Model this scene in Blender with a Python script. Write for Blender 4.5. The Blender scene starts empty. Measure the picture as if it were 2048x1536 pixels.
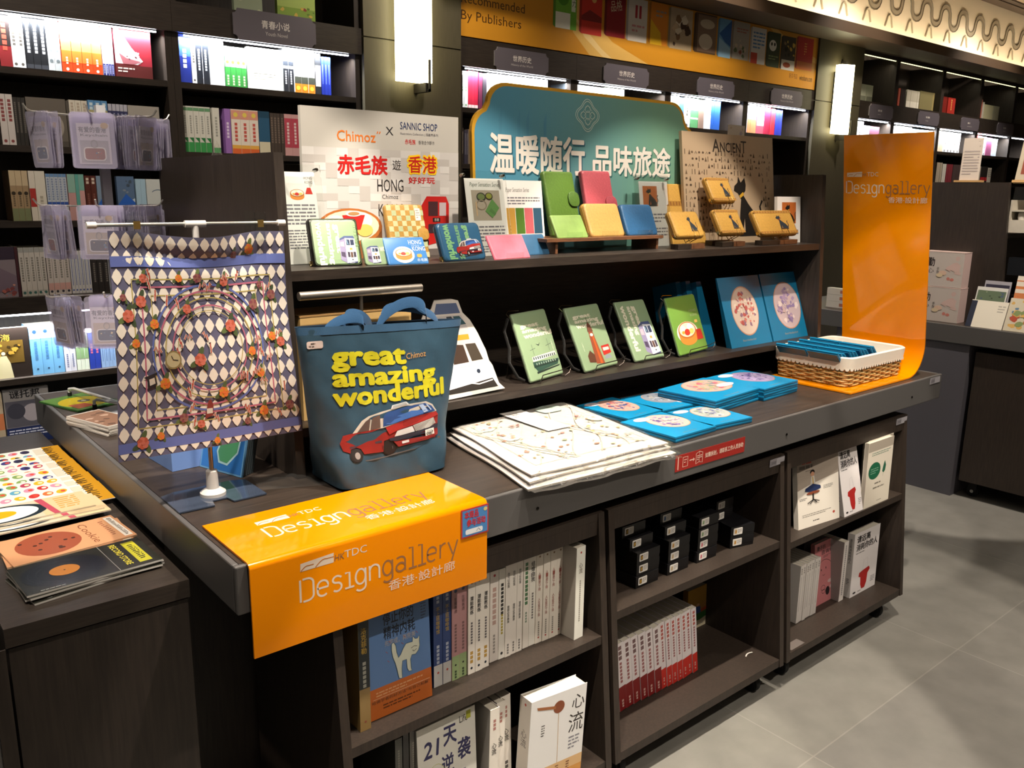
import bpy, math, random
from mathutils import Vector as V3, Matrix
R_ = random.Random(7)
SC = bpy.context.scene
COL = SC.collection
# ---------------------------------------------------------------- camera
AX = (V3((0.76901334, -0.13172573, 0.62551324)), V3((-0.63907244, -0.18034191, 0.7477053)), V3((0.01431422, -0.97474362, -0.22286762)))
CAM = V3((-0.49644, -1.31412, 1.5085))
FPX = 1700.0
cd = bpy.data.cameras.new('camera'); cam = bpy.data.objects.new('camera', cd); COL.objects.link(cam)
cd.sensor_width = 36.0; cd.lens = FPX / 2048 * 36.0; cd.clip_start = 0.05
# rows: world axis expressed in (right, down, forward)
cam.matrix_world = Matrix(((AX[0].x, -AX[0].y, -AX[0].z, CAM.x), (AX[1].x, -AX[1].y, -AX[1].z, CAM.y), (AX[2].x, -AX[2].y, -AX[2].z, CAM.z), (0, 0, 0, 1)))
SC.camera = cam
# ---------------------------------------------------------------- exposure, world, ceiling spots and added fill
SC.view_settings.view_transform = 'Standard'; SC.view_settings.look = 'None'
SC.view_settings.exposure = 0.0; SC.view_settings.gamma = 1.0; SC.view_settings.use_curve_mapping = False
SC.cycles.use_denoising = True
SC.cycles.max_bounces = 8; SC.cycles.transparent_max_bounces = 24
W = bpy.data.worlds.new('world'); SC.world = W; W.use_nodes = True
W.node_tree.nodes['Background'].inputs[0].default_value = (1.0, 0.80, 0.58, 1)
W.node_tree.nodes['Background'].inputs[1].default_value = 0.10
CEIL = 3.42
WARM = (1.0, 0.88, 0.74)
def spot(x, y, tx, ty, tz, e, deg=70, blend=0.06, rad=0.03, z=CEIL - 0.04, col=WARM):
    l = bpy.data.lights.new('spot_light', 'SPOT'); l.energy = e; l.spot_size = math.radians(deg); l.spot_blend = blend
    l.shadow_soft_size = rad; l.color = col
    o = bpy.data.objects.new('spot_lamp', l); COL.objects.link(o)
    o.location = (x, y, z); o.rotation_euler = (V3((tx, ty, tz)) - V3((x, y, z))).to_track_quat('-Z', 'Y').to_euler()
    return o
def area(x, y, z, tx, ty, tz, sx, sy, e, col=WARM, spread=180):
    l = bpy.data.lights.new('area_light', 'AREA'); l.shape = 'RECTANGLE'; l.size = sx; l.size_y = sy; l.energy = e; l.color = col
    l.spread = math.radians(spread)
    o = bpy.data.objects.new('area_light', l); COL.objects.link(o)
    o.location = (x, y, z); o.rotation_euler = (V3((tx, ty, tz)) - V3((x, y, z))).to_track_quat('-Z', 'Y').to_euler()
    return o
DOWN = [(0.85, -0.50, 0.90, 0.10, 0.9, 310, 42), (1.72, -0.50, 1.70, -0.02, 0.9, 270, 47), (-0.05, -0.50, 0.16, 0.12, 0.9, 280, 44), (2.7, -1.0, 2.7, -1.0, 0, 55, 60), (0.5, -1.0, 2.42, 0.18, 0.88, 260, 15),
        (-0.9, 0.45, -0.45, 0.6, 0.8, 110, 46), (3.2, -0.35, 3.95, 0.45, 1.0, 330, 34), (3.4, -2.0, 3.4, -2.0, 0, 90, 60), (0.8, 0.3, 0.8, 0.72, 1.3, 8, 52), (1.5, 0.2, 1.5, 0.65, 1.5, 60, 38), (1.4, -2.1, 1.35, -0.2, 0.25, 230, 44), (-0.5, 0.0, 0.05, 1.1, 1.35, 270, 40)]  # teal board and keychain rack spots are added to brighten those goods
BACK = [(0.3, 1.75, 0.3, 2.75, 1.5, 110), (2.2, 1.75, 2.2, 2.75, 1.7, 90), (4.2, 1.75, 4.2, 2.75, 2.0, 130), (6.2, 1.75, 6.2, 2.75, 1.9, 110), (8.6, 1.5, 8.6, 2.75, 1.9, 160)]  # walkway spots added to brighten the back wall bookcases
for d in BACK: spot(*d, 84, 0.7, 0.08)
for d in DOWN: spot(*d)
for ax_, ay_ in ((0.5, -0.6), (3.5, -0.6)):
    area(ax_, ay_, CEIL - 0.02, ax_, ay_, 0, 1.6, 1.6, 9)  # soft fill added under the ceiling, no panel fixture there
area(-0.6, -2.6, 3.0, 0.9, 0.6, 0.8, 2.2, 1.2, 7)  # added fill hanging behind the camera, no lamp stands for it
# ---------------------------------------------------------------- measuring helpers (photo pixel -> point on a real plane)
def ray(px, py):
    v = V3((px - 1024.0, py - 768.0, FPX))
    return V3((AX[0].dot(v), AX[1].dot(v), AX[2].dot(v))).normalized()
def at(px, py, p, n):
    d = ray(px, py); n = V3(n); t = (V3(p) - CAM).dot(n) / d.dot(n)
    return CAM + d * t
def PX(px, py, x): return at(px, py, (x, 0, 0), (1, 0, 0))
def PY(px, py, y): return at(px, py, (0, y, 0), (0, 1, 0))
def PZ(px, py, z): return at(px, py, (0, 0, z), (0, 0, 1))
class Frame:
    """a flat face in the world: origin O, right U, up V, outward N"""
    def __init__(s, O, U, V):
        s.O = V3(O); s.U = V3(U).normalized(); V = V3(V); s.V = (V - s.U * s.U.dot(V)).normalized(); s.N = s.U.cross(s.V)
    def uv(s, px, py):
        p = at(px, py, s.O, s.N) - s.O
        return (p.dot(s.U), p.dot(s.V))
    def P(s, u, v, n=0): return s.O + s.U * u + s.V * v + s.N * n
    def M(s, n=0.0):
        O = s.O + s.N * n; U, Vv, B = s.U, s.V, -s.N
        return Matrix(((U.x, B.x, Vv.x, O.x), (U.y, B.y, Vv.y, O.y), (U.z, B.z, Vv.z, O.z), (0, 0, 0, 1)))
def stand(BL, BR, z, lean, TL, rx=None):
    """upright thing whose bottom edge BL-BR sits at height z and leans back by lean degrees -> frame, width, height"""
    O = V3(BL) if isinstance(BL, V3) else PZ(*BL, z); B = V3(BR) if isinstance(BR, V3) else PZ(*BR, z); B.z = O.z
    if rx is not None:
        B = O + V3((math.cos(math.radians(rx)), math.sin(math.radians(rx)), 0)) * (B - O).length
    U = (B - O).normalized(); D = V3((-U.y, U.x, 0))
    mk = lambda d: Frame(O, U, V3((0, 0, 1)) * math.cos(math.radians(d)) + D * math.sin(math.radians(d)))
    if isinstance(lean, tuple):                       # the lean that sets the left edge upright on its own face
        lo, hi = lean
        for _ in range(24):
            m = (lo + hi) / 2
            if mk(m).uv(*TL)[0] < 0: lo = m
            else: hi = m
        lean = (lo + hi) / 2
    f = mk(lean); f.lean = lean
    return f, (B - O).length, f.uv(*TL)[1]
def LX(px, y, z):
    """the point of the line (x, y, z), x free, seen at photo column px"""
    k = (px - 1024.0) / FPX; g = [AX[i].x - k * AX[i].z for i in range(3)]
    return V3((CAM.x - (g[1] * (y - CAM.y) + g[2] * (z - CAM.z)) / g[0], y, z))
def flat(z, corners):
    """thing lying at height z seen with corners (left-front, right-front, right-back, left-back) -> frame, width, depth"""
    p = [PZ(*c, z) for c in corners]
    U = (p[1] - p[0]) + (p[2] - p[3]); Vv = (p[3] - p[0]) + (p[2] - p[1])
    w = U.length / 2; h = Vv.length / 2; U.normalize(); Vv = (Vv - U * U.dot(Vv)).normalized()
    c = (p[0] + p[1] + p[2] + p[3]) / 4
    return Frame(c - U * w / 2 - Vv * h / 2, U, Vv), w, h
def rotz(a): return Matrix.Rotation(math.radians(a), 4, 'Z')
def tr(x, y, z): return Matrix.Translation((x, y, z))
# ---------------------------------------------------------------- materials
def lin(h):
    if not isinstance(h, str): return tuple(h)
    h = h.lstrip('#'); c = [int(h[i:i + 2], 16) / 255 for i in (0, 2, 4)]
    return tuple(x / 12.92 if x <= 0.04045 else ((x + 0.055) / 1.055) ** 2.4 for x in c)
MATS = {}
def nt(name):
    m = bpy.data.materials.new(name); m.use_nodes = True; t = m.node_tree
    MATS[name] = m
    return m, t, t.nodes['Principled BSDF']
def nd(t, k, **kw):
    n = t.nodes.new(k)
    for a, b in kw.items(): setattr(n, a, b)
    return n
def printed(name, rough, spec=0.5, bump=0.0, bscale=200.0, metal=0.0, vary=0.0, coat=0.0, trans=0.0, sheen=0.0, detail=3.0):
    """finish whose colour is the colour printed on each face"""
    m, t, b = nt(name)
    a = nd(t, 'ShaderNodeAttribute', attribute_name='Col')
    b.inputs['Roughness'].default_value = rough; b.inputs['Specular IOR Level'].default_value = spec; b.inputs['Metallic'].default_value = metal
    b.inputs['Coat Weight'].default_value = coat; b.inputs['Transmission Weight'].default_value = trans; b.inputs['Sheen Weight'].default_value = sheen
    src = a.outputs['Color']
    if bump or vary:
        tc = nd(t, 'ShaderNodeTexCoord'); n = nd(t, 'ShaderNodeTexNoise'); n.inputs['Scale'].default_value = bscale; n.inputs['Detail'].default_value = detail
        t.links.new(tc.outputs['Object'], n.inputs['Vector'])
        if bump:
            bp = nd(t, 'ShaderNodeBump'); bp.inputs['Strength'].default_value = bump; bp.inputs['Distance'].default_value = 0.002
            t.links.new(n.outputs[0], bp.inputs['Height']); t.links.new(bp.outputs[0], b.inputs['Normal'])
        if vary:
            mr = nd(t, 'ShaderNodeMapRange'); mr.inputs[1].default_value = 0.3; mr.inputs[2].default_value = 0.7
            mr.inputs[3].default_value = 1 - vary; mr.inputs[4].default_value = 1 + vary
            mx = nd(t, 'ShaderNodeVectorMath', operation='SCALE')
            t.links.new(n.outputs[0], mr.inputs[0]); t.links.new(src, mx.inputs[0]); t.links.new(mr.outputs[0], mx.inputs['Scale'])
            src = mx.outputs[0]
    t.links.new(src, b.inputs['Base Color'])
    return m
printed('paper', 0.55, 0.4); printed('gloss', 0.18, 0.5); printed('satin', 0.35, 0.5); printed('matte', 0.85, 0.2)
printed('leather', 0.42, 0.45, bump=0.5, bscale=160, vary=0.10, detail=6); printed('fabric', 0.8, 0.25, bump=0.25, bscale=700, sheen=0.15)
printed('tyvek', 0.5, 0.45, bump=1.0, bscale=16, vary=0.16, detail=7); printed('plastic', 0.3, 0.5); printed('acrylic', 0.1, 0.5, coat=0.3)
printed('silk', 0.42, 0.5, bump=0.15, bscale=60, sheen=0.2); printed('metal', 0.42, 0.5, metal=1.0); printed('chrome', 0.12, 0.5, metal=1.0)
printed('rubber', 0.7, 0.3); printed('wicker', 0.6, 0.35, bump=0.4, bscale=300, vary=0.25); printed('card', 0.7, 0.3, vary=0.05, bscale=30)
def wood(name, c1, c2, rough, sx=(3.0, 40.0, 40.0), spec=0.4):
    m, t, b = nt(name)
    tc = nd(t, 'ShaderNodeTexCoord'); mp = nd(t, 'ShaderNodeMapping'); mp.inputs['Scale'].default_value = sx
    n = nd(t, 'ShaderNodeTexNoise'); n.inputs['Scale'].default_value = 4.0; n.inputs['Detail'].default_value = 5
    r = nd(t, 'ShaderNodeValToRGB'); r.color_ramp.elements[0].position = 0.3; r.color_ramp.elements[1].position = 0.72
    r.color_ramp.elements[0].color = (*lin(c1), 1); r.color_ramp.elements[1].color = (*lin(c2), 1)
    bp = nd(t, 'ShaderNodeBump'); bp.inputs['Strength'].default_value = 0.08; bp.inputs['Distance'].default_value = 0.001
    L = t.links.new
    L(tc.outputs['Object'], mp.inputs[0]); L(mp.outputs[0], n.inputs['Vector']); L(n.outputs[0], r.inputs[0]); L(r.outputs[0], b.inputs['Base Color'])
    L(n.outputs[0], bp.inputs['Height']); L(bp.outputs[0], b.inputs['Normal'])
    b.inputs['Roughness'].default_value = rough; b.inputs['Specular IOR Level'].default_value = spec
wood('darkwood', '#28221e', '#38302a', 0.42); wood('darkwood_v', '#27211d', '#352d27', 0.45, (40, 40, 2.5)); wood('tabletop', '#302924', '#413730', 0.38, (2.5, 30, 30))
wood('casewood', '#2c2520', '#3a3029', 0.5, (40, 40, 3)); wood('walnut', '#5a3c2a', '#7a5238', 0.4, (8, 60, 60)); wood('tanwood', '#b08a5a', '#c79f6b', 0.55, (3, 40, 40)); wood('pilaster', '#454032', '#4d4738', 0.5, (50, 50, 3))
def plain(name, c, rough, metal=0.0, spec=0.5, bump=0.0, bs=100, emit=None, es=0.0):
    m, t, b = nt(name); b.inputs['Base Color'].default_value = (*lin(c), 1); b.inputs['Roughness'].default_value = rough
    b.inputs['Metallic'].default_value = metal; b.inputs['Specular IOR Level'].default_value = spec
    if emit: b.inputs['Emission Color'].default_value = (*lin(emit), 1); b.inputs['Emission Strength'].default_value = es
    tc = nd(t, 'ShaderNodeTexCoord'); n = nd(t, 'ShaderNodeTexNoise'); n.inputs['Scale'].default_value = bs
    t.links.new(tc.outputs['Object'], n.inputs['Vector'])
    bp = nd(t, 'ShaderNodeBump'); bp.inputs['Strength'].default_value = max(bump, 0.02); bp.inputs['Distance'].default_value = 0.001
    t.links.new(n.outputs[0], bp.inputs['Height']); t.links.new(bp.outputs[0], b.inputs['Normal'])
plain('greymetal', '#656362', 0.42, 0.35, bump=0.05, bs=400); plain('plaster', '#e9ddc6', 0.8); plain('ceilingpaint', '#b8a488', 0.8); plain('brownpaint', '#4a3a2c', 0.5)
plain('greybase', '#55535a', 0.55); plain('signplate', '#5b565e', 0.4, 0.2); plain('wallpaint', '#3a322b', 0.7)
plain('lampglass', '#ffffff', 0.4, emit='#fff2bc', es=9.0); plain('ledstrip', '#ffffff', 0.4, emit='#f4f7ff', es=14.0); plain('ledwarm', '#ffffff', 0.4, emit='#f2ecae', es=2.2); plain('coveled', '#ffffff', 0.4, emit='#ffe8c4', es=42.0)
def clear(name, tint, fac=0.06, rough=0.05, body=0.0, bodycol='#ffffff', bump=0.0, bs=30):
    """thin clear plastic: mostly see-through with mirror glints, a little milky body"""
    m, t, b = nt(name); L = t.links.new
    tp = nd(t, 'ShaderNodeBsdfTransparent'); tp.inputs[0].default_value = (*lin(tint), 1)
    gl = nd(t, 'ShaderNodeBsdfGlossy'); gl.inputs['Roughness'].default_value = rough
    lw = nd(t, 'ShaderNodeLayerWeight'); lw.inputs['Blend'].default_value = 0.25
    ad = nd(t, 'ShaderNodeMath', operation='MULTIPLY_ADD'); ad.inputs[1].default_value = 0.35; ad.inputs[2].default_value = fac
    mx = nd(t, 'ShaderNodeMixShader'); L(lw.outputs['Fresnel'], ad.inputs[0]); L(ad.outputs[0], mx.inputs[0]); L(tp.outputs[0], mx.inputs[1]); L(gl.outputs[0], mx.inputs[2])
    out = t.nodes['Material Output']; last = mx.outputs[0]
    if body:
        df = nd(t, 'ShaderNodeBsdfDiffuse'); df.inputs[0].default_value = (*lin(bodycol), 1)
        m2 = nd(t, 'ShaderNodeMixShader'); m2.inputs[0].default_value = body; L(last, m2.inputs[1]); L(df.outputs[0], m2.inputs[2]); last = m2.outputs[0]
    if bump:
        tc = nd(t, 'ShaderNodeTexCoord'); n = nd(t, 'ShaderNodeTexNoise'); n.inputs['Scale'].default_value = bs; n.inputs['Detail'].default_value = 4
        bp = nd(t, 'ShaderNodeBump'); bp.inputs['Strength'].default_value = bump; bp.inputs['Distance'].default_value = 0.004
        L(tc.outputs['Object'], n.inputs['Vector']); L(n.outputs[0], bp.inputs['Height']); L(bp.outputs[0], gl.inputs['Normal']); L(bp.outputs[0], lw.inputs['Normal'])
    L(last, out.inputs[0])
clear('clearplastic', '#fcfefd', 0.02); clear('pouchplastic', '#f7f5fb', 0.05, 0.12, 0.17, '#dedbf0', 0.6, 25); clear('wrapfilm', '#fbfbf8', 0.03, 0.08, 0.02, '#ffffff', 0.8, 40)
def floor_mat():
    m, t, b = nt('floortile'); L = t.links.new
    tc = nd(t, 'ShaderNodeTexCoord'); mp = nd(t, 'ShaderNodeMapping'); mp.inputs['Location'].default_value = (0.33, 0.28, 0)
    br = nd(t, 'ShaderNodeTexBrick'); br.offset = 0.0; br.inputs['Scale'].default_value = 1.0; br.inputs['Mortar Size'].default_value = 0.0022
    br.inputs['Brick Width'].default_value = 0.9; br.inputs['Row Height'].default_value = 0.9; br.inputs['Mortar Smooth'].default_value = 0.1
    br.inputs['Color1'].default_value = (*lin('#7d7b75'), 1); br.inputs['Color2'].default_value = (*lin('#767470'), 1); br.inputs['Mortar'].default_value = (*lin('#8b8881'), 1)
    n = nd(t, 'ShaderNodeTexNoise'); n.inputs['Scale'].default_value = 9; n.inputs['Detail'].default_value = 8
    mr = nd(t, 'ShaderNodeMapRange'); mr.inputs[1].default_value = 0.3; mr.inputs[2].default_value = 0.7; mr.inputs[3].default_value = 0.88; mr.inputs[4].default_value = 1.1
    mx = nd(t, 'ShaderNodeVectorMath', operation='SCALE')
    L(tc.outputs['Object'], mp.inputs[0]); L(mp.outputs[0], br.inputs['Vector']); L(tc.outputs['Object'], n.inputs['Vector']); L(n.outputs[0], mr.inputs[0])
    L(br.outputs['Color'], mx.inputs[0]); L(mr.outputs[0], mx.inputs['Scale']); L(mx.outputs[0], b.inputs['Base Color'])
    b.inputs['Roughness'].default_value = 0.45; b.inputs['Specular IOR Level'].default_value = 0.35
floor_mat()
# ---------------------------------------------------------------- mesh builder
_TX = {}
def glyphs(s, bold=0.0):
    k = (s, bold)
    if k not in _TX:
        cu = bpy.data.curves.new('t', 'FONT'); cu.body = s; cu.size = 1; cu.resolution_u = 2; cu.offset = bold; cu.space_line = 1.0
        o = bpy.data.objects.new('t', cu); COL.objects.link(o)
        bpy.context.view_layer.update()
        me = bpy.data.meshes.new_from_object(o.evaluated_get(bpy.context.evaluated_depsgraph_get()))
        vs = [(v.co.x, v.co.y) for v in me.vertices]; fs = [tuple(p.vertices) for p in me.polygons]
        bpy.data.objects.remove(o); bpy.data.curves.remove(cu); bpy.data.meshes.remove(me)
        if not vs: vs = [(0, 0)]; fs = []
        _TX[k] = (vs, fs)
    return _TX[k]
def heavy(bold):
    """offsets that thicken a stroke"""
    return [(0, 0)] if bold <= 0.004 else [(bold * math.cos(k * math.pi / 3), bold * math.sin(k * math.pi / 3)) for k in range(6)] + [(0, 0)] if bold > 0.02 else [(-bold, 0), (bold, 0), (0, bold), (0, -bold)]
class MB:
    def __init__(s, mat='paper'):
        s.v = []; s.f = []; s.c = []; s.m = []; s.mats = []; s.mat = mat; s.X = None
        s.fr = None; s.lay = 0; s.eps = 0.00025
    def add(s, vs, fs, col='#808080', mat=None):
        mat = mat or s.mat
        if mat not in s.mats: s.mats.append(mat)
        mi = s.mats.index(mat); b = len(s.v)
        s.v.extend([s.X @ V3(p) for p in vs] if s.X else [V3(p) for p in vs])
        multi = isinstance(col, list)
        for i, f in enumerate(fs):
            s.f.append([b + k for k in f]); s.c.append(lin(col[i]) if multi else lin(col)); s.m.append(mi)
    # --- solids
    def box(s, x0, x1, y0, y1, z0, z1, col='#808080', mat=None, top=None, front=None, right=None, left=None):
        vs = [(x0, y0, z0), (x1, y0, z0), (x1, y1, z0), (x0, y1, z0), (x0, y0, z1), (x1, y0, z1), (x1, y1, z1), (x0, y1, z1)]
        fs = [(0, 3, 2, 1), (4, 5, 6, 7), (0, 1, 5, 4), (1, 2, 6, 5), (2, 3, 7, 6), (3, 0, 4, 7)]
        s.add(vs, fs, [col, top or col, front or col, right or col, col, left or col], mat)
    def hexa(s, lo, hi, col='#808080', mat=None):
        """eight corners: lo and hi are four points each, same winding (counter-clockwise from above)"""
        s.add(list(lo) + list(hi), [(0, 3, 2, 1), (4, 5, 6, 7), (0, 1, 5, 4), (1, 2, 6, 5), (2, 3, 7, 6), (3, 0, 4, 7)], col, mat)
    def prism(s, pts, y0, y1, col='#808080', mat=None, side=None, bev=0.0):
        """outline pts (x, z), counter-clockwise seen from the front, y0 front, y1 back"""
        n = len(pts)
        if bev:
            cx = sum(p[0] for p in pts) / n; cz = sum(p[1] for p in pts) / n
            w = max(abs(p[0] - cx) for p in pts); h = max(abs(p[1] - cz) for p in pts)
            kx, kz = 1 - bev / w, 1 - bev / h
            rings = []
            for a in (0, 30, 60, 90):
                q = math.sin(math.radians(a)); rings.append((1 - (1 - kx) * (1 - q), 1 - (1 - kz) * (1 - q), y0 + bev * (1 - math.cos(math.radians(a)))))
            rings2 = [(a, b, y1 - (y - y0)) for a, b, y in reversed(rings)]
            rr = rings + rings2
            vs = [(cx + (p[0] - cx) * a, y, cz + (p[1] - cz) * b) for a, b, y in rr for p in pts]
            k = len(rr); fs = [tuple(range(n)), tuple(reversed(range((k - 1) * n, k * n)))]
            for r in range(k - 1):
                for i in range(n):
                    j = (i + 1) % n; fs.append((r * n + j, r * n + i, (r + 1) * n + i, (r + 1) * n + j))
            s.add(vs, fs, [col, col] + [side or col] * (len(fs) - 2), mat)
        else:
            vs = [(p[0], y0, p[1]) for p in pts] + [(p[0], y1, p[1]) for p in pts]
            fs = [tuple(range(n)), tuple(reversed(range(n, 2 * n)))] + [((i + 1) % n, i, n + i, n + (i + 1) % n) for i in range(n)]
            s.add(vs, fs, [col, col] + [side or col] * n, mat)
    def tube(s, path, r, n=8, col='#808080', mat=None, closed=False):
        P = [V3(p) for p in path]; k = len(P); vs = []; up = None
        for i, p in enumerate(P):
            d = (P[(i + 1) % k] - P[i - 1]) if closed else (P[min(i + 1, k - 1)] - P[max(i - 1, 0)])
            d.normalize()
            if up is None: up = d.orthogonal().normalized()
            up = (up - d * up.dot(d)); up = up.normalized() if up.length > 1e-6 else d.orthogonal().normalized()
            q = d.cross(up); rr = r[i] if isinstance(r, (list, tuple)) else r
            for j in range(n):
                a = 2 * math.pi * j / n; vs.append(p + up * (rr * math.cos(a)) + q * (rr * math.sin(a)))
        fs = []
        for i in range(k if closed else k - 1):
            for j in range(n):
                a, b = i * n, ((i + 1) % k) * n; fs.append((a + j, a + (j + 1) % n, b + (j + 1) % n, b + j))
        if not closed: fs += [tuple(reversed(range(n))), tuple(range((k - 1) * n, k * n))]
        s.add(vs, fs, col, mat)
    def lathe(s, prof, n=20, col='#808080', mat=None, c=(0, 0)):
        vs = [(c[0] + r * math.cos(2 * math.pi * j / n), c[1] + r * math.sin(2 * math.pi * j / n), z) for r, z in prof for j in range(n)]; fs = []
        for i in range(len(prof) - 1):
            for j in range(n): fs.append((i * n + j, i * n + (j + 1) % n, (i + 1) * n + (j + 1) % n, (i + 1) * n + j))
        fs += [tuple(reversed(range(n))), tuple(range((len(prof) - 1) * n, len(prof) * n))]
        s.add(vs, fs, col, mat)
    def grid(s, fn, nu, nv, col='#808080', mat=None, colfn=None):
        vs = [fn(i / nu, j / nv) for j in range(nv + 1) for i in range(nu + 1)]; w = nu + 1
        fs = [(j * w + i, j * w + i + 1, (j + 1) * w + i + 1, (j + 1) * w + i) for j in range(nv) for i in range(nu)]
        s.add(vs, fs, [colfn((i + 0.5) / nu, (j + 0.5) / nv) for j in range(nv) for i in range(nu)] if colfn else col, mat)
    # --- printed art on a face: frame is a function (u, v, layer height) -> point
    def on(s, fn, eps=None):
        s.fr = fn; s.bx = []
        if eps: s.eps = eps
        return s
    def front(s, y, eps=None):
        """art on the face at y looking to -y, u = x, v = z"""
        return s.on(lambda u, v, h: (u, y - h, v), eps)
    def topface(s, z, eps=None): return s.on(lambda u, v, h: (u, v, z + h), eps)
    def rightface(s, x, eps=None): return s.on(lambda u, v, h: (x + h, u, v), eps)
    def leftface(s, x, eps=None): return s.on(lambda u, v, h: (x - h, -u, v), eps)
    def _art(s, pts, fs, col, mat=None, rep=1):
        x0 = min(p[0] for p in pts) + 1e-5; x1 = max(p[0] for p in pts) - 1e-5; y0 = min(p[1] for p in pts) + 1e-5; y1 = max(p[1] for p in pts) - 1e-5; L = 0
        for a, c, d, e, k in s.bx:
            if k > L and a < x1 and x0 < c and d < y1 and y0 < e: L = k
        s.bx.append((x0, x1, y0, y1, L + 1)); h = (L + 1) * s.eps
        n = len(pts) // rep; s.add([s.fr(u, v, h + s.eps * .8 * (i // n) / rep) for i, (u, v) in enumerate(pts)], fs, col, mat)
    def poly(s, pts, col, mat=None): s._art(pts, [tuple(range(len(pts)))], col, mat)
    def rect(s, x0, y0, x1, y1, col, mat=None, r=0.0):
        if r: s.poly(rrect(x0, y0, x1, y1, r), col, mat)
        else: s.poly([(x0, y0), (x1, y0), (x1, y1), (x0, y1)], col, mat)
    def ell(s, cx, cy, rx, ry, col, n=24, rot=0.0, mat=None):
        c, q = math.cos(rot), math.sin(rot); P = []
        for i in range(n):
            a = 2 * math.pi * i / n; x, y = rx * math.cos(a), ry * math.sin(a); P.append((cx + c * x - q * y, cy + q * x + c * y))
        s.poly(P, col, mat)
    def line(s, pts, w, col, closed=False, mat=None):
        P = [V3((p[0], p[1])) if False else (p[0], p[1]) for p in pts]; k = len(P); L = []
        for i in range(k):
            a = P[i - 1] if (closed or i > 0) else P[i]; b = P[(i + 1) % k] if (closed or i < k - 1) else P[i]
            dx, dy = b[0] - a[0], b[1] - a[1]; d = math.hypot(dx, dy) or 1e-9
            nx, ny = -dy / d * w / 2, dx / d * w / 2
            L.append((P[i][0] - nx, P[i][1] - ny)); L.append((P[i][0] + nx, P[i][1] + ny))
        fs = [(2 * i, 2 * ((i + 1) % k), 2 * ((i + 1) % k) + 1, 2 * i + 1) for i in range(k if closed else k - 1)]
        s._art(L, fs, col, mat)
    def ring(s, cx, cy, rx, ry, w, col, n=32, a0=0, a1=360):
        cl = a1 - a0 >= 360; m = n if cl else n + 1
        s.line([(cx + rx * math.cos(math.radians(a0 + (a1 - a0) * i / n)), cy + ry * math.sin(math.radians(a0 + (a1 - a0) * i / n))) for i in range(m)], w, col, closed=cl)
    def text(s, t, x0, y0, x1, y1, col, bold=0.0, shear=0.0, rot=0.0, keep=False, mat=None):
        """lettering stretched to fill the box x0..x1, y0..y1 (keep: only its height, left-aligned)"""
        vs, fs = glyphs(t)
        if not fs: return
        ax, bx = min(v[0] for v in vs), max(v[0] for v in vs); ay, by = min(v[1] for v in vs), max(v[1] for v in vs)
        sy = (y1 - y0) / max(by - ay, 1e-6); sx = sy if keep else (x1 - x0) / max(bx - ax, 1e-6)
        cx, cy = (x0 + x1) / 2, (y0 + y1) / 2; c, q = math.cos(rot), math.sin(rot); P = []; F = []
        for dx, dy in heavy(bold):
            n = len(P)
            for a, b in vs:
                a += dx; b += dy
                x = x0 + (a - ax) * sx + shear * (b - ay) * sy; y = y0 + (b - ay) * sy
                if rot: x, y = cx + c * (x - cx) - q * (y - cy), cy + q * (x - cx) + c * (y - cy)
                P.append((x, y))
            F += [tuple(n + k for k in f) for f in fs]
        s._art(P, F, col, mat, len(P) // len(vs))
    def vtext(s, t, cx, ytop, ch, col, bold=0.0, gap=1.08, cw=None):
        """characters one below the other"""
        y = ytop; cw = cw or ch * 0.92
        for c in t:
            if c != ' ': s.text(c, cx - cw / 2, y - ch, cx + cw / 2, y, col, bold)
            y -= ch * gap * (0.5 if c == ' ' else 1)
    def rtext(s, t, cx, y0, y1, h, col, bold=0.0):
        """lettering running down a spine (turned a quarter)"""
        vs, fs = glyphs(t); ax, bx = min(v[0] for v in vs), max(v[0] for v in vs); ay, by = min(v[1] for v in vs), max(v[1] for v in vs); P = []; F = []
        for dx, dy in heavy(bold):
            n = len(P); P += [(cx - h / 2 + (b + dy - ay) / max(by - ay, 1e-6) * h, y1 - (a + dx - ax) / max(bx - ax, 1e-6) * (y1 - y0)) for a, b in vs]; F += [tuple(n + k for k in f) for f in fs]
        s._art(P, F, col, None, len(P) // len(vs))
    def lines(s, x0, y0, x1, y1, n, col, fill=0.45, rnd=None):
        """illegible small print: rows of short bars"""
        rnd = rnd or R_; y0, y1 = min(y0, y1), max(y0, y1); dy = max((y1 - y0) / n, (x1 - x0) * 0.012); P = []; F = []
        for i in range(n):
            y = y1 - (i + 0.5) * dy; x = x0; end = x1 if i < n - 1 else x0 + (x1 - x0) * rnd.uniform(0.4, 0.9)
            while x < end:
                w = min(dy * rnd.uniform(0.6, 2.4), end - x); b = len(P)
                P += [(x, y - dy * fill / 2), (x + w, y - dy * fill / 2), (x + w, y + dy * fill / 2), (x, y + dy * fill / 2)]; F.append((b, b + 1, b + 2, b + 3)); x += w + dy * 0.3
        s._art(P, F, col)
    def blobs(s, x0, y0, x1, y1, cols, n, seed=1, r=(0.06, 0.2)):
        """small irregular colour patches kept inside the box"""
        rn = random.Random(seed); d = min(x1 - x0, y1 - y0)
        for i in range(n):
            rr = d * rn.uniform(*r); cx = rn.uniform(x0 + rr, max(x0 + rr, x1 - rr)); cy = rn.uniform(y0 + rr, max(y0 + rr, y1 - rr)); P = []
            for k in range(9):
                a = 2 * math.pi * k / 9; q = rr * rn.uniform(0.55, 1.0); P.append((cx + q * math.cos(a), cy + q * math.sin(a) * rn.uniform(0.6, 1)))
            s.poly(P, rn.choice(cols))
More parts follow.
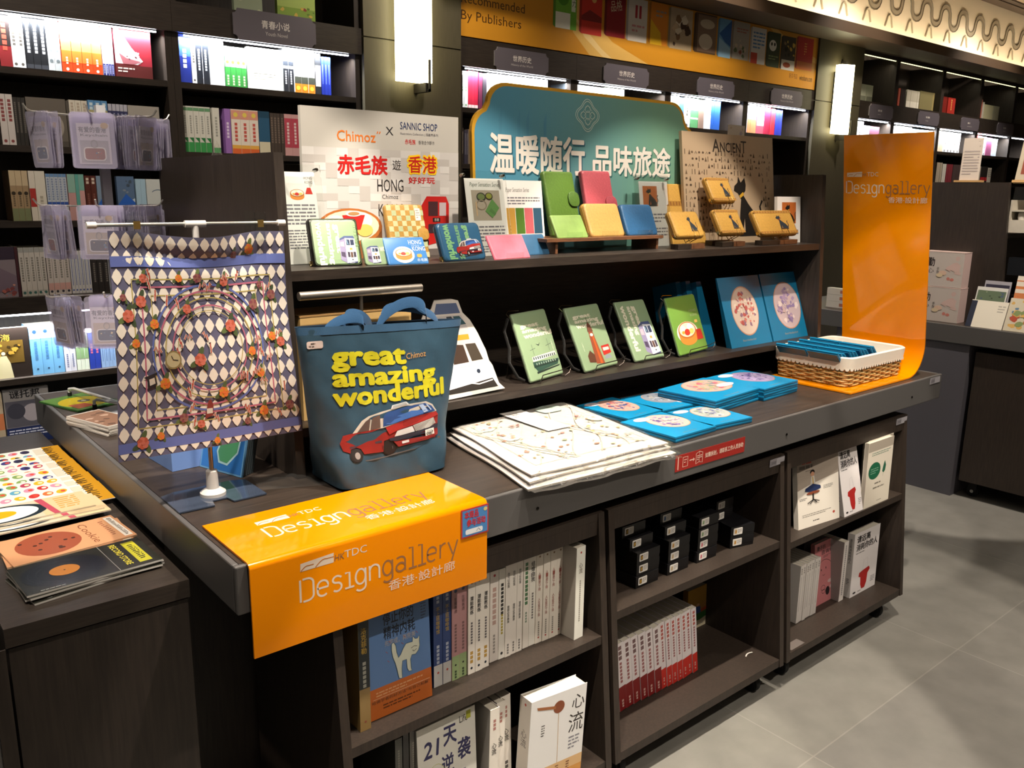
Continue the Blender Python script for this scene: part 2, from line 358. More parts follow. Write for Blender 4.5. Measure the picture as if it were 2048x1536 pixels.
    # --- finish
    def build(s, name, parent=None, M=None, smooth=True):
        me = bpy.data.meshes.new(name); me.from_pydata([tuple(p) for p in s.v], [], s.f)
        for k in s.mats: me.materials.append(MATS[k])
        me.polygons.foreach_set('material_index', s.m)
        ca = me.color_attributes.new('Col', 'FLOAT_COLOR', 'CORNER'); buf = []
        for f, c in zip(s.f, s.c): buf.extend((c[0], c[1], c[2], 1.0) * len(f))
        ca.data.foreach_set('color', buf)
        if smooth:
            me.polygons.foreach_set('use_smooth', [True] * len(s.f)); me.set_sharp_from_angle(angle=math.radians(35))
        me.update()
        o = bpy.data.objects.new(name, me); COL.objects.link(o)
        if parent: o.parent = parent
        if M is not None: o.matrix_local = M
        return o
def rrect(x0, y0, x1, y1, r, n=5):
    P = []
    for cx, cy, a in ((x1 - r, y0 + r, -90), (x1 - r, y1 - r, 0), (x0 + r, y1 - r, 90), (x0 + r, y0 + r, 180)):
        for i in range(n + 1):
            t = math.radians(a + 90 * i / n); P.append((cx + r * math.cos(t), cy + r * math.sin(t)))
    return P
def arc(cx, cy, rx, ry, a0, a1, n=10): return [(cx + rx * math.cos(math.radians(a0 + (a1 - a0) * i / n)), cy + ry * math.sin(math.radians(a0 + (a1 - a0) * i / n))) for i in range(n + 1)]
def tag(o, label, cat, group=None):
    o['label'] = label; o['category'] = cat
    if group: o['group'] = group
    return o
def thing(name, label, cat, M=None, group=None):
    o = bpy.data.objects.new(name, None); COL.objects.link(o); o.empty_display_size = 0.05
    if M is not None: o.matrix_local = M
    return tag(o, label, cat, group)
def copy_thing(o, M, label=None):
    c = o.copy(); COL.objects.link(c); c.matrix_local = M
    if label: c['label'] = label
    for ch in o.children:
        d = ch.copy(); COL.objects.link(d); d.parent = c; d.matrix_parent_inverse = ch.matrix_parent_inverse.copy()
        for g in ch.children:
            e = g.copy(); COL.objects.link(e); e.parent = d; e.matrix_parent_inverse = g.matrix_parent_inverse.copy()
    return c
def structure(o): o['kind'] = 'structure'; return o
ORD = ['first', 'second', 'third', 'fourth', 'fifth', 'sixth', 'seventh', 'eighth', 'ninth', 'tenth', 'eleventh', 'twelfth', 'thirteenth', 'fourteenth', 'fifteenth', 'sixteenth']
NUM = ['zero', 'one', 'two', 'three', 'four', 'five', 'six', 'seven', 'eight', 'nine', 'ten', 'eleven', 'twelve', 'thirteen', 'fourteen', 'fifteen', 'sixteen']
def nth(i, n):
    if n == 2: return ('left', 'right')[i] + ' one'
    if i == 0: return 'leftmost'
    if i == n - 1: return 'rightmost'
    return ORD[i] + ' from left'
# ================================================================ the shop itself
YB, YF = 3.10, 2.75                                   # back wall, front of the bookcases
def slab(name, x0, x1, y0, y1, z0, z1, mat, col='#808080'):
    b = MB(mat); b.box(x0, x1, y0, y1, z0, z1, col); return structure(b.build(name, smooth=False))
slab('floor', -4, 16, -5, 3.2, -0.05, 0, 'floortile')
slab('ceiling', -4, 16, -5, 3.2, CEIL, CEIL + 0.05, 'ceilingpaint')
slab('wall_back', -4, 16, YB, YB + 0.1, 0, CEIL, 'wallpaint')
slab('wall_left', -4.1, -4, -5, 3.2, 0, CEIL, 'wallpaint')
slab('wall_right', 16, 16.1, -5, 3.2, 0, CEIL, 'wallpaint')
# pilasters between the bookcases, with a shallow seam
for i, (x0, x1) in enumerate(((1.86, 2.475), (6.07, 6.775))):
    b = MB('pilaster'); b.box(x0, x1, 2.72, YB, 0, 2.255); b.box(x0, x1, 2.72, YB, 2.262, CEIL - 0.002); b.box(x0, x1, 2.735, YB, 2.255, 2.262)
    structure(b.build('trim_%d' % (i + 1), smooth=False))
# white cove wall above the right-hand cases with its raised wave ornament, cornice ledge below it
b = MB('plaster'); b.box(2.3, 16, 2.68, 2.72, 2.81, CEIL - 0.001)
structure(b.build('wall_upper', smooth=False))
PER = 0.3745
b = MB('plastic'); GR = '#8d8474'
x = 7.71 - 9 * PER
pts = []
for k in range(32 * 16 + 1):
    t = k / 16; q = math.cos(2 * math.pi * t); sx = PER * 0.062 * math.sin(4 * math.pi * t)
    pts.append((x + t * PER + sx, 2.676, 3.148 + 0.088 * q))
b.on(lambda u, v, h: (u, 2.678 - h, v), .0015); b.line([(p[0], p[2]) for p in pts], .05, '#857c6c'); b.line([(p[0], p[2]) for p in pts], .034, '#aaa08d')
for sg in (-1, 1):
    E_p = []
    for i, p in enumerate(pts):
        q, r = pts[max(i - 1, 0)], pts[min(i + 1, len(pts) - 1)]; dx, dz = r[0] - q[0], r[2] - q[2]; l = math.hypot(dx, dz); E_p.append((p[0] - dz / l * .022 * sg, 2.676, p[2] + dx / l * .022 * sg))
    b.tube(E_p, .005, 5, '#6f6757')
o = structure(b.build('trim_3'))
b = MB('plastic')
for k in range(32):
    cx = 7.418 + (k - 9) * PER; A = []
    for j in range(15):
        t = -1 + j / 7; e = abs(t)
        A.append((cx + math.copysign(0.03 + 0.035 * e ** 2.2, t) * min(1, e * 3.2), 2.675, 3.035 - 0.10 * e ** 1.3))
    b.tube(A, 0.0085, 5, '#a09782')
structure(b.build('trim_4'))
b = MB('brownpaint'); b.box(2.3, 16, 2.44, 2.46, 2.735, 2.815); b.box(2.3, 16, 2.46, YF, 2.735, 2.75)
structure(b.build('trim_5', smooth=False))
b = MB('brownpaint'); b.box(2.3, 16, 2.56, 2.679, 3.395, CEIL - 0.001); b.box(2.3, 16, 2.50, 2.56, 3.405, CEIL - 0.001)
structure(b.build('trim_6', smooth=False))
b = MB('coveled'); b.box(2.4, 15.9, 2.50, 2.525, 2.752, 2.764); tag(b.build('cove_light', smooth=False), 'warm light strip lying in the cornice under the white wave wall', 'light strip')
# ---------------------------------------------------------------- wall lamps
def wall_lamp(x, z0, z1, label):
    t = thing('wall_lamp', label, 'lamp', tr(x, 2.72, z0))
    h = z1 - z0; w = 0.098
    b = MB('lampglass'); pts = [(-w, 0.055), (0.02, 0.10), (w, 0.055), (w, 0.0), (-w, 0.0)]
    lo = [(p[0], -p[1] - 0.03, 0) for p in pts]; hi = [(p[0], -p[1] - 0.03, h) for p in pts]
    b.add(lo + hi, [tuple(range(5)), tuple(reversed(range(5, 10)))] + [((i + 1) % 5, i, i + 5, (i + 1) % 5 + 5) for i in range(5)], '#ffffff')
    b.build('lamp_shade', t, smooth=False)
    b = MB('rubber'); b.box(-0.07, 0.07, -0.045, 0, 0.05, h - 0.05, '#17140f'); b.build('wall_mount', t, smooth=False)
    b = MB('rubber'); b.box(0.035, 0.06, -0.115, 0, -0.05, -0.004, '#1d1913'); b.box(0.045, 0.055, -0.135, -0.125, -0.05, 0.11, '#1d1913'); b.box(0.045, 0.055, -0.135, -0.11, -0.05, -0.036, '#1d1913'); b.build('lower_bracket', t, smooth=False)
    b = MB('rubber'); b.box(0.02, 0.06, -0.05, 0, h + 0.003, h + 0.04, '#1d1913'); b.build('upper_bracket', t, smooth=False)
wall_lamp(2.125, 2.055, 2.62, 'tall glowing wall lamp on the dark pillar beside the white poster')
wall_lamp(6.385, 2.005, 2.55, 'glowing wall lamp on the far pillar above the upright orange sign')
# ---------------------------------------------------------------- bookcases
def bookcase(x0, x1, shelves, fascia, label, lit, group, warm=None, thick=None, plinth=True):
    """one bay: shelves = list of top heights; fascia = (z0, z1) of the board over the lit row"""
    t = thing('bookcase', label, 'bookcase', tr(x0, YF, 0), group)
    w = x1 - x0; D = YB - YF - 0.004; top = 2.734 if x0 > 2.3 else 3.0
    for a in (0, w - 0.03):
        b = MB('darkwood_v'); b.box(a, a + 0.03, 0, D, 0, top); b.build('side_panel', t, smooth=False)
    b = MB('darkwood_v'); b.box(0.03, w - 0.03, D - 0.012, D, 0, top); b.build('back_panel', t, smooth=False)
    for z in shelves:
        th = (thick or {}).get(z, 0.026); b = MB('darkwood'); b.box(0.0305, w - 0.0305, 0.002, D - 0.0125, z - th, z); b.build('shelf', t, smooth=False)
    b = MB('darkwood'); b.box(0.0002, w - 0.0002, -0.018, 0, fascia[0], fascia[1]); b.box(0.0305, w - 0.0305, 0.0, D - 0.0125, fascia[1] - 0.02, fascia[1]); b.build('fascia_board', t, smooth=False)
    for z in lit:
        b = MB('ledstrip'); b.box(0.06, w - 0.06, 0.012, 0.02, z - 0.006, z); b.build('light_strip', t, smooth=False)
        area(x0 + w / 2, YF + 0.022, z - 0.008, x0 + w / 2, YF + 0.09, z - 0.3, w * 0.9, 0.012, 12.0, (0.94, 0.97, 1.0), 150)
    if warm:
        b = MB('darkwood'); b.box(0.0305, w - 0.0305, 0.0, 0.03, warm + 0.008, 2.734); b.build('top_rail', t, smooth=False)
        b = MB('ledwarm'); b.box(0.05, w - 0.05, 0.002, 0.012, warm + .0025, warm + 0.0075); b.build('light_strip', t, smooth=False)
        area(x0 + w / 2, YF + 0.04, warm - 0.01, x0 + w / 2, YF + 0.2, warm - 0.4, w * 0.85, 0.012, 0.6, (1.0, 0.97, 0.75), 150)
    return t
ZL = [2.296, 1.961, 1.657, 1.351, 1.035, 0.691, 0.395, 0.12]
bookcase(-0.04, 0.9025, ZL, (2.17, 2.296), 'dark bookcase with six lit rows behind the keychain rack', (2.166, 0.964), 'bookcases along the back wall', thick={1.035: 0.066})
bookcase(0.9035, 1.855, ZL, (2.17, 2.296), 'dark bookcase with the youth novel sign beside the first pillar', (2.166,), 'bookcases along the back wall', thick={1.035: 0.066})
bookcase(-0.99, -0.0415, ZL, (2.17, 2.296), 'dark bookcase cut by the edge, beside the lit novels', (2.166, 0.964), 'bookcases along the back wall', thick={1.035: 0.066})
CX = [2.478, 3.375, 4.272, 5.17, 6.066]
CLB = ['dark bookcase under the publishers banner, nearest the first wall lamp', 'dark bookcase behind the left half of the teal board', 'dark bookcase behind the right half of the teal board', 'dark bookcase behind the beige poster, last under the banner']
for i in range(4):
    bookcase(CX[i] + 0.0005, CX[i + 1] - 0.0005, [1.961, 1.65, 1.34, 1.03, 0.7, 0.4, 0.12], (2.18, 2.33), CLB[i], (2.176,), 'bookcases along the back wall')
RX = [6.78, 7.447, 8.378, 9.264, 10.16, 11.1]
RLB = ['dark bookcase with a warm top niche right beside the far lamp', 'second dark bookcase with warm niche beyond the far lamp', 'third dark bookcase with warm niche holding red books', 'fourth dark bookcase with warm niche beyond the far lamp', 'dark bookcase cut by the frame at the far end']
for i in range(5):
    bookcase(RX[i] + 0.0005, RX[i + 1] - 0.0005, [2.315, 1.945, 1.64, 1.33, 1.03, 0.7, 0.4, 0.12], (2.165, 2.314), RLB[i], (2.161,), 'bookcases along the back wall', warm=2.69)
# ---------------------------------------------------------------- shelf signs
def shelf_sign(x0, x1, z0, z1, han, eng, label, y=YF - 0.02):
    t = thing('shelf_sign', label, 'sign', tr(x0, y, z0), 'notched grey shelf signs'); w, h = x1 - x0, z1 - z0; r = 0.022
    P = [(r, 0), (w - r, 0)] + [(w - r * math.cos(a), r * math.sin(a)) for a in (0.0, 0.5, 1.0, 1.5)][1:] + [(w, r), (w, h - r)] + [(w - r * math.cos(a), h - r * math.sin(a)) for a in (1.5, 1.0, 0.5)] + [(w - r, h), (r, h)] + \
        [(r * math.cos(a), h - r * math.sin(a)) for a in (0.5, 1.0, 1.5)][:] + [(0, h - r), (0, r)] + [(r * math.cos(a), r * math.sin(a)) for a in (1.5, 1.0, 0.5)]
    b = MB('satin'); b.prism(P, -0.008, 0, '#625c64', side='#7b767c')
    b.front(-0.008)
    if not han: b.lines(w * .36, h * .44, w * .64, h * .72, 1, '#c4beba'); b.lines(w * .36, h * .26, w * .64, h * .36, 1, '#a8a29e')
    else: b.text(han, w * 0.33, h * 0.46, w * 0.67, h * 0.72, '#dcd6d0', 0.012); b.text(eng, w * 0.37 if len(eng) < 13 else w * 0.3, h * 0.24, w * 0.64 if len(eng) < 13 else w * 0.7, h * 0.36, '#c4beba')
    b.build('sign_plate', t, smooth=False)
shelf_sign(1.18, 1.595, 2.168, 2.305, '青春小说', 'Youth Novel', 'grey notched sign for youth novels over the left lit shelf')
for i, (a, c) in enumerate(((2.715, 3.13), (3.605, 4.035), (4.55, 4.98), (5.45, 5.885))):
    shelf_sign(a, c, 2.18, 2.305, '世界历史', 'History of the World', ['grey world history sign nearest the first wall lamp', 'second grey world history sign, above the teal board middle', 'third grey world history sign, above the teal board corner', 'last grey world history sign, nearest the far wall lamp'][i])
for i, (a, c) in enumerate(((6.955, 7.38), (7.87, 8.31), (8.8, 9.235), (9.7, 10.14))):
    shelf_sign(a, c, 2.175, 2.297, '', '', ['grey shelf sign nearest beyond the far lamp, with lamp glints', 'second grey shelf sign beyond the far lamp', 'third grey shelf sign, above the standing letter', 'last grey shelf sign, behind the leaning poster'][i])
# ---------------------------------------------------------------- banner
bx0, bz0, bw, bh = 2.482, 2.336, 3.575, 0.395
t = thing('banner', 'long orange banner with pictured books and a publishers line', 'banner', tr(bx0, YF - 0.012, bz0))
b = MB('satin'); b.box(0, bw, -0.008, 0.0115, 0, bh, '#c98a24'); b.front(-0.008)
def bp(px, py): p = PY(px, py, YF - 0.02); return (p.x - bx0, p.z - bz0)
b.poly([(0.75, bh), (0.95, bh), (0.95, 0.25), (1.2, 0.1), (1.55, 0.0), (1.0, 0), (0.85, 0.12)], '#d9ad5c'); b.poly([(0.80, bh), (0.86, bh), (0.88, 0.2), (1.1, 0.05), (1.2, 0), (1.12, 0), (0.95, 0.1), (0.82, 0.25)], '#e4c484')
b.poly([(2.9, bh), (3.0, bh), (3.2, 0.31), (3.57, 0.24), (3.57, 0.2), (3.1, 0.28)], '#d9ad5c')
b.text('Recommended', -0.28 + 0.28, 0.172, 0.46, 0.222, '#4a2d10'); b.text('By Publishers', 0.0, 0.07, 0.435, 0.135, '#4a2d10')
BK = [(3.164, 3.358, 2.465, '#6fae3a'), (3.381, 3.577, 2.457, '#c7352a'), (3.60, 3.792, 2.468, '#8c1f26'), (3.80, 4.0, 2.464, '#d8cfc4'), (4.015, 4.205, 2.467, '#e08a2c'), (4.215, 4.466, 2.463, '#bfa98a'), (4.484, 4.735, 2.466, '#5e4636'), (4.75, 4.91, 2.462, '#6fa6cf'), (4.915, 5.13, 2.467, '#a9a195'), (5.14, 5.34, 2.458, '#d9d4cd'), (5.35, 5.53, 2.454, '#37432f'), (5.54, 5.74, 2.451, '#3a322c'), (5.75, 5.99, 2.474, '#b0272a')]
for i, (a, c, z, k) in enumerate(BK):
    a -= bx0; c -= bx0; z -= bz0; h = min(0.29 - 0.004 * i, bh - z - 0.004); h = min(h, 0.26)
    sk = 0.02
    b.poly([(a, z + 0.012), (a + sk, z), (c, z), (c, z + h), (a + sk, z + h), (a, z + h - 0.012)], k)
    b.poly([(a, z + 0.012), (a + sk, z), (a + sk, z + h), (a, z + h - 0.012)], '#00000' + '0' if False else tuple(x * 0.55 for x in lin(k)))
    w = c - a - sk; u = a + sk
    if i == 0: b.rect(u, z, u + w * 0.7, z + h * 0.35, '#e6e6da'); b.rect(u + w * 0.75, z + h * .4, c - 0.01, z + h * .98, '#dfe6d2'); b.vtext('的魔力', c - w * 0.13, z + h * 0.95, h * 0.14, '#2c3a1c'); b.ell(u + w * .35, z + h * .7, w * .28, h * .2, '#4b8a2a')
    if i == 1: b.poly([(u, z + h * .4), (u + w * .4, z + h * .55), (c, z + h * .42), (c, z + h * .3), (u, z + h * .3)], '#7d2222'); b.ell(u + w * .6, z + h * .8, w * .12, w * .12, '#e3b06a')
    if i == 2: b.text('品格', u + w * .2, z + h * .6, c - w * .2, z + h * .85, '#d8c8a8', rot=0.2)
    if i == 3: b.rect(u + w * .35, z + h * .55, u + w * .47, z + h * .85, '#a83038'); b.rect(u + w * .56, z + h * .55, u + w * .68, z + h * .85, '#a83038'); b.lines(u + w * .2, z + h * .2, c - w * .1, z + h * .42, 2, '#c98a8a')
    if i == 4: b.poly([(u, z), (c - w * .3, z), (u + w * .6, z + h * .3), (u, z + h * .6)], '#e9b928'); b.lines(u + w * .3, z + h * .65, c - w * .1, z + h * .85, 2, '#a09488')
    if i == 5: b.blobs(u, z, c, z + h * .9, ['#e5d8c0', '#8a6a4a', '#4a3428', '#d2b894'], 14, 5)
    if i == 6: b.rect(u + w * .1, z + 0.01, c, z + h * .96, '#8a705c'); b.ell(u + w * .5, z + h * .3, w * .33, h * .2, '#d9cbb4'); b.ell(u + w * .55, z + h * .75, w * .35, h * .12, '#c9b89c')
    if i == 7: b.poly([(u, z + h * .6), (c, z + h), (c, z + h * .3), (u + w * .5, z + h * .4)], '#2f62a5'); b.poly([(u, z), (c, z), (c, z + h * .25), (u, z + h * .5)], '#9cc6e2')
    if i == 8: b.blobs(u, z, c, z + h * .55, ['#8c4a38', '#5c6a4a', '#c4b49c'], 9, 6); b.lines(u + w * .2, z + h * .7, c - w * .1, z + h * .85, 2, '#a86a5a')
    if i == 9: b.rect(u, z, u + w * .45, z + h * .3, '#c24434'); b.lines(u + w * .1, z + h * .4, c - w * .1, z + h * .9, 5, '#5c86b4')
    if i == 10: b.ell(u + w * .4, z + h * .62, w * .3, h * .16, '#e6e2da'); b.ell(u + w * .3, z + h * .66, w * .07, h * .05, '#161a12'); b.ell(u + w * .54, z + h * .66, w * .07, h * .05, '#161a12'); b.lines(u + w * .1, z + h * .2, c - w * .1, z + h * .35, 2, '#8a9a6a')
    if i == 11: b.rect(u, z, c, z + h * .3, '#ddd6c8'); b.blobs(u, z + h * .35, c, z + h * .95, ['#c8a648', '#8a7350', '#191512'], 10, 8); b.ell(u + w * .4, z + h * .15, w * .28, h * .08, '#a04a2a')
    if i == 12: b.rect(u, z, c, z + h * .25, '#c8662a'); b.lines(u + w * .42, z + h * .45, u + w * .58, z + h * .85, 5, '#d9a05a')
b.text('新华书店', 3.2, 0.06, 3.315, 0.10, '#6b3a12'); b.text('winshare.com', 3.345, 0.058, 3.53, 0.098, '#54330f', 0.015)
b.build('banner_panel', t, smooth=False)
# ---------------------------------------------------------------- books on the back shelves
YS = 2.785
def spine_book(w, h, d, st, name='book'):
    """upright book, spine to the front; local x 0..w, y 0 back to d"""
    b = MB(st.get('f', 'satin')); c = st['c']; e = 0.0022
    b.box(0, w, 0, d, 0, h, c, top='#cfc8ba')
    b.front(0, 0.0003)
    for z0, z1, k in st.get('b', []): b.rect(0.0004, z0 * h, w - 0.0004, z1 * h, k)
    for q in st.get('m', []):
        k = q[0]
        if k == 'txt': b.vtext(q[1], w / 2, q[2] * h, q[3] * w, q[4], 0.01)
        elif k == 'dots':                                # small unreadable marks down the spine
            z = q[1] * h
            while z > q[2] * h:
                s_ = min(q[3] * w, .016); b.rect(w / 2 - s_ / 2, z - s_, w / 2 + s_ / 2, z, q[4]); z -= s_ * 1.35
        elif k == 'disc': b.ell(w / 2, q[1] * h, min(w * q[2], .012), min(w * q[2], .012), q[3], 12)
        elif k == 'tri': b.poly([(w * .1, q[1] * h), (w * .9, q[1] * h), (w * .9, q[2] * h)], q[3])
    return b
def cover_book(w, h, d, c, art, mat='satin'):
    b = MB(mat); b.box(0, w, 0, d, 0, h, c, top='#d8d2c6'); b.front(0, 0.0004); art(b, w, h); return b
def fill_row(z, rowname, entries, case, hs=0.205):
    for e in entries:
        a, c, n, h, st, desc = e[:6]; opt = e[6] if len(e) > 6 else {}
        xa = PY(a, opt.get('py', 150), YS).x; xb = PY(c, opt.get('py', 150), YS).x; w = (xb - xa) / n
        xa = max(xa, case[0] + 0.032); xb = min(xb, case[1] - 0.032); w = (xb - xa) / n
        me = None
        for i in range(n):
            M = tr(xa + i * w + 0.0004, YS + opt.get('y', 0) + R_.uniform(0, 0.004), z + 0.0005)
            if opt.get('lean'): M = M @ Matrix.Rotation(math.radians(opt['lean']), 4, 'Y')
            lab = ('%s on the %s' % (desc, rowname)) if n == 1 else '%s of the %s %s, %s' % (nth(i, n), NUM[n] if n < 17 else str(n), desc, rowname)
            if me is None:
                b = st(w - 0.001, h) if callable(st) else spine_book(w - 0.001, h, 0.14, st)
                o = b.build('book', M=M, smooth=False); me = o
            else:
                o = me.copy(); COL.objects.link(o); o.matrix_local = M
            tag(o, lab, 'book', 'books on the back wall shelves')
def face(c, art, d=0.025, mat='satin'): return lambda w, h: cover_book(w, h, d, c, art, mat)
K1 = (-0.04, 0.9025); K2 = (0.9035, 1.855)
wt = lambda c='#e9e6e0', t='#5a5650': {'c': c, 'm': [('dots', .9, .45, .45, t), ('disc', .08, .25, t)]}
def a_red(b, w, h):
    b.rect(0, 0, w, h * .26, '#55201f'); b.poly([(0, h), (w * .12, h), (w * .45, h * .62), (w * .75, h * .36), (w * .6, h * .28), (0, h * .28)], '#e8e2e6'); b.poly([(w * .1, h * .5), (w * .3, h * .4), (w * .7, h * .35), (w * .5, h * .28), (w * .2, h * .28)], '#9a5a62')
    b.blobs(0, h * .28, w * .7, h * .55, ['#5a2830', '#b08a92', '#e8e2e6'], 8, 3); b.blobs(w * .1, h * .85, w * .6, h, ['#2a1a1c', '#dcd4d8'], 6, 4); b.lines(w * .05, h * .1, w * .5, h * .22, 2, '#e0d8d0')
def a_ring(b, w, h): b.rect(0, 0, w, h * .12, '#55504a'); b.ring(w * .5, h * .42, w * .38, h * .3, w * .07, '#a39a90'); b.ell(w * .5, h * .55, w * .2, h * .1, '#5e5850'); b.rect(w * .55, h * .1, w * .75, h * .45, '#2e2a28'); b.vtext('小说', w * .65, h * .43, w * .12, '#a8a098')
def a_grey(b, w, h): b.rect(0, 0, w, h * .28, '#b9b4ab'); b.lines(w * .2, h * .5, w * .8, h * .62, 2, '#8a867e')
def a_bluecov(b, w, h): b.poly([(0, 0), (w, 0), (w, h * .5), (0, h * .3)], '#c9d6e4'); b.poly([(0, h * .35), (w * .5, h * .6), (w, h * .4), (w, h * .2), (w * .4, h * .3)], '#2f65c4'); b.blobs(0, h * .6, w, h * .95, ['#4a5868', '#8a93a0'], 5, 9)
def a_sea(b, w, h): b.rect(0, 0, w, h * .35, '#a9cbe8'); b.line(arc(w * .5, h * .62, w * .3, h * .12, 150, 20), w * .03, '#5f7690'); b.ring(w * .72, h * .55, w * .06, w * .06, w * .03, '#27303a'); b.ell(w * .3, h * .3, w * .18, h * .08, '#8ebfe6')
def a_mount(b, w, h): b.poly([(0, h * .35), (w * .4, h * .6), (w, h * .42), (w, h * .1), (0, h * .1)], '#7b6a78'); b.blobs(0, 0, w, h * .3, ['#b86a5e', '#d99a86', '#8a4a4a'], 12, 2); b.rect(0, h * .75, w, h, '#3c3140')
def a_gold(b, w, h):
    b.rect(w * .12, h * .3, w * .85, h * .75, '#6a5220'); b.blobs(w * .12, h * .3, w * .85, h * .75, ['#a8802c', '#3a2c14', '#c09a3c'], 14, 4); b.poly([(w * .15, 0), (w * .55, 0), (w * .5, h * .3), (w * .42, h * .45), (w * .28, h * .45), (w * .2, h * .3)], '#e8e0b4'); b.ell(w * .35, h * .5, w * .05, h * .035, '#f4ecc8', 12)
    b.text('山海', w * .1, h * .74, w * .55, h * .88, '#d8a83c')
def a_mag(b, w, h):
    b.rect(0, 0, w, h * .3, '#1d2b5a'); b.rect(w * .02, h * .31, w * .95, h * .78, '#565560'); b.ell(w * .6, h * .55, w * .22, h * .16, '#a09aa2'); b.ell(w * .25, h * .6, w * .2, h * .14, '#3c3c48'); b.text('谜托邦', w * .14, h * .83, w * .8, h * .97, '#17171c', 0.02); b.lines(w * .05, h * .08, w * .95, h * .27, 4, '#c9cde0')
def a_moz(b, w, h): b.rect(0, 0, w, h, '#f2f4ee'); b.lines(w * .15, h * .25, w * .8, h * .5, 4, '#e2e8e2')
R1 = 'lit top row at left'; R2 = 'second row at left'; R3 = 'third row at left'; R4 = 'fourth row at left'; R5 = 'lit low row at left'
fill_row(1.961, R1, [
 (-45, 3, 2, .20, {'c': '#2f3338', 'b': [(.6, 1, '#e6e6ea')]}, 'half dark novels at the edge'),
 (4, 29, 1, .205, {'c': '#7a1f22', 'b': [(.4, .98, '#27201f')], 'm': [('dots', .92, .3, .5, '#c24a3a')]}, 'black and red novel'),
 (29, 55, 2, .20, wt('#eef2fa'), 'plain white novels'),
 (56, 100, 3, .205, {'c': '#1a1c20', 'b': [(.02, .1, '#3a3d44')], 'm': [('dots', .85, .35, .4, '#d8dce4')]}, 'black novels with white lettering'),
 (100, 126, 2, .205, {'c': '#e8ecee', 'b': [(.02, .3, '#b8c0c4')], 'm': [('dots', .8, .4, .35, '#8a9498'), ('disc', .2, .3, '#6a7478')]}, 'white novels with grey ink marks'),
 (127, 207, 4, .21, {'c': '#e8481c', 'b': [(.2, .42, '#f07a30'), (.42, .6, '#f6a860'), (.6, .8, '#fadcb4'), (.8, 1, '#fdf6ea')], 'm': [('dots', .3, .18, .2, '#fae0c0'), ('disc', .07, .16, '#fbe4d0')]}, 'orange fading novels'),
 (208, 230, 4, .20, {'c': '#e8ecf4', 'b': [(0, .25, '#3a3f88')], 'm': [('dots', .22, .06, .5, '#9aa0d0')]}, 'thin white and indigo novels'),
 (231, 304, 1, .205, face('#8d2430', a_red), 'red novel shown cover out', {'py': 120}),
], K1)
fill_row(1.657, R2, [
 (-10, 19, 2, .20, wt('#cfc8c4', '#8a4a4a'), 'pale novels'), (19, 44, 3, .19, {'c': '#33312f', 'm': [('dots', .9, .3, .4, '#6a6560')]}, 'charcoal novels'),
 (45, 125, 1, .195, face('#6b645c', a_ring), 'grey novel with a pale ring cover'), (126, 131, 1, .19, {'c': '#57524c'}, 'slim brown grey novel'),
 (132, 169, 3, .195, {'c': '#d9d2c4', 'm': [('dots', .95, .6, .4, '#b9aa9a'), ('dots', .55, .3, .7, '#3a3632')]}, 'cream novels with black titles'),
 (170, 209, 3, .20, {'c': '#5c8fbf', 'b': [(.4, .8, '#b0a878')], 'm': [('dots', .95, .85, .5, '#cfe0ea')]}, 'sky blue and yellow novels'),
 (210, 249, 5, .19, {'c': '#3c3f63', 'b': [(.85, 1, '#b9b8c4')], 'm': [('dots', .8, .3, .35, '#9a9cb4')]}, 'slim navy novels'),
 (250, 313, 1, .19, face('#a7a199', a_grey), 'plain grey cover novel'),
], K1)
fill_row(1.351, R3, [
 (-6, 33, 3, .205, {'c': '#a58c6c', 'b': [(0, .25, '#7d8460'), (.7, 1, '#c9b594')], 'm': [('disc', .55, .35, '#3a3228'), ('dots', .5, .3, .3, '#6a5c48')]}, 'tan landscape novels'),
 (34, 47, 1, .205, {'c': '#ded6c8', 'b': [(.28, .65, '#b03a34')]}, 'cream novel with red panel'), (47, 68, 1, .205, {'c': '#ded8ca', 'm': [('dots', .5, .2, .3, '#b0a898')]}, 'broad cream novel'),
 (69, 112, 5, .195, {'c': '#c3cbd6', 'b': [(.93, 1, '#6f94c0'), (.33, .4, '#3858a8')], 'm': [('dots', .9, .45, .5, '#8a98b4')]}, 'pale blue striped novels'),
 (113, 129, 1, .195, {'c': '#c99a98', 'b': [(.6, 1, '#8fb8aa')]}, 'wide teal and pink novel'), (129, 137, 1, .195, {'c': '#63aaa0'}, 'slim teal novel'), (137, 148, 1, .195, {'c': '#d2a09e', 'b': [(.65, 1, '#7fb4a8')]}, 'slim pink novel'),
 (149, 172, 2, .19, {'c': '#5c2f28', 'm': [('dots', .95, .84, .5, '#d8c8b8'), ('dots', .6, .2, .3, '#8a5a50')]}, 'dark brown novels'),
 (173, 203, 1, .19, face('#8296ad', a_bluecov), 'grey blue figure cover novel'), (214, 250, 1, .19, face('#5d7596', a_bluecov), 'blue wave cover novel'),
 (253, 274, 2, .18, {'c': '#a9c8dc', 'b': [(0, .3, '#d8e2e8')]}, 'light blue novels'), (275, 322, 1, .18, face('#cfd4d2', a_sea), 'pale swimmer cover novel'),
], K1)
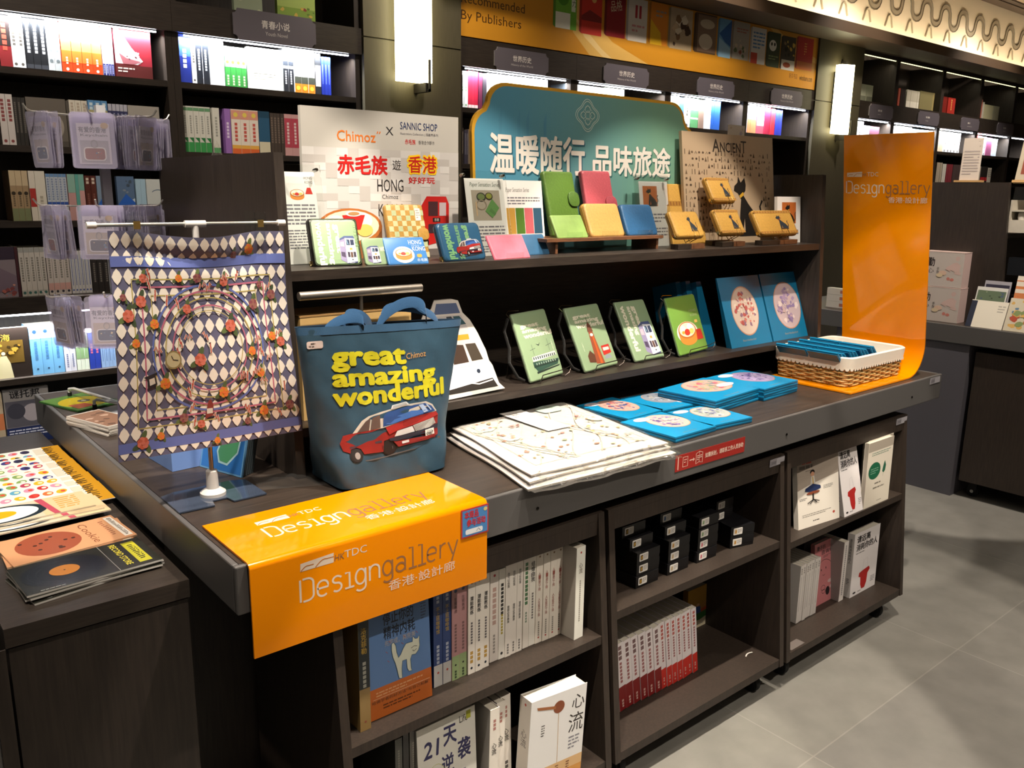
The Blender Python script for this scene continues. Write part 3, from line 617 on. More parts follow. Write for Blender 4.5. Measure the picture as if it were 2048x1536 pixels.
fill_row(1.035, R4, [
 (-30, 28, 1, .21, face('#8c7f86', a_mount), 'misty mountain cover novel', {'py': 500}), (28, 34, 1, .21, {'c': '#4a2a30'}, 'dark maroon novel', {'py': 500}),
 (35, 89, 5, .205, {'c': '#cfc8c0', 'b': [(.0, .12, '#b8b6ac'), (.9, 1, '#a8a8a4')], 'm': [('dots', .8, .3, .4, '#8d8880'), ('disc', .07, .3, '#3f6a64')]}, 'cream novels with teal dots', {'py': 500}),
 (90, 136, 4, .20, {'c': '#d0c6c0', 'b': [(.1, .25, '#d8a8a0'), (.85, 1, '#9a6a66')], 'm': [('dots', .8, .35, .35, '#8d8880'), ('disc', .07, .25, '#3a3a44')]}, 'cream and rose novels', {'py': 500}),
 (137, 178, 6, .185, {'c': '#d4d2d2', 'm': [('dots', .9, .2, .35, '#7d88b4'), ('disc', .08, .3, '#5a68a8')]}, 'slim white and blue novels', {'py': 500}),
 (179, 215, 3, .185, {'c': '#34302f', 'm': [('dots', .7, .25, .3, '#7a746e')]}, 'slim black novels', {'py': 500}),
], K1)
fill_row(0.691, R5, [
 (-25, 60, 1, .215, face('#2a211c', a_gold), 'dark gold novel with a pale robed figure', {'py': 700}),
 (61, 127, 3, .21, {'c': '#74b4e4', 'b': [(.75, 1, '#bfe2fa')], 'm': [('dots', .7, .3, .25, '#4a80b8'), ('disc', .9, .2, '#2a4a70'), ('disc', .12, .1, '#2a4a70')]}, 'thick sky blue novels', {'py': 700}),
 (128, 151, 2, .175, {'c': '#d8dcea', 'm': [('tri', .9, .5, '#8a9ad0'), ('dots', .45, .1, .3, '#7a84a8')]}, 'white novels with blue wedges', {'py': 700}),
 (152, 177, 3, .17, {'c': '#d8e4d4', 'b': [(.3, .6, '#86a878')], 'm': [('dots', .9, .65, .4, '#5a7a58')]}, 'white and green novels', {'py': 700}),
 (178, 200, 2, .165, {'c': '#2a3fa4', 'b': [(.8, 1, '#3f78d8')], 'm': [('dots', .55, .45, .4, '#c86a86'), ('dots', .7, .6, .4, '#d8a0c0')]}, 'deep blue novels', {'py': 700}),
 (201, 231, 4, .16, {'c': '#8fb0dc', 'b': [(.8, 1, '#c4dcf4')], 'm': [('dots', .7, .2, .3, '#6484b8')]}, 'pale blue novels', {'py': 700}),
], K1)
fill_row(0.395, 'bottom row at left', [(-12, 8, 1, .24, {'c': '#b8a890', 'b': [(.3, .6, '#c87a50')]}, 'tan spine book', {'py': 830}), (10, 102, 1, .245, face('#8f8b8a', a_mag), 'grey crime magazine with big black title', {'py': 830})], K1)
R1 = 'lit row under youth novel sign'; R2 = 'second row under youth novels'
fill_row(1.961, R1, [
 (360, 384, 1, .21, {'c': '#1f2f86', 'b': [(.55, 1, '#3a5ed0')], 'm': [('dots', .7, .35, .35, '#cfd8f4')]}, 'royal blue novel'), (385, 394, 1, .205, wt('#f0f3fa'), 'slim white novel'),
 (394, 420, 2, .205, {'c': '#eef2f8', 'b': [(0.0, .9, '#20242c')], 'm': [('dots', .75, .3, .3, '#c8d0dc')]}, 'white topped black novels'), (421, 450, 3, .205, wt('#f0f3fa', '#d0d8e4'), 'bare white novels'),
 (451, 494, 4, .18, {'c': '#3f9a48', 'b': [(.5, 1, '#c8ecd8')], 'm': [('disc', .62, .3, '#c8d048'), ('dots', .3, .1, .35, '#d0e8c0')]}, 'green meadow novels'),
 (496, 566, 1, .19, face('#f4f6f4', a_moz), 'bright white cover novel'), (567, 588, 2, .20, {'c': '#e8ecf2', 'b': [(0, .55, '#23262c'), (.62, .72, '#3a3f48')], 'm': [('dots', .5, .2, .3, '#c8ccd4')]}, 'black bottomed white novels'),
 (589, 630, 3, .205, {'c': '#f2f2ee', 'b': [(0, .22, '#e08a2a'), (.22, .38, '#4a4e44')], 'm': [('disc', .12, .3, '#f4d048')]}, 'orange footed white novels'), (631, 642, 1, .20, {'c': '#2a2c30', 'b': [(.2, .7, '#e8e8e8')]}, 'black edged novel'),
 (643, 662, 3, .185, {'c': '#2438a8', 'm': [('dots', .8, .3, .3, '#6f86e0')]}, 'blue paperbacks'),
], K2)
fill_row(1.657, R2, [
 (365, 422, 5, .205, {'c': '#d8d6cc', 'b': [(0, .22, '#3f9a54'), (.9, .97, '#6a9a70')], 'm': [('tri', .32, .2, '#2f7a44'), ('dots', .8, .4, .3, '#a0a098')]}, 'white and green novels', {'py': 250}),
 (426, 440, 1, .205, {'c': '#d8d6cc', 'b': [(0, .12, '#3f9a54')], 'm': [('dots', .8, .4, .3, '#a0a098')]}, 'tilted white and green novel', {'py': 250}), (450, 462, 1, .205, {'c': '#9a6fb8', 'm': [('dots', .7, .4, .4, '#e0d0ea')]}, 'purple novel', {'py': 250}),
 (463, 517, 3, .205, {'c': '#e8ddd0', 'b': [(0, .12, '#dc6a3a'), (.12, .2, '#e8b050'), (.78, .98, '#dc9a86')], 'm': [('disc', .88, .25, '#e8d060'), ('dots', .7, .3, .3, '#c85a50')]}, 'cream novels with coral tops', {'py': 250}),
 (518, 540, 1, .205, {'c': '#2f5a7a', 'b': [(0, .3, '#d8d0b4'), (.85, 1, '#234860')]}, 'wide navy novel', {'py': 250}), (541, 568, 4, .20, {'c': '#4c423c', 'm': [('dots', .9, .3, .5, '#7a6a60')]}, 'dark brown novels', {'py': 250}),
 (569, 640, 5, .20, {'c': '#d4a4a4', 'b': [(.2, .9, '#c04a5c')], 'm': [('dots', .8, .3, .3, '#e8d0d0')]}, 'rose red novels', {'py': 250}),
], K2)
# books above the fascia, cut by the frame
fill_row(2.2965, 'ledge above the youth novel sign', [(468, 525, 1, .20, face('#9aa68c', lambda b, w, h: b.blobs(0, 0, w, h, ['#7d9070', '#c0c8a8', '#d8d2b8'], 12, 3)), 'pale green picture book', {'py': 10}),
 (556, 632, 1, .20, face('#9fb45c', lambda b, w, h: (b.rect(0, 0, w, h * .3, '#7d9a3a'), b.blobs(0, 0, w, h * .4, ['#8a3f2a', '#c8a84a', '#5c7a2c'], 9, 5))), 'grassy field picture book', {'py': 10, 'y': 0.01})], (0.9035, 1.855))
# centre cases
KC = [(CX[i], CX[i + 1]) for i in range(4)]
fill_row(1.961, 'lit row beside the first pillar', [
 (921, 936, 2, .20, wt('#e8ecf0', '#8ab08a'), 'white paperbacks'), (937, 957, 3, .205, {'c': '#b3203a', 'b': [(0, .1, '#e8c8c8')]}, 'crimson histories'), (958, 965, 1, .2, {'c': '#5c2038'}, 'maroon history'), (966, 974, 1, .2, {'c': '#2f2a30'}, 'black history'),
 (975, 1096, 12, .205, {'c': '#eef2f6', 'm': [('dots', .9, .6, .4, '#7a8494')]}, 'white histories')], KC[0], )
fill_row(1.961, 'lit row behind the teal board', [(1100, 1132, 4, .2, {'c': '#3a3f44', 'b': [(.85, 1, '#cfd4d8')]}, 'dark histories'), (1133, 1210, 9, .2, wt('#eef2f6'), 'blank histories'), (1211, 1250, 4, .205, {'c': '#c8d4a8'}, 'lime histories')], KC[1])
fill_row(1.961, 'lit row at the teal board corner', [(1315, 1345, 4, .205, wt('#f0f2f6'), 'white tomes'), (1346, 1362, 1, .205, {'c': '#e4ecf4', 'b': [(0, .8, '#8fc4e4')]}, 'light blue tome'), (1362, 1372, 1, .2, {'c': '#3c6ab0', 'b': [(.1, .4, '#a84858')]}, 'blue and red tome'), (1373, 1386, 1, .205, wt('#f2f4f6'), 'lone white tome'), (1387, 1402, 1, .205, {'c': '#5c9a68', 'b': [(.6, .66, '#d8e8d8'), (.3, .36, '#d8e8d8')]}, 'green tome'), (1403, 1413, 1, .2, {'c': '#8a7468'}, 'brown tome'), (1414, 1427, 1, .205, {'c': '#e4e8f0', 'b': [(.5, 1, '#8ab0d4')]}, 'white and blue tome'), (1428, 1446, 3, .205, {'c': '#2a5ab0'}, 'blue tomes')], KC[2])
fill_row(1.961, 'lit row over the beige poster', [(1482, 1494, 2, .2, {'c': '#8a86c8'}, 'lilac tomes'), (1495, 1502, 1, .2, {'c': '#e8dce4'}, 'pink white tome'), (1503, 1520, 3, .205, {'c': '#e8a878', 'b': [(.5, 1, '#f2e0d4')]}, 'peach tomes'), (1521, 1536, 2, .205, {'c': '#d8647a', 'b': [(.3, 1, '#f0d8dc')]}, 'rose tomes'), (1537, 1548, 2, .205, {'c': '#c02c50'}, 'crimson tomes'), (1549, 1558, 2, .2, {'c': '#c83040'}, 'scarlet tomes'), (1559, 1572, 2, .195, {'c': '#2a38a8'}, 'indigo tomes')], KC[3])
fill_row(1.65, 'second row beside the first pillar', [(921, 928, 2, .2, {'c': '#3f3834', 'm': [('dots', .9, .3, .4, '#a89a8a')]}, 'dark histories', {'py': 280}), (929, 936, 2, .19, {'c': '#4c4858', 'm': [('dots', .9, .3, .4, '#9a98a8')]}, 'slate histories', {'py': 280}), (937, 950, 2, .195, {'c': '#9c8a78', 'm': [('dots', .9, .3, .3, '#6a5a4c')]}, 'tan histories', {'py': 280}), (951, 1000, 6, .2, {'c': '#5a524c'}, 'grey brown histories', {'py': 280})], KC[0])
fill_row(1.65, 'second row beside the beige poster', [(1365, 1446, 8, .2, {'c': '#6a6258'}, 'grey brown tomes', {'py': 320})], KC[2]); 
# right cases
KR = [(RX[i], RX[i + 1]) for i in range(5)]
TN = [('first', [(1722, 1734, 1, .15, {'c': '#c9cbb2', 'b': [(0, .35, '#8a8c78')]}, 'pale green set'), (1735, 1747, 1, .15, {'c': '#b9bba2', 'b': [(0, .35, '#7d7f6c')]}, 'grey green set')]),
 ('second', [(1798, 1802, 1, .17, {'c': '#b85a48'}, 'brick red book'), (1803, 1813, 2, .17, {'c': '#2a211e'}, 'black books'), (1815, 1841, 6, .17, {'c': '#c9c2b0', 'b': [(.0, .4, '#e8e2d4')]}, 'silvery books'), (1842, 1868, 1, .18, {'c': '#857c56'}, 'olive box file'), (1868, 1873, 1, .18, {'c': '#a0905e'}, 'gold spine book')]),
 ('third', [(1889, 1898, 1, .165, {'c': '#7a241e'}, 'deep red book'), (1899, 1914, 1, .165, {'c': '#a8322a', 'm': [('dots', .9, .3, .4, '#d8b060')]}, 'red book with gold writing')]),
 ('fourth', [(1964, 1969, 1, .2, {'c': '#b8685a'}, 'coral book'), (1970, 1973, 1, .18, {'c': '#d8cfc0'}, 'slim cream book'), (1974, 1991, 1, .16, {'c': '#c6c09c'}, 'cream box file'), (1992, 2003, 3, .16, {'c': '#a8a48c'}, 'grey green books')])]
for i, (nm, e) in enumerate(TN): fill_row(2.315, nm + ' warm niche', [q + ({'py': 215, 'y': 0.02},) for q in e], KR[i])
RL = [('first lit row past the lamp', [(1712, 1724, 1, .2, wt('#e4eaf2'), 'white box set'), (1725, 1737, 1, .17, {'c': '#b8c8d4'}, 'pale blue box set'), (1738, 1757, 1, .17, {'c': '#6a4050'}, 'plum cover book')]),
 ('second lit row past the lamp', [(1789, 1822, 4, .2, wt('#e8eef6', '#c8d4e0'), 'white books'), (1823, 1846, 3, .19, {'c': '#6aa6c8'}, 'aqua books'), (1847, 1866, 2, .19, wt('#dfe6ee'), 'pale books')]),
 ('third lit row past the lamp', [(1875, 1887, 2, .2, {'c': '#d8c2a8'}, 'peach books'), (1888, 1921, 5, .2, wt('#e4ecf6'), 'icy white books')]),
 ('fourth lit row past the lamp', [(1952, 1962, 2, .2, {'c': '#b8282c'}, 'red books'), (1963, 1973, 2, .195, wt('#e8ecf2'), 'white reference books'), (1974, 1985, 2, .19, {'c': '#8a4a6a'}, 'mauve books'), (1986, 1996, 2, .185, {'c': '#c8d4e2'}, 'ice blue books')])]
for i, (nm, e) in enumerate(RL): fill_row(1.945, nm, [q + ({'py': 280},) for q in e], KR[i])
fill_row(1.64, 'row behind the standing letter', [(1873, 1884, 3, .2, {'c': '#a89c8a'}, 'beige books', {'py': 340}), (1885, 1892, 2, .19, {'c': '#c8c4bc'}, 'chalk books', {'py': 340}), (1893, 1905, 3, .19, {'c': '#7a3038'}, 'wine red books', {'py': 340}), (1906, 1934, 4, .19, {'c': '#4a3c3c'}, 'dark books', {'py': 340})], KR[2])
fill_row(1.64, 'row past the standing letter', [(1950, 1962, 2, .19, {'c': '#c4bcae'}, 'stone coloured books', {'py': 340}), (1963, 1976, 3, .19, {'c': '#2c2826', 'b': [(.2, .4, '#b02a30')]}, 'black and red books', {'py': 340}), (1977, 1984, 2, .18, wt('#cfc8bc'), 'ivory books', {'py': 340})], KR[3])
# ================================================================ tables, riser, carts, low cabinets
ZT = 0.88
def display_table(x, label, xl=2.637):
    t = thing('display_table', label, 'table', tr(x, 0, 0)); D = 1.55
    b = MB('tabletop'); b.box(0.012, xl - 0.012, 0.012, D - 0.012, ZT - 0.03, ZT - 0.0008); b.build('table_top', t, smooth=False)
    def ap(x0, x1, y0, y1):
        b = MB('greymetal'); b.box(x0, x1, y0, y1, ZT - 0.09, ZT); o = b.build('apron', t, smooth=False)
        m = o.modifiers.new('bev', 'BEVEL'); m.width = 0.003; m.segments = 2
    ap(0, xl, 0, 0.0115); ap(0, xl, D - 0.0115, D); ap(0, 0.0115, 0.0118, D - 0.0118); ap(xl - 0.0115, xl, 0.0118, D - 0.0118)
    b = MB('darkwood_v' if x < 1 else 'greybase'); b.box(0.012, xl - 0.012, 0.42, 1.13, 0, ZT - 0.0305); b.build('base', t, smooth=False)
    for sx in (0.25, 0.62, 1.5, 2.2):
        b = MB('chrome'); b.X = tr(xl * sx / 2.4, 0, ZT - 0.055) @ Matrix.Rotation(math.pi / 2, 4, 'X'); b.lathe([(0.004, 0), (0.004, 0.0015), (0.002, 0.003)], 10, '#3a3836'); b.build('screw', t)
    return t
display_table(0, 'long dark display table with grey metal apron in the middle')
display_table(3.9, 'second dark display table with grey apron beyond the orange sign')
def riser(x0, x1, label):
    t = thing('display_riser', label, 'display shelf', tr(x0, 0, ZT)); w = x1 - x0; H = 0.697; yf = lambda z: 0.349 + 0.046 * z / H
    for a in (0, w - 0.021):
        b = MB('darkwood_v')
        lo = [(a, yf(0), 0.0002), (a + 0.021, yf(0), 0.0002), (a + 0.021, 1.12, 0.0002), (a, 1.12, 0.0002)]; hi = [(p[0], p[1] if p[1] > 1 else yf(H), H) for p in lo]
        b.hexa(lo, hi); b.build('end_panel', t, smooth=False)
    b = MB('darkwood'); b.box(0.0212, w - 0.0212, 0.381, 1.118, 0.4305, 0.4525); b.build('upper_shelf', t, smooth=False)
    b = MB('darkwood'); b.box(0.0212, w - 0.0212, 0.358, 1.118, 0.09, 0.11); b.build('lower_shelf', t, smooth=False)
    b = MB('darkwood'); b.box(0.0212, w - 0.0212, 0.52, 0.54, 0.0002, 0.0898); b.build('kick_board', t, smooth=False)
    b = MB('darkwood'); b.box(0.0212, w - 0.0212, 0.73, 0.745, 0.1102, 0.4303); b.build('divider', t, smooth=False)
    return t
ZU, ZS = ZT + 0.4528, ZT + 0.1103                   # upper shelf, lower step
riser(0.283, 2.40, 'stepped dark display riser standing on the long table')
riser(4.05, 6.1, 'dark riser on the far table, seen end on')
def price_strip(parent_label, M, w=0.075, h=0.022, grey=True):
    t = thing('price_tag', parent_label, 'price tag', M, 'barcode price tags')
    b = MB('satin'); b.box(0, w, -0.0012, 0, 0, h, '#8d8a90'); b.front(-0.0012); b.rect(w * .46, h * .1, w * .97, h * .9, '#c4c2c8')
    for i in range(14): b.rect(w * (.49 + .033 * i), h * .2, w * (.49 + .033 * i) + w * (0.008 if i % 3 else 0.016), h * .85, '#77747c')
    b.text('20000', w * .06, h * .25, w * .42, h * .7, '#55525a'); b.build('tag_strip', t, smooth=False)
    return t
def cart(x0, x1, shelf, label, zb=0.09, yt=0.017, yb=-0.045, z1=0.757):
    t = thing('rolling_bookshelf', label, 'bookshelf', tr(x0, 0, 0), 'rolling book carts under the long table'); w = x1 - x0; D = 0.395
    yf = lambda z: yb + (yt - yb) * (z - zb) / (z1 - zb)
    for a in (0, w - 0.02):
        b = MB('casewood'); b.hexa([(a, yb, zb), (a + 0.02, yb, zb), (a + 0.02, D, zb), (a, D, zb)], [(a, yt, z1), (a + 0.02, yt, z1), (a + 0.02, D, z1), (a, D, z1)]); b.build('side_panel', t, smooth=False)
    def board(n, z, th):
        b = MB('casewood'); y = yf(z) + 0.001; b.box(0.0203, w - 0.0203, y, D - 0.011, z - th, z); b.build(n, t, smooth=False)
    board('shelf', shelf, 0.022); board('shelf', zb + 0.025, 0.025); board('top_board', z1, 0.018)
    b = MB('casewood'); b.box(0.0203, w - 0.0203, yt + 0.001, yt + 0.015, z1 - 0.055, z1 - 0.0183); b.build('header_rail', t, smooth=False)
    b = MB('casewood'); b.box(0.0203, w - 0.0203, D - 0.01, D, zb, z1); b.build('back_panel', t, smooth=False)
    for cx in (0.07, w - 0.07):
        for cy in (0.02, D - 0.05):
            b = MB('rubber'); b.X = tr(cx, cy, 0); b.box(-0.02, 0.02, -0.02, 0.02, zb - 0.006, zb - 0.0005, '#2a2a2a', 'metal')
            b.hexa([(-0.016, -0.02, 0.03), (-0.012, -0.02, 0.03), (-0.012, 0.02, 0.03), (-0.016, 0.02, 0.03)], [(-0.016, -0.02, zb - .006), (-0.012, -0.02, zb - .006), (-0.012, 0.02, zb - .006), (-0.016, 0.02, zb - .006)], '#141414')
            b.hexa([(0.012, -0.02, 0.03), (0.016, -0.02, 0.03), (0.016, 0.02, 0.03), (0.012, 0.02, 0.03)], [(0.012, -0.02, zb - .006), (0.016, -0.02, zb - .006), (0.016, 0.02, zb - .006), (0.012, 0.02, zb - .006)], '#141414')
            c = b.build('caster', t)
            b = MB('rubber'); b.X = tr(cx, cy, 0.031) @ Matrix.Rotation(math.pi / 2, 4, 'Y'); b.lathe([(0.006, -0.0165), (0.008, -0.011), (0.029, -0.010), (0.031, -0.006), (0.031, 0.006), (0.029, 0.010), (0.008, 0.011), (0.006, 0.0165)], 20, '#0e0e0e'); b.lathe([(0.009, -0.0185), (0.007, -0.017)], 10, '#8a8a8a', 'chrome'); b.build('wheel', c)
    return t, yf
CARTS = [cart(0.182, 0.912, 0.447, 'dark rolling bookshelf nearest the orange counter wrap'), cart(0.926, 1.674, 0.492, 'dark rolling bookshelf holding the small black boxes'), cart(1.69, 2.437, 0.473, 'dark rolling bookshelf nearest the open floor')]
cart(3.93, 4.68, 0.47, 'dark rolling bookshelf under the far table')
# barcode tags: on the table end, and at the top right of two carts
price_strip('grey barcode tag at the end of the long table apron', tr(2.545, -0.0002, 0.852))
price_strip('grey barcode tag on top of the middle book cart', tr(1.60, 0.0165, 0.729))
price_strip('grey barcode tag on top of the last book cart', tr(2.36, 0.0165, 0.729))
# red notice on the apron
f = Frame(PY(1350, 934, -0.0003), (1, 0, 0), (0, 0, 1)); w = f.uv(1489, 888)[0]; h = 0.043
t = thing('red_notice', 'red strip notice stuck on the grey table apron', 'sticker', tr(f.O.x, -0.0003, 0.812))
b = MB('satin'); b.box(0, w, -0.0008, 0, 0, h, '#9c2a24'); b.front(-0.0008)
b.rect(w * .03, h * .1, w * .042, h * .9, '#e0b8a8'); b.line([(w * .1, h * .2), (w * .165, h * .2), (w * .165, h * .8), (w * .1, h * .8)], 0.002, '#e0b8a8', True); b.lines(w * .115, h * .4, w * .15, h * .7, 2, '#e0b8a8')
b.line([(w * .19, h * .5), (w * .25, h * .5)], 0.003, '#e0b8a8'); b.poly([(w * .24, h * .38), (w * .262, h * .5), (w * .24, h * .62)], '#e0b8a8')
b.line([(w * .28, h * .15), (w * .325, h * .25), (w * .37, h * .15), (w * .37, h * .8), (w * .325, h * .9), (w * .28, h * .8)], 0.002, '#e0b8a8', True); b.line([(w * .325, h * .25), (w * .325, h * .9)], 0.0015, '#e0b8a8'); b.lines(w * .29, h * .35, w * .36, h * .7, 3, '#e0b8a8')
b.text('如需拆封，请联系工作人员协助', w * .41, h * .36, w * .975, h * .68, '#e8c8b8', 0.02); b.build('notice_strip', t, smooth=False)
# left low cabinets
t = thing('low_cabinet', 'low dark cabinet carrying the sticker packs, beside the table', 'cabinet', tr(-0.318, 0.20, 0))
b = MB('darkwood'); b.box(0, 0.305, 0, 1.25, 0.752, 0.787); b.build('top_board', t, smooth=False)
b = MB('darkwood_v'); b.box(0.004, 0.301, 0.003, 1.247, 0, 0.7485); b.build('body', t, smooth=False)
ZC = 0.7872
t = thing('low_cabinet', 'grey low cabinet cut by the edge, with a white label', 'cabinet', tr(-0.80, 0.175, 0))
b = MB('greymetal'); b.box(0, 0.47, 0, 1.2, 0, 0.77); b.build('body', t, smooth=False)
b = MB('darkwood_v'); b.box(0.455, 0.478, -0.004, -0.0004, 0, 0.765); b.build('edge_strip', t, smooth=False)
b = MB('paper'); b.box(0.25, 0.452, -0.0015, -0.0003, 0.60, 0.665, '#e8e4e0'); b.build('label_card', t, smooth=False)
# ---------------------------------------------------------------- stroke lettering for the orange displays
E_ = [(0.06, 0.53), (0.66, 0.53), (0.66, 0.7)] + arc(0.36, 0.68, 0.30, 0.32, 0, 180, 8)[1:] + [(0.06, 0.32)] + arc(0.36, 0.32, 0.30, 0.32, 180, 315, 7)[1:]
LET = {'D': (0.95, [[(0.06, 0.0), (0.06, 1.42)], [(0.2, 1.42), (0.45, 1.42)] + arc(0.45, 1.1, 0.34, 0.32, 90, 0, 6)[1:] + [(0.79, 0.32)] + arc(0.45, 0.32, 0.34, 0.32, 0, -90, 6)[1:] + [(0.2, 0.0)]]),
 'e': (0.84, [E_]), 's': (0.76, [[(0.6, 0.86)] + arc(0.34, 0.78, 0.24, 0.22, 50, 270, 9) + arc(0.34, 0.28, 0.26, 0.28, 90, -140, 10)]),
 'i': (0.62, [[(0.06, 1.0), (0.32, 1.0), (0.32, 0.0)], [(0.04, 0.0), (0.58, 0.0)]]),
 'g': (0.84, [arc(0.36, 0.5, 0.3, 0.5, 0, 360, 18), [(0.66, 1.0), (0.66, -0.16)] + arc(0.36, -0.16, 0.3, 0.28, 0, -150, 8)[1:]]),
 'n': (0.84, [[(0.08, 0.0), (0.08, 1.0)], [(0.08, 0.68)] + arc(0.38, 0.68, 0.29, 0.32, 180, 0, 9)[1:] + [(0.67, 0.0)]]),
 'a': (0.84, [[(0.1, 0.94)] + arc(0.36, 0.7, 0.29, 0.3, 115, 0, 6)[1:] + [(0.65, 0.0)], arc(0.36, 0.3, 0.29, 0.29, 0, 360, 16)]),
 'l': (0.62, [[(0.06, 1.42), (0.32, 1.42), (0.32, 0.0)], [(0.04, 0.0), (0.58, 0.0)]]),
 'r': (0.62, [[(0.1, 0.0), (0.1, 1.0)], [(0.1, 0.66)] + arc(0.42, 0.64, 0.32, 0.36, 180, 80, 6)[1:]]), 'y': (0.8, [[(0.04, 1.0), (0.36, 0.06)], [(0.7, 1.0), (0.28, -0.42)]])}
def strokes(b, word, x0, y0, x1, xh, wd, cols):
    adv = sum(LET[c][0] for c in word) - 0.15; s = (x1 - x0) / adv; x = x0
    for c, k in zip(word, cols):
        for st in LET[c][1]: b.line([(x + p[0] * s, y0 + p[1] * xh) for p in st], wd, k)
        x += LET[c][0] * s
def gallery_logo(b, x0, y0, w, xh):
    """white and grey shop lettering: mark, four capitals, two words, one line of Han"""
    WH, GR_ = '#e6d3c0', '#9a6a44'; y = y0 + xh * 1.95
    strokes(b, 'Designgallery'.replace('i', 'i'), x0, y0, x0 + w, xh, xh * 0.13, [WH] * 6 + [GR_] * 7)
    mw, mh = w * 0.19, xh * 0.62
    b.poly([(x0 + w * 0.01, y), (x0 + w * 0.01 + mw, y), (x0 + w * 0.012 + mw, y + mh), (x0 + w * 0.012, y + mh * 0.8)], WH)
    for a, r in ((0.02, 0.42), (0.45, 0.62)): b.line([(x0 + w * 0.01 + mw * (a + r * t_ * 0.9), y + mh * (0.05 + 0.75 * r * math.sin(math.pi * min(t_, 0.62)) * 1.3 * (1.0))) for t_ in [k / 8 for k in range(9)]], xh * 0.05, '#c4710a')
    b.text('HK', x0 + w * 0.205, y + mh * 0.1, x0 + w * 0.262, y + mh * 0.72, GR_, 0.01, 0.15); b.text('TDC', x0 + w * 0.265, y + mh * 0.1, x0 + w * 0.40, y + mh * 0.9, WH, -0.01)
    b.text('香港·設計廊', x0 + w * 0.53, y0 - xh * 1.12, x0 + w * 0.985, y0 - xh * 0.42, WH, -0.004)
# orange wrap folded over the near corner of the table
x0, x1 = 0.02, 0.531; dp, fh = 0.205, 0.172
t = thing('counter_wrap', 'orange acrylic wrap folded over the near table corner', 'sign', tr(x0, 0, ZT)); w = x1 - x0
b = MB('acrylic'); r = 0.012; P = [(dp, 0.0006), (dp, 0.0045)]
out = [(-dp, 0.0045)] + [(0.0, 0.0045)] + [(0.0 + r * math.sin(math.radians(a)), 0.0045 - r + r * math.cos(math.radians(a))) for a in (20, 40, 60, 75, 90)] + [(r, -fh)]
inn = [(r - 0.004, -fh)] + [(r - 0.004, -0.006)] + [((r - 0.004) * math.sin(math.radians(a)), 0.0045 - r + (r - 0.004) * math.cos(math.radians(a))) for a in (75, 50, 25)] + [(0, 0.0006), (-dp, 0.0006)]
PR = out + inn; n = len(PR)
OR = '#e88800'
b.add([(0, -p[0], p[1]) for p in PR] + [(w, -p[0], p[1]) for p in PR], [tuple(range(n)), tuple(reversed(range(n, 2 * n)))] + [((i + 1) % n, i, n + i, n + (i + 1) % n) for i in range(n)], OR)
for s_ in (0, w):
    pass
b.on(lambda u, v, h: (u, -r - h, v), 0.0002); gallery_logo(b, 0.088, -0.094, 0.345, 0.03)
b.on(lambda u, v, h: (u, v, 0.0045 + h), 0.0002); gallery_logo(b, 0.078, 0.075, 0.345, 0.034)
b.build('orange_panel', t)
# promotion sticker on its corner
t = thing('promotion_sticker', 'small blue promotion sticker on the orange wrap corner', 'sticker', tr(0.463, -r - 0.0009, ZT - 0.066))
b = MB('gloss'); w, h = 0.07, 0.062; b.box(0, w, -0.0008, 0, 0, h, '#b8403c'); b.front(-0.0008); b.rect(0.003, 0.003, w - .003, h - .003, '#4f86c0'); b.text('本商品', w * .12, h * .66, w * .62, h * .92, '#c23a44', 0.035); b.text('参与活动', w * .2, h * .38, w * .88, h * .62, '#c23a44', 0.035)
b.rect(w * .15, h * .1, w * .78, h * .28, '#e4e6ea', r=0.004); b.line([(w * .55, h * .15), (w * .62, h * .24), (w * .7, h * .15)], 0.001, '#6a8a9a'); b.ell(w * .88, h * .85, w * .07, h * .07, '#d4c486', 10); b.build('sticker_sheet', t, smooth=False)
# orange upright sign on a curved foot at the far end
t = thing('upright_sign', 'tall upright orange sign on a curved foot at the table end', 'sign', tr(2.05, 0.03, ZT)); wd = 0.315
b = MB('acrylic'); C = [(0.0, 0.0008), (0.39, 0.0008)]; R0 = 0.10
for a in range(10, 101, 10): C.append((0.39 + R0 * math.sin(math.radians(a)), 0.0008 + R0 - R0 * math.cos(math.radians(a))))
last = C[-1]; C.append((last[0] - 0.1247, 0.833)); th = 0.005
def offs(C, d):
    O = []
    for i, p in enumerate(C):
        a = C[max(i - 1, 0)]; c = C[min(i + 1, len(C) - 1)]; dx, dz = c[0] - a[0], c[1] - a[1]; L = math.hypot(dx, dz); O.append((p[0] - dz / L * d, p[1] + dx / L * d))
    return O
I = offs(C, th); PR = C + list(reversed(I)); n = len(PR)
b.add([(p[0], 0, p[1]) for p in PR] + [(p[0], wd, p[1]) for p in PR], [tuple(range(n)), tuple(reversed(range(n, 2 * n)))] + [((i + 1) % n, i, n + i, n + (i + 1) % n) for i in range(n)], OR)
p0, p1 = V3((I[-2][0], wd, I[-2][1])), V3((I[-1][0], wd, I[-1][1])); vv = (p1 - p0).normalized(); nn = V3((vv.z * -1, 0, vv.x)); nn = nn if nn.x < 0 else -nn
b.on(lambda u, v, h: tuple(p0 + V3((0, -1, 0)) * u + vv * v + nn * h), 0.0003); gallery_logo(b, 0.01, 0.525, 0.298, 0.029)
b.build('orange_panel', t)
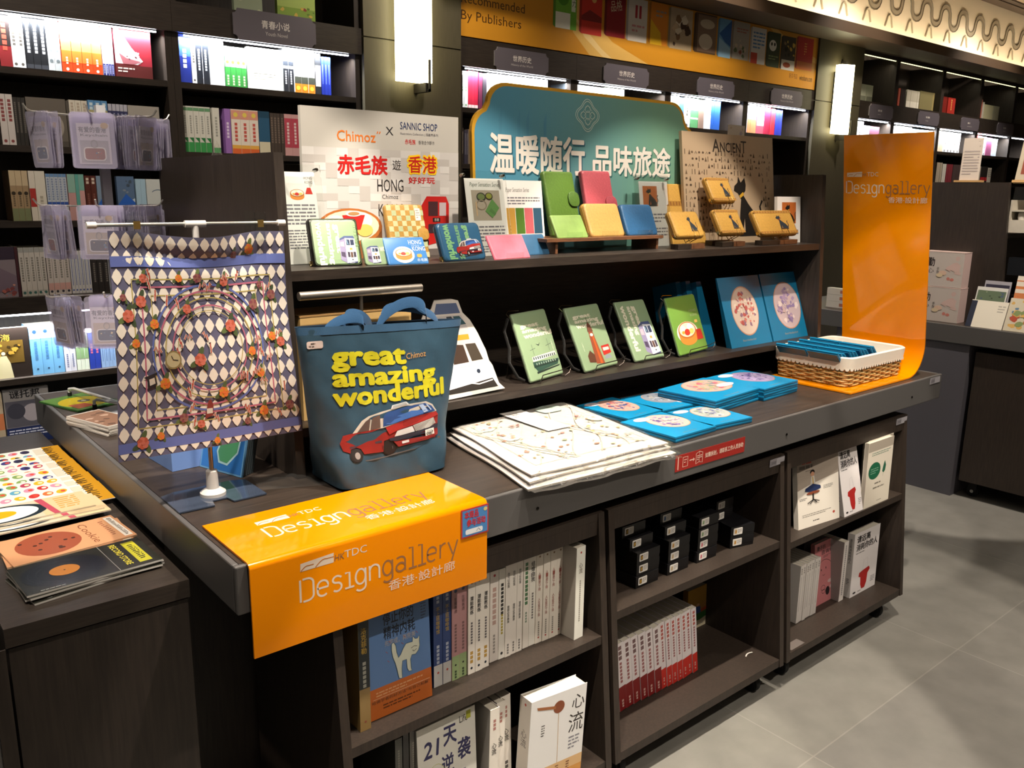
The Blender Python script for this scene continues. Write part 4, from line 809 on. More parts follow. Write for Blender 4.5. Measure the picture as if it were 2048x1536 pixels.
# ================================================================ small builders for the goods
def info_card(fr, w, h, label, art, name='info_card', th=0.0008, col='#e6e2de'):
    t = thing(name, label, 'card', fr.M()); b = MB('paper'); b.box(0, w, 0, th, 0, h, col); b.front(0, 0.0002); art(b, w, h); b.build('card_sheet', t, smooth=False); return t
def holder(fr, w, h, label, studs=True, foot=0.06):
    """clear acrylic plate leaning on its folded foot, two metal studs"""
    t = thing('sign_holder', label, 'sign holder', fr.M()); b = MB('clearplastic'); b.box(0, w, 0, 0.003, 0, h); b.box(0, w, 0.003, foot, 0.0005, 0.003); b.build('acrylic_plate', t, smooth=False)
    if studs:
        for x in (0.012, w - 0.012):
            b = MB('chrome'); b.X = tr(x, 0.004, h - 0.012) @ Matrix.Rotation(math.pi / 2, 4, 'X'); b.lathe([(0.0045, -0.004), (0.0045, 0.009), (0.003, 0.012)], 12, '#b8b8b4'); b.build('stud', t)
    return t
def clear_stand(fr, w, label, lean, d=0.02):
    lean = fr.lean
    """small bent clear stand: lip in front, foot, back plate"""
    M = fr.M(); M = M @ Matrix.Rotation(math.radians(lean), 4, 'X')
    t = thing('acrylic_stand', label, 'display stand', M, 'clear acrylic stands')
    b = MB('clearplastic'); x0, x1 = w * 0.25, w * 0.75
    b.box(x0, x1, -0.0065, -0.0045, 0.0003, 0.016); b.box(x0, x1, -0.0045, 0.055, 0.0003, 0.0016)
    s = math.tan(math.radians(lean)); b.hexa([(x0, d + 0.008, 0.0017), (x1, d + 0.008, 0.0017), (x1, d + 0.01, 0.0017), (x0, d + 0.01, 0.0017)], [(x0, d + 0.008 + 0.05 * s, 0.05), (x1, d + 0.008 + 0.05 * s, 0.05), (x1, d + 0.01 + 0.05 * s, 0.05), (x0, d + 0.01 + 0.05 * s, 0.05)])
    b.build('stand_body', t, smooth=False); return t
def wallet(name, label, BL, BR, TL, z, lean, t_, col, art=None, cat='wallet', mat='leather', r=0.008, zipc=None, pull=False, rx=None, flap=None, flapc=None, group='wallets and purses on display', wire=None, lift=0.0, stitch=None, side=None):
    fr, w, h = stand(BL, BR, z + lift, (6, 30) if lean > 0 else -lean, TL, rx)
    global LEAN; LEAN = fr.lean
    o = thing(name, label, cat, fr.M(), group)
    b = MB(mat); b.prism(rrect(0, 0, w, h, min(r, w / 3, h / 3)), 0, t_, col, bev=min(t_ * 0.32, 0.006), side=side or col)
    b.front(-0.0001, 0.00018)
    if stitch: b.line(rrect(0.004, 0.004, w - .004, h - .004, r * 0.8), 0.0006, stitch, True)
    if art: art(b, w, h)
    b.build('body', o)
    if zipc:
        b = MB('rubber'); b.prism(rrect(-0.0012, -0.0012, w + 0.0012, h + 0.0012, r), t_ * 0.36, t_ * 0.64, zipc); q = b.build('zipper', o)
        if pull:
            b = MB('chrome'); b.box(-0.006, 0.0, t_ * .3, t_ * .7, 0.006, 0.016, '#b9a878'); b.tube([(-0.004, t_ * .5 - 0.004, 0.008), (-0.008, t_ * .5 - .006, 0.0), (-0.006, t_ * .5 - .008, -0.004 if lift else 0.004)], 0.0015, 6, '#b9a878'); b.build('zipper_pull', q)
    if flap:
        x0, z0, fw, fh = flap; b = MB(mat); b.prism(rrect(x0, z0, x0 + fw, z0 + fh, fh * .42), -0.004, -0.0003, flapc or col, bev=0.0012); b.prism([(x0 + fw * .9, z0 + fh * .05), (x0 + fw + 0.003, z0 + fh * .05), (x0 + fw + 0.003, z0 + fh * .95), (x0 + fw * .9, z0 + fh * .95)], -0.003, t_ * 0.9, flapc or col); b.build('clasp_flap', o)
    return fr, w, h
# ---- pictures used on several goods
def TX(b, x, y, w, h):
    """red city taxi seen from its front corner"""
    def P(*p): return [(x + (a - 450) / 660 * w, y + (1320 - c) / 525 * h) for a, c in p]
    def E(cx, cy, rx, ry, k): b.ell(x + (cx - 450) / 660 * w, y + (1320 - cy) / 525 * h, rx / 660 * w, ry / 525 * h, k, 18)
    b.poly(P((500, 1310), (720, 1300), (1100, 1225), (1110, 1245), (900, 1290), (640, 1320)), '#2e2018')
    E(530, 1245, 38, 66, '#191514'); E(735, 1222, 48, 78, '#191514')
    b.poly(P((470, 1045), (520, 1028), (690, 1022), (720, 1010), (900, 965), (1085, 962), (1100, 1000), (1095, 1060), (1090, 1180), (1060, 1222), (790, 1232), (770, 1180), (740, 1140), (705, 1150), (692, 1252), (575, 1243), (560, 1190), (535, 1170), (505, 1185), (498, 1218), (462, 1190), (450, 1120)), '#85221e')
    E(530, 1245, 30, 58, '#211b1a'); E(735, 1222, 40, 70, '#211b1a'); E(535, 1248, 15, 34, '#8c8684'); E(738, 1226, 19, 40, '#8c8684')
    b.poly(P((500, 1180), (690, 1160), (690, 1140), (500, 1160)), '#3a2a34')
    b.poly(P((520, 1030), (580, 922), (620, 885), (700, 862), (880, 830), (1010, 835), (1060, 880), (1090, 957), (1070, 962), (760, 1004), (705, 1022)), '#b9b4aa')
    b.poly(P((705, 1010), (715, 905), (740, 876), (880, 850), (1000, 850), (1050, 892), (1078, 953), (900, 966), (760, 1000)), '#27457c')
    b.poly(P((720, 990), (800, 930), (900, 900), (1000, 920), (1060, 940), (900, 962), (760, 996)), '#3c63a4'); b.poly(P((955, 858), (985, 855), (1022, 938), (990, 945)), '#9db4d4'); b.poly(P((1005, 862), (1018, 866), (1050, 930), (1040, 935)), '#9db4d4')
    b.poly(P((545, 1026), (602, 932), (632, 902), (618, 1022)), '#4c3f3c'); b.poly(P((626, 1021), (642, 905), (692, 888), (688, 1014)), '#5a4a44')
    b.poly(P((765, 850), (775, 815), (870, 800), (890, 832)), '#c6cacc'); b.poly(P((775, 840), (782, 820), (865, 807), (876, 828)), '#9aa2a6')
    b.poly(P((720, 1020), (760, 1005), (900, 968), (1085, 962), (1100, 1000), (1060, 1015), (900, 1042), (795, 1068), (740, 1095)), '#9c2825')
    b.poly(P((770, 1122), (792, 1072), (895, 1052), (910, 1112), (830, 1122)), '#c3c6ca'); b.poly(P((900, 1047), (1060, 1017), (1075, 1080), (1020, 1105), (915, 1112)), '#a8a6a2')
    for i in range(5): b.line(P((906, 1058 + i * 12), (1066, 1030 + i * 13)), h * 0.006, '#38342f')
    b.poly(P((735, 1132), (915, 1116), (1092, 1086), (1087, 1132), (985, 1152), (780, 1167), (740, 1157)), '#2b2833')
    b.poly(P((760, 1168), (985, 1180), (1088, 1152), (1082, 1200), (1000, 1216), (790, 1228)), '#7c211d'); b.poly(P((812, 1180), (862, 1178), (862, 1202), (814, 1204)), '#c4c8cc')
    q = P((982, 1180), (1053, 1118)); b.rect(q[0][0], q[0][1], q[1][0], q[1][1], '#d9d8d2'); b.text('0987', q[0][0] + (q[1][0] - q[0][0]) * .1, q[0][1] + (q[1][1] - q[0][1]) * .1, q[1][0] - (q[1][0] - q[0][0]) * .1, q[0][1] + (q[1][1] - q[0][1]) * .55, '#2a2a2a', 0.02); b.text('Chimo', q[0][0] + (q[1][0] - q[0][0]) * .15, q[0][1] + (q[1][1] - q[0][1]) * .62, q[1][0] - (q[1][0] - q[0][0]) * .15, q[1][1] - (q[1][1] - q[0][1]) * .08, '#2a2a2a')
def TR_(b, x, y, w, h, body='#dfe3ea'):
    """double-decker tram, narrow front"""
    P = lambda *p: [(x + a * w, y + c * h) for a, c in p]
    b.poly(P((0, .12), (.36, 0), (.38, .92), (.04, .84)), '#8d86a6'); b.poly(P((.36, 0), (1, .06), (.97, .9), (.38, .93)), body); b.poly(P((.02, .84), (.38, .93), (.97, .9), (.9, 1), (.35, 1), (.06, .9)), '#4c5a86')
    b.poly(P((.44, .66), (.64, .65), (.64, .86), (.45, .87)), '#2b3550'); b.poly(P((.68, .65), (.9, .66), (.9, .86), (.68, .86)), '#2b3550'); b.poly(P((.5, .68), (.56, .68), (.5, .85), (.46, .85)), '#7da0b8')
    b.poly(P((.44, .22), (.58, .21), (.58, .4), (.44, .42)), '#3a3444'); b.poly(P((.61, .2), (.76, .2), (.76, .4), (.61, .4)), '#5a4034'); b.poly(P((.79, .2), (.94, .22), (.94, .41), (.79, .41)), '#3a3444')
    b.poly(P((.6, .48), (.76, .48), (.76, .56), (.6, .56)), '#d99a48'); b.poly(P((.06, .26), (.3, .2), (.3, .4), (.06, .42)), '#4a4058'); b.poly(P((.06, .62), (.3, .6), (.3, .8), (.08, .78)), '#c9a8b4')
    b.ell(x + .7 * w, y + .12 * h, .05 * w, .025 * h, '#2a2a30', 10); b.poly(P((.36, -.03), (.98, .0), (1, .06), (.36, .0)), '#3c4468'); b.line(P((.5, .0), (.66, -.012), (.82, .01)), h * .01, '#e6e6ea')
def DS(b, cx, cy, r, pot='#d9853a'):
    """bamboo steamer of dim sum"""
    b.poly([(cx - r, cy)] + arc(cx, cy - r * .45, r, r * .45, 180, 360, 12) + [(cx + r, cy)], pot); b.ell(cx, cy, r, r * .5, '#b26a34'); b.ell(cx, cy + r * .02, r * .9, r * .42, '#ead9bc')
    b.ell(cx - r * .45, cy + r * .1, r * .3, r * .22, '#f2ead8', 14); b.ell(cx + r * .35, cy + r * .15, r * .34, r * .24, '#f4eee2', 14); b.ell(cx - r * .05, cy - r * .12, r * .32, r * .2, '#c43a30', 14); b.ell(cx + r * .45, cy - r * .1, r * .25, r * .17, '#e9c56a', 14); b.ell(cx - r * .5, cy - r * .1, r * .16, r * .1, '#e8a03c', 10)
def GW(b, x, y, w, h, col, bold=0.045):
    """three bold words in three rows"""
    b.text('great', x, y + h * .69, x + w * .62, y + h, col, bold); b.text('amazing', x + w * .02, y + h * .33, x + w * .86, y + h * .66, col, bold); b.text('wonderful', x + w * .03, y, x + w, y + h * .33, col, bold)
# ================================================================ upper shelf: boards and cards
def sub(fr, x, z, n=0): return Frame(fr.P(x, z, n), fr.U, fr.V)
# white poster board
f, w, h = stand((612, 522), (922, 509), ZU, (0, 20), (603, 210), 0)
t = thing('poster_board', 'white illustrated poster board with a red bus and steamer', 'poster', f.M()); b = MB('satin'); b.box(0, w, 0, 0.012, 0, h, '#bcb8b0'); b.front(0, 0.0003)
Q = lambda px, py: f.uv(px, py)
def box(px0, py0, px1, py1): a = Q(px0, py1); c = Q(px1, py0); return a[0], a[1], c[0], c[1]
b.rect(0, 0, w, h * .745, '#c6c2be')
for i in range(15):
    for j in range(8):
        if (i * 7 + j * 5) % 4 < 2: b.rect(w * i / 15, h * (.745 - .05 * j) - h * .05, w * (i + 1) / 15, h * (.745 - .05 * j), '#b6b1ac' if (i + j) % 3 else '#cfccc8')
b.text('Chimoz', w * .205, h * .79, w * .44, h * .86, '#d8742c', 0.01); b.line([(w * .45, h * .85), (w * .456, h * .865)], 0.003, '#d8742c'); b.line([(w * .465, h * .85), (w * .471, h * .865)], 0.003, '#d8742c')
b.text('X', w * .505, h * .845, w * .555, h * .9, '#2d2b2e'); b.text('SANNIC SHOP', w * .6, h * .89, w * .85, h * .94, '#27355e', 0.005); b.text('Illustrators Collection | 插画师系列', w * .6, h * .85, w * .855, h * .872, '#56525a'); b.text('赤毛族', w * .63, h * .79, w * .7, h * .825, '#c22a26', 0.01); b.text('香港合作夥伴', w * .72, h * .793, w * .83, h * .82, '#5a5654')
b.text('赤毛族', w * .205, h * .575, w * .51, h * .70, '#b8201e', 0.03); b.text('遊', w * .545, h * .61, w * .6, h * .68, '#3c3636')
b.text('香港', w * .645, h * .59, w * .845, h * .715, '#f0c21e', 0.075); b.text('香港', w * .65, h * .595, w * .84, h * .71, '#b8201e', 0.012); b.text('好好玩', w * .65, h * .52, w * .83, h * .565, '#c22a26', 0.02)
b.text('HONG', w * .445, h * .46, w * .615, h * .545, '#2d2a2a', -0.01); b.text('Chimoz', w * .475, h * .41, w * .58, h * .44, '#2d2a2a'); b.text('KONG', w * .45, h * .29, w * .615, h * .375, '#2d2a2a', -0.01)
DS(b, w * .27, h * .22, w * .2, '#8a5a38'); b.poly([(w * .22, h * .3), (w * .36, h * .3), (w * .33, h * .2), (w * .25, h * .2)], '#c0302c'); b.ell(w * .29, h * .31, w * .05, h * .02, '#e4e0da', 16); b.ell(w * .29, h * .31, w * .035, h * .012, '#b88a5a', 14)
X0, Y0, BW, BH = w * .72, h * .06, w * .21, h * .37                 # red bus
b.poly([(X0, Y0), (X0 + BW, Y0 + .02), (X0 + BW * 1.0, Y0 + BH * .85), (X0 + BW * .9, Y0 + BH), (X0 + BW * .25, Y0 + BH), (X0 + BW * .05, Y0 + BH * .8)], '#bf2420'); b.rect(X0 + BW * .3, Y0 + BH * .62, X0 + BW * .62, Y0 + BH * .9, '#4a2c30'); b.rect(X0 + BW * .67, Y0 + BH * .62, X0 + BW * .9, Y0 + BH * .88, '#c3b4b8'); b.rect(X0 + BW * .3, Y0 + BH * .28, X0 + BW * .6, Y0 + BH * .46, '#3c2c34'); b.rect(X0 + BW * .66, Y0 + BH * .28, X0 + BW * .92, Y0 + BH * .46, '#d8c8c0'); b.rect(X0 + BW * .45, Y0 + BH * .5, X0 + BW * .7, Y0 + BH * .58, '#2a2224'); b.text('香港', X0 + BW * .5, Y0 + BH * .51, X0 + BW * .65, Y0 + BH * .57, '#e4d8cc'); b.ell(X0 + BW * .2, Y0 + BH * .1, BW * .12, BW * .12, '#2a1c1c', 14); b.ell(X0 + BW * .8, Y0 + BH * .12, BW * .1, BW * .1, '#2a1c1c', 14)
b.rect(w * .38, 0, w * .95, h * .05, '#6a625e'); b.build('board', t, smooth=False)
# teal board with scalloped corners
f, w, h = stand((950, 506), (1361, 485), ZU, 3, (948, 160), 0)
def scal(w, h, r, q): return [(0, 0), (w, 0), (w, h - r - q)] + arc(w - q, h - r - q, q, q * 1.1, 0, 75, 6)[1:] + arc(w - q - r * .86, h - q * .95, r * .9, q * 1.0, 5, 90, 6) + arc(q + r * .86, h - q * .95, r * .9, q * 1.0, 90, 175, 6) + arc(q, h - r - q, q, q * 1.1, 105, 180, 6)[:-1] + [(0, h - r - q)]
t = thing('teal_board', 'teal board with scalloped yellow rim and large white lettering', 'poster', f.M()); b = MB('satin'); b.prism(scal(w, h, 0.075, 0.06), 0, 0.012, '#c8952c'); b.front(0, 0.0003)
m = 0.009; PP = [(max(m, min(w - m, m + (p[0]) * (w - 2 * m) / w)), p[1] * (h - m) / h) for p in scal(w, h, 0.075, 0.06)]
def hmix(k): a, c = lin('#528fa8'), lin('#739f88'); return tuple(a[i] + (c[i] - a[i]) * k for i in range(3))
UP = sorted([p for p in PP if p[1] > h * .4]); 
def topat(x):
    for p, q in zip(UP, UP[1:]):
        if p[0] <= x <= q[0]: return max(p[1], q[1]) if q[0] - p[0] < 1e-6 else p[1] + (q[1] - p[1]) * (x - p[0]) / (q[0] - p[0])
    return UP[0][1] if x < UP[0][0] else UP[-1][1]
xs = sorted(set([m, w - m] + [m + (w - 2 * m) * i / 40 for i in range(41)] + [p[0] for p in UP]))
for x0, x1 in zip(xs, xs[1:]):                                       # printed blue-to-green tint
    if x1 - x0 > 1e-5: b.poly([(x0, 0.0005), (x1, 0.0005), (x1, topat(x1 - 1e-6)), (x0, topat(x0 + 1e-6))], hmix(min(1, max(0, ((x0 + x1) / 2 / w - .14) / .66))))
[b.poly([(w * (.1 + .035 * i), h * .55), (w * (.108 + .035 * i), h * .55), (w * (.112 + .035 * i), h * .86), (w * (.1 + .035 * i), h * .8)], '#4f8aa3') for i in (0, 2, 3, 5)]
sx = lambda px, py: f.uv(px, py)
a = sx(980, 345); c = sx(1168, 278); b.text('温暖随行', a[0] + .004, a[1] - .004, c[0] + .004, c[1] - .004, '#2a5e70', 0.03); b.text('温暖随行', a[0], a[1], c[0], c[1], '#e8e2d8', 0.026)
a = sx(1186, 350); c = sx(1340, 298); b.text('品味旅途', a[0] + .004, a[1] - .004, c[0] + .004, c[1] - .004, '#2f6664', 0.03); b.text('品味旅途', a[0], a[1], c[0], c[1], '#e8e2d8', 0.026)
a = sx(1175, 231); cx, cy = a; K = '#cfe0d6'                         # lattice medallion
e0, e1 = sx(1151, 231), sx(1198, 231); g0, g1 = sx(1175, 264), sx(1175, 199); qx, qz = (e1[0] - e0[0]) / 2, (g1[1] - g0[1]) / 2
for k in (1.0, 0.86): b.line([(cx + k * qx * (.88 + .12 * math.cos(4 * t_)) * math.cos(t_), cy + k * qz * (.88 + .12 * math.cos(4 * t_)) * math.sin(t_)) for t_ in [2 * math.pi * i / 48 for i in range(48)]], 0.0018, K, True)
for dx, dy in ((0, .38), (0, -.38), (.38, 0), (-.38, 0)): b.ring(cx + dx * qx, cy + dy * qz, .22 * qx, .2 * qz, .0014, K, 16)
for k in (.62, .3): b.line([(cx - k * qx, cy), (cx, cy + k * qz), (cx + k * qx, cy), (cx, cy - k * qz)], .0014, K, True)
b.build('board', t, smooth=False)
# beige poster with a black sitting cat
f, w, h = stand(LX(1372, 0.555, ZU), LX(1550, 0.555, ZU), ZU, (0, 20), (1363, 261), 0)
t = thing('poster_board', 'beige poster board with rows of signs and a black cat', 'poster', f.M()); b = MB('paper'); b.box(0, w, 0, 0.012, 0, h, '#b39c80'); b.front(0, 0.0003)
a = f.uv(1425, 303); c = f.uv(1492, 283); b.text('A', a[0], a[1], a[0] + (c[0] - a[0]) * .2, c[1], '#3c342e', .012); b.text('NCIEN', a[0] + (c[0] - a[0]) * .22, a[1], a[0] + (c[0] - a[0]) * .82, a[1] + (c[1] - a[1]) * .78, '#3c342e', .012); b.text('T', a[0] + (c[0] - a[0]) * .83, a[1], c[0], c[1], '#3c342e')
rn = random.Random(4)
for j in range(13):
    zz = h * (.80 - j * .058); x = w * .02
    while x < w * .95:
        k = rn.random(); s_ = w * .022; col = rn.choice(['#5b4a3a', '#6a5744', '#4e3f32'])
        if not (w * .52 < x < w * .86 and zz < h * .62):
            if k < .25: b.rect(x, zz, x + s_ * .3, zz + s_ * 1.5, col)
            elif k < .45: b.ell(x + s_ * .5, zz + s_ * .7, s_ * .5, s_ * .35, col, 8)
            elif k < .65: b.poly([(x, zz), (x + s_, zz), (x + s_ * .5, zz + s_ * 1.4)], col)
            elif k < .85: b.line([(x, zz + s_ * .3), (x + s_ * .5, zz + s_), (x + s_, zz + s_ * .3)], s_ * .2, col)
        x += s_ * rn.uniform(1.2, 1.9)
def CATP(b, x, y, w, h, col='#1a1714', band='#c79a2c'):
    P = [(.22, 1.0), (.3, .9), (.42, .98), (.46, .86), (.44, .76), (.36, .7), (.52, .55), (.74, .38), (.86, .2), (.88, 0), (.3, 0), (.3, .06), (.42, .1), (.4, .3), (.32, 0), (.22, 0), (.26, .4), (.3, .62), (.2, .72), (.08, .76), (.1, .84), (.2, .9)]
    b.poly([(x + p * w, y + q * h) for p, q in P], col); b.line([(x + .26 * w, y + .66 * h), (x + .38 * w, y + .72 * h)], w * .06, band); b.line([(x + .84 * w, y + .1 * h), (x + .97 * w, y + .3 * h), (x + .9 * w, y + .5 * h), (x + .98 * w, y + .6 * h)], w * .05, col)
CATP(b, w * .50, h * .06, w * .36, h * .56); b.build('board', t, smooth=False)
# acrylic holders and their cards
def P_text(b, w, h, y0, y1, n, col='#77737a', x0=.08, x1=.92): b.lines(w * x0, h * y0, w * x1, h * y1, n, col)
f, w, h = stand(LX(579, .525, ZU), LX(652, .525, ZU), ZU, 10, (568, 343), 0)
def a1(b, w, h):
    DS(b, w * .45, h * .77, w * .2); b.poly([(w * .68, h * .76), (w * .9, h * .76), (w * .85, h * .83), (w * .75, h * .83)], '#c4352c'); b.text('HONG', w * .68, h * .92, w * .92, h * .95, '#5a5660'); b.text('KONG', w * .7, h * .875, w * .92, h * .905, '#5a5660'); P_text(b, w, h, .42, .66, 6); P_text(b, w, h, .16, .38, 7)
info_card(f, w * .95, h, 'white leaflet with a steamer picture, behind the green zip wallet', a1)
f2, w2, h2 = stand(LX(570, .505, ZU), LX(662, .505, ZU), ZU, 10, (556, 331), 0); holder(f2, w2, f2.uv(640, 330)[1], 'clear acrylic holder over the steamer leaflet')
f, w, h = stand(LX(945, .505, ZU), LX(1022, .505, ZU), ZU, 11, (923, 356), 0)
def a2(b, w, h):
    b.text('Paper Sensation Series', w * .12, h * .88, w * .88, h * .95, '#4a5a4a', 0, 0.15); b.rect(w * .14, h * .46, w * .86, h * .85, '#a89c8c'); b.ell(w * .38, h * .76, w * .12, h * .06, '#3c3c34'); b.ell(w * .38, h * .765, w * .09, h * .04, '#6d7a4a'); b.ell(w * .58, h * .77, w * .1, h * .05, '#3c3228'); b.ell(w * .58, h * .775, w * .075, h * .035, '#8a8f3c'); b.ring(w * .37, h * .66, w * .12, h * .06, w * .02, '#8a7a68')
    b.poly([(w * .45, h * .58), (w * .62, h * .49), (w * .82, h * .62), (w * .65, h * .74)], '#5f8a4c'); b.poly([(w * .55, h * .58), (w * .68, h * .52), (w * .72, h * .55), (w * .6, h * .62)], '#517a42'); b.rect(w * .22, h * .52, w * .25, h * .7, '#c9a884'); P_text(b, w, h, .18, .4, 5); P_text(b, w, h, .04, .14, 3)
info_card(f, w, h, 'white leaflet picturing tea bowls and a green wallet', a2)
f2, w2, h2 = stand(LX(936, .487, ZU), LX(1028, .487, ZU), ZU, 11, (911, 340), 0); holder(f2, w2, h2, 'clear acrylic holder over the tea bowl leaflet')
f, w, h = stand(LX(1016, .565, ZU), LX(1092, .565, ZU), ZU, 8, (1000, 360), 0)
def a3(b, w, h):
    b.text('Paper Sensation Series', w * .05, h * .82, w * .65, h * .9, '#6a6a64', 0, .12); P_text(b, w, h, .66, .78, 3)
    for i, k in enumerate(('#b58a3c', '#4a6e22', '#b85a60', '#2a4f66')): b.rect(w * (.04 + .23 * i), h * .26, w * (.26 + .23 * i), h * .62, k)
    P_text(b, w, h, .05, .2, 3)
info_card(f, w, h, 'swatch sheet with four colour bars, behind the tea bowl leaflet', a3)
f, w, h = stand(LX(1286, .565, ZU), LX(1342, .565, ZU), ZU, 9, (1266, 362), 0)
def acat(b, w, h): b.rect(w * .12, h * .62, w * .62, h * .93, '#b8652c'); CATP(b, w * .2, h * .62, w * .45, h * .28); P_text(b, w, h, .36, .52, 3); P_text(b, w, h, .1, .3, 4)
info_card(f, w, h, 'white leaflet with a black cat on orange, beside the yellow case', acat)
f2, w2, h2 = stand(LX(1278, .548, ZU), LX(1346, .548, ZU), ZU, 9, (1256, 349), 0); holder(f2, w2, h2, 'clear acrylic holder over the cat leaflet')
f, w, h = stand(LX(1554, .46, ZU), LX(1600, .46, ZU), ZU, 5, (1549, 393), 0)
def acat2(b, w, h): b.rect(w * .2, h * .42, w * .8, h * .88, '#b8652c'); CATP(b, w * .3, h * .42, w * .5, h * .42); P_text(b, w, h, .1, .3, 3)
info_card(f, w, h, 'white framed cat picture beside the end panel', acat2, th=0.012)
f = Frame((2.18, 0.98, ZU + 0.0003), (1, 0, 0), (0, 0.08, 1)); info_card(f, 0.10, 0.375, 'grey beige leaflet showing behind the beige poster', lambda b, w, h: (b.blobs(w * .3, h * .6, w * .9, h * .9, ['#5a4a44', '#8a7a6e'], 5, 3), P_text(b, w, h, .1, .4, 5)), col='#a8a096')
a = PY(1455, 270, 0.613); c = PY(1490, 252, 0.613)
f = Frame((a.x, 0.613, a.z - 0.03), (1, 0, 0), (0, 0, 1)); info_card(f, c.x - a.x, c.z - a.z + 0.03, 'small floral card clipped on the beige poster top', lambda b, w, h: b.blobs(0, 0, w, h, ['#8a94b8', '#b8a890', '#a8a0a8'], 6, 2), col='#c4bcae')
# ================================================================ upper shelf: wallets
CREAM = '#dcdcc4'
def w_green(b, w, h):
    b.X = None
    b.rtext('great', w * .53, h * .28, h * .86, w * .12, CREAM, .045); b.rtext('amazing', w * .38, h * .05, h * .88, w * .12, CREAM, .045); b.rtext('wonderful', w * .2, h * .04, h * .9, w * .13, CREAM, .045); TR_(b, w * .56, h * .06, w * .34, h * .56); b.vtext('Chimoz', w * .92, h * .86, h * .07, '#8fae7c')
SAGE = '#90a884'
f, w, h = wallet('zip_wallet', 'large sage zip wallet printed with a white tram, black zipper', (629, 534), (727, 531), (615, 436), ZU, 14, 0.026, SAGE, w_green, mat='satin', zipc='#16130f', pull=True, stitch='#6f8a5c', side='#141210'); clear_stand(f, w, 'clear stand under the large sage zip wallet', 14, 0.026)
f, w, h = wallet('card_purse', 'small sage card purse printed with a tram, behind the blue pouch', (733, 531), (779, 529), (722, 476), ZU, 25, 0.008, SAGE, lambda b, w, h: (TR_(b, w * .12, h * .08, w * .55, h * .62), b.text('wo', w * .7, h * .5, w * .95, h * .65, CREAM, .04)), mat='satin', lift=0.0)
def a_hk(b, w, h): b.ell(w * .42, h * .35, w * .26, h * .3, '#e8e4dc'); DS(b, w * .42, h * .42, w * .2); b.text('HONG', w * .6, h * .72, w * .92, h * .88, '#e0e4ea', -.005); b.text('KONG', w * .66, h * .48, w * .98, h * .64, '#e0e4ea', -.005); b.text('Chimoz', w * .66, h * .66, w * .85, h * .7, '#b8c8e0'); b.rect(w * .74, h * .24, w * .86, h * .36, '#e09a3c', r=h * .05); b.text('赤毛族', w * .72, h * .09, w * .97, h * .2, '#b8cae4', .02)
f, w, h = wallet('coin_pouch', 'bright blue flat pouch printed with a dim sum steamer', (778, 530), (859, 527), (755, 475), ZU, 28, 0.008, '#3f7dbe', a_hk, mat='satin', r=0.004, stitch='#3468a0'); clear_stand(f, w, 'clear stand under the bright blue steamer pouch', 28, 0.008)
def a_chk(b, w, h):
    for i in range(8):
        for j in range(10):
            if (i + j) % 2: b.rect(w * .02 + w * .12 * i, h * .02 + h * .096 * j, min(w * .98, w * .02 + w * .12 * (i + 1)), h * .02 + h * .096 * (j + 1), '#a3ad86' if (i * j) % 3 else '#c0b48a')
    b.rect(w * .76, h * .7, w * .9, h * .92, '#d8d4cc'); b.lines(w * .78, h * .73, w * .88, h * .9, 4, '#9a948c')
f, w, h = wallet('clasp_wallet', 'tan and green checked wallet with a clasp flap', (787, 519), (862, 516), (769, 408), ZU, 14, 0.02, '#a8823f', a_chk, mat='leather', flap=(0, 0, 0, 0) if False else None); 
b = MB('leather'); b.prism(rrect(w * .74, h * .33, w * 1.03, h * .55, h * .08), -0.005, -0.0006, '#a8803a', bev=0.0012); b.build('clasp_flap', bpy.data.objects['clasp_wallet'])
def a_taxi(b, w, h): b.rtext('great', w * .62, h * .5, h * .92, w * .14, '#6f9a6a', .045); b.rtext('amazing', w * .42, h * .05, h * .92, w * .14, '#5f8a66', .045); b.rtext('wonderful', w * .2, h * .06, h * .95, w * .17, '#6a9868', .045); TX(b, w * .3, h * .1, w * .62, h * .48)
f, w, h = wallet('zip_wallet', 'navy zip wallet printed with a red taxi', (893, 524), (975, 518), (873, 446), ZU, 22, 0.022, '#27506e', a_taxi, mat='satin', zipc='#1b2c3e', pull=True, r=0.012, stitch='#1c3a52'); clear_stand(f, w, 'clear stand under the navy taxi wallet', 22, 0.022)
f, w, h = wallet('coin_pouch', 'crinkled pink flat pouch on the shelf front', (992, 520), (1062, 515), (969, 471), ZU, 30, 0.009, '#c8687a', mat='tyvek', r=0.005, stitch='#d88a98', zipc='#b05a6c'); clear_stand(f, w, 'clear stand under the pink pouch', 30, 0.009)
f, w, h = wallet('coin_pouch', 'crinkled blue flat pouch half behind the pink one', (1050, 511), (1101, 508), (1030, 469), ZU, 32, 0.009, '#2a5678', mat='tyvek', r=0.005)
# walnut stepped stand
def pz(px, py): return PZ(px, py, ZU)
yW = 0.47; xa, xb = PY(1105, 482, yW).x, PY(1322, 470, yW).x; zt = PY(1210, 474, yW).z - ZU
t = thing('walnut_stand', 'low walnut step stand holding the plain coloured wallets', 'display stand', tr(xa, yW, ZU))
w = xb - xa; zu = PY(1060, 443, yW + 0.112).z - ZU
b = MB('walnut'); b.box(-0.03, w, -0.01, 0.135, zt - 0.009, zt); b.build('lower_board', t, smooth=False)
b = MB('walnut'); b.box(-0.095, 0.0, 0.112, 0.20, zu - 0.009, zu); b.build('upper_board', t, smooth=False)
for i, x in enumerate((0.012, w - 0.02)):
    b = MB('walnut'); b.box(x, x + 0.009, 0.0, 0.105, 0.0005, zt - 0.0093); b.build('leg', t, smooth=False)
for x in (-0.085, -0.012):
    b = MB('walnut'); b.box(x, x + 0.009, 0.113, 0.195, 0.0005, zu - 0.0093); b.build('leg', t, smooth=False)
ZW = ZU + zt + 0.0003; ZW2 = ZU + zu + 0.0003; YC = yW + 0.075
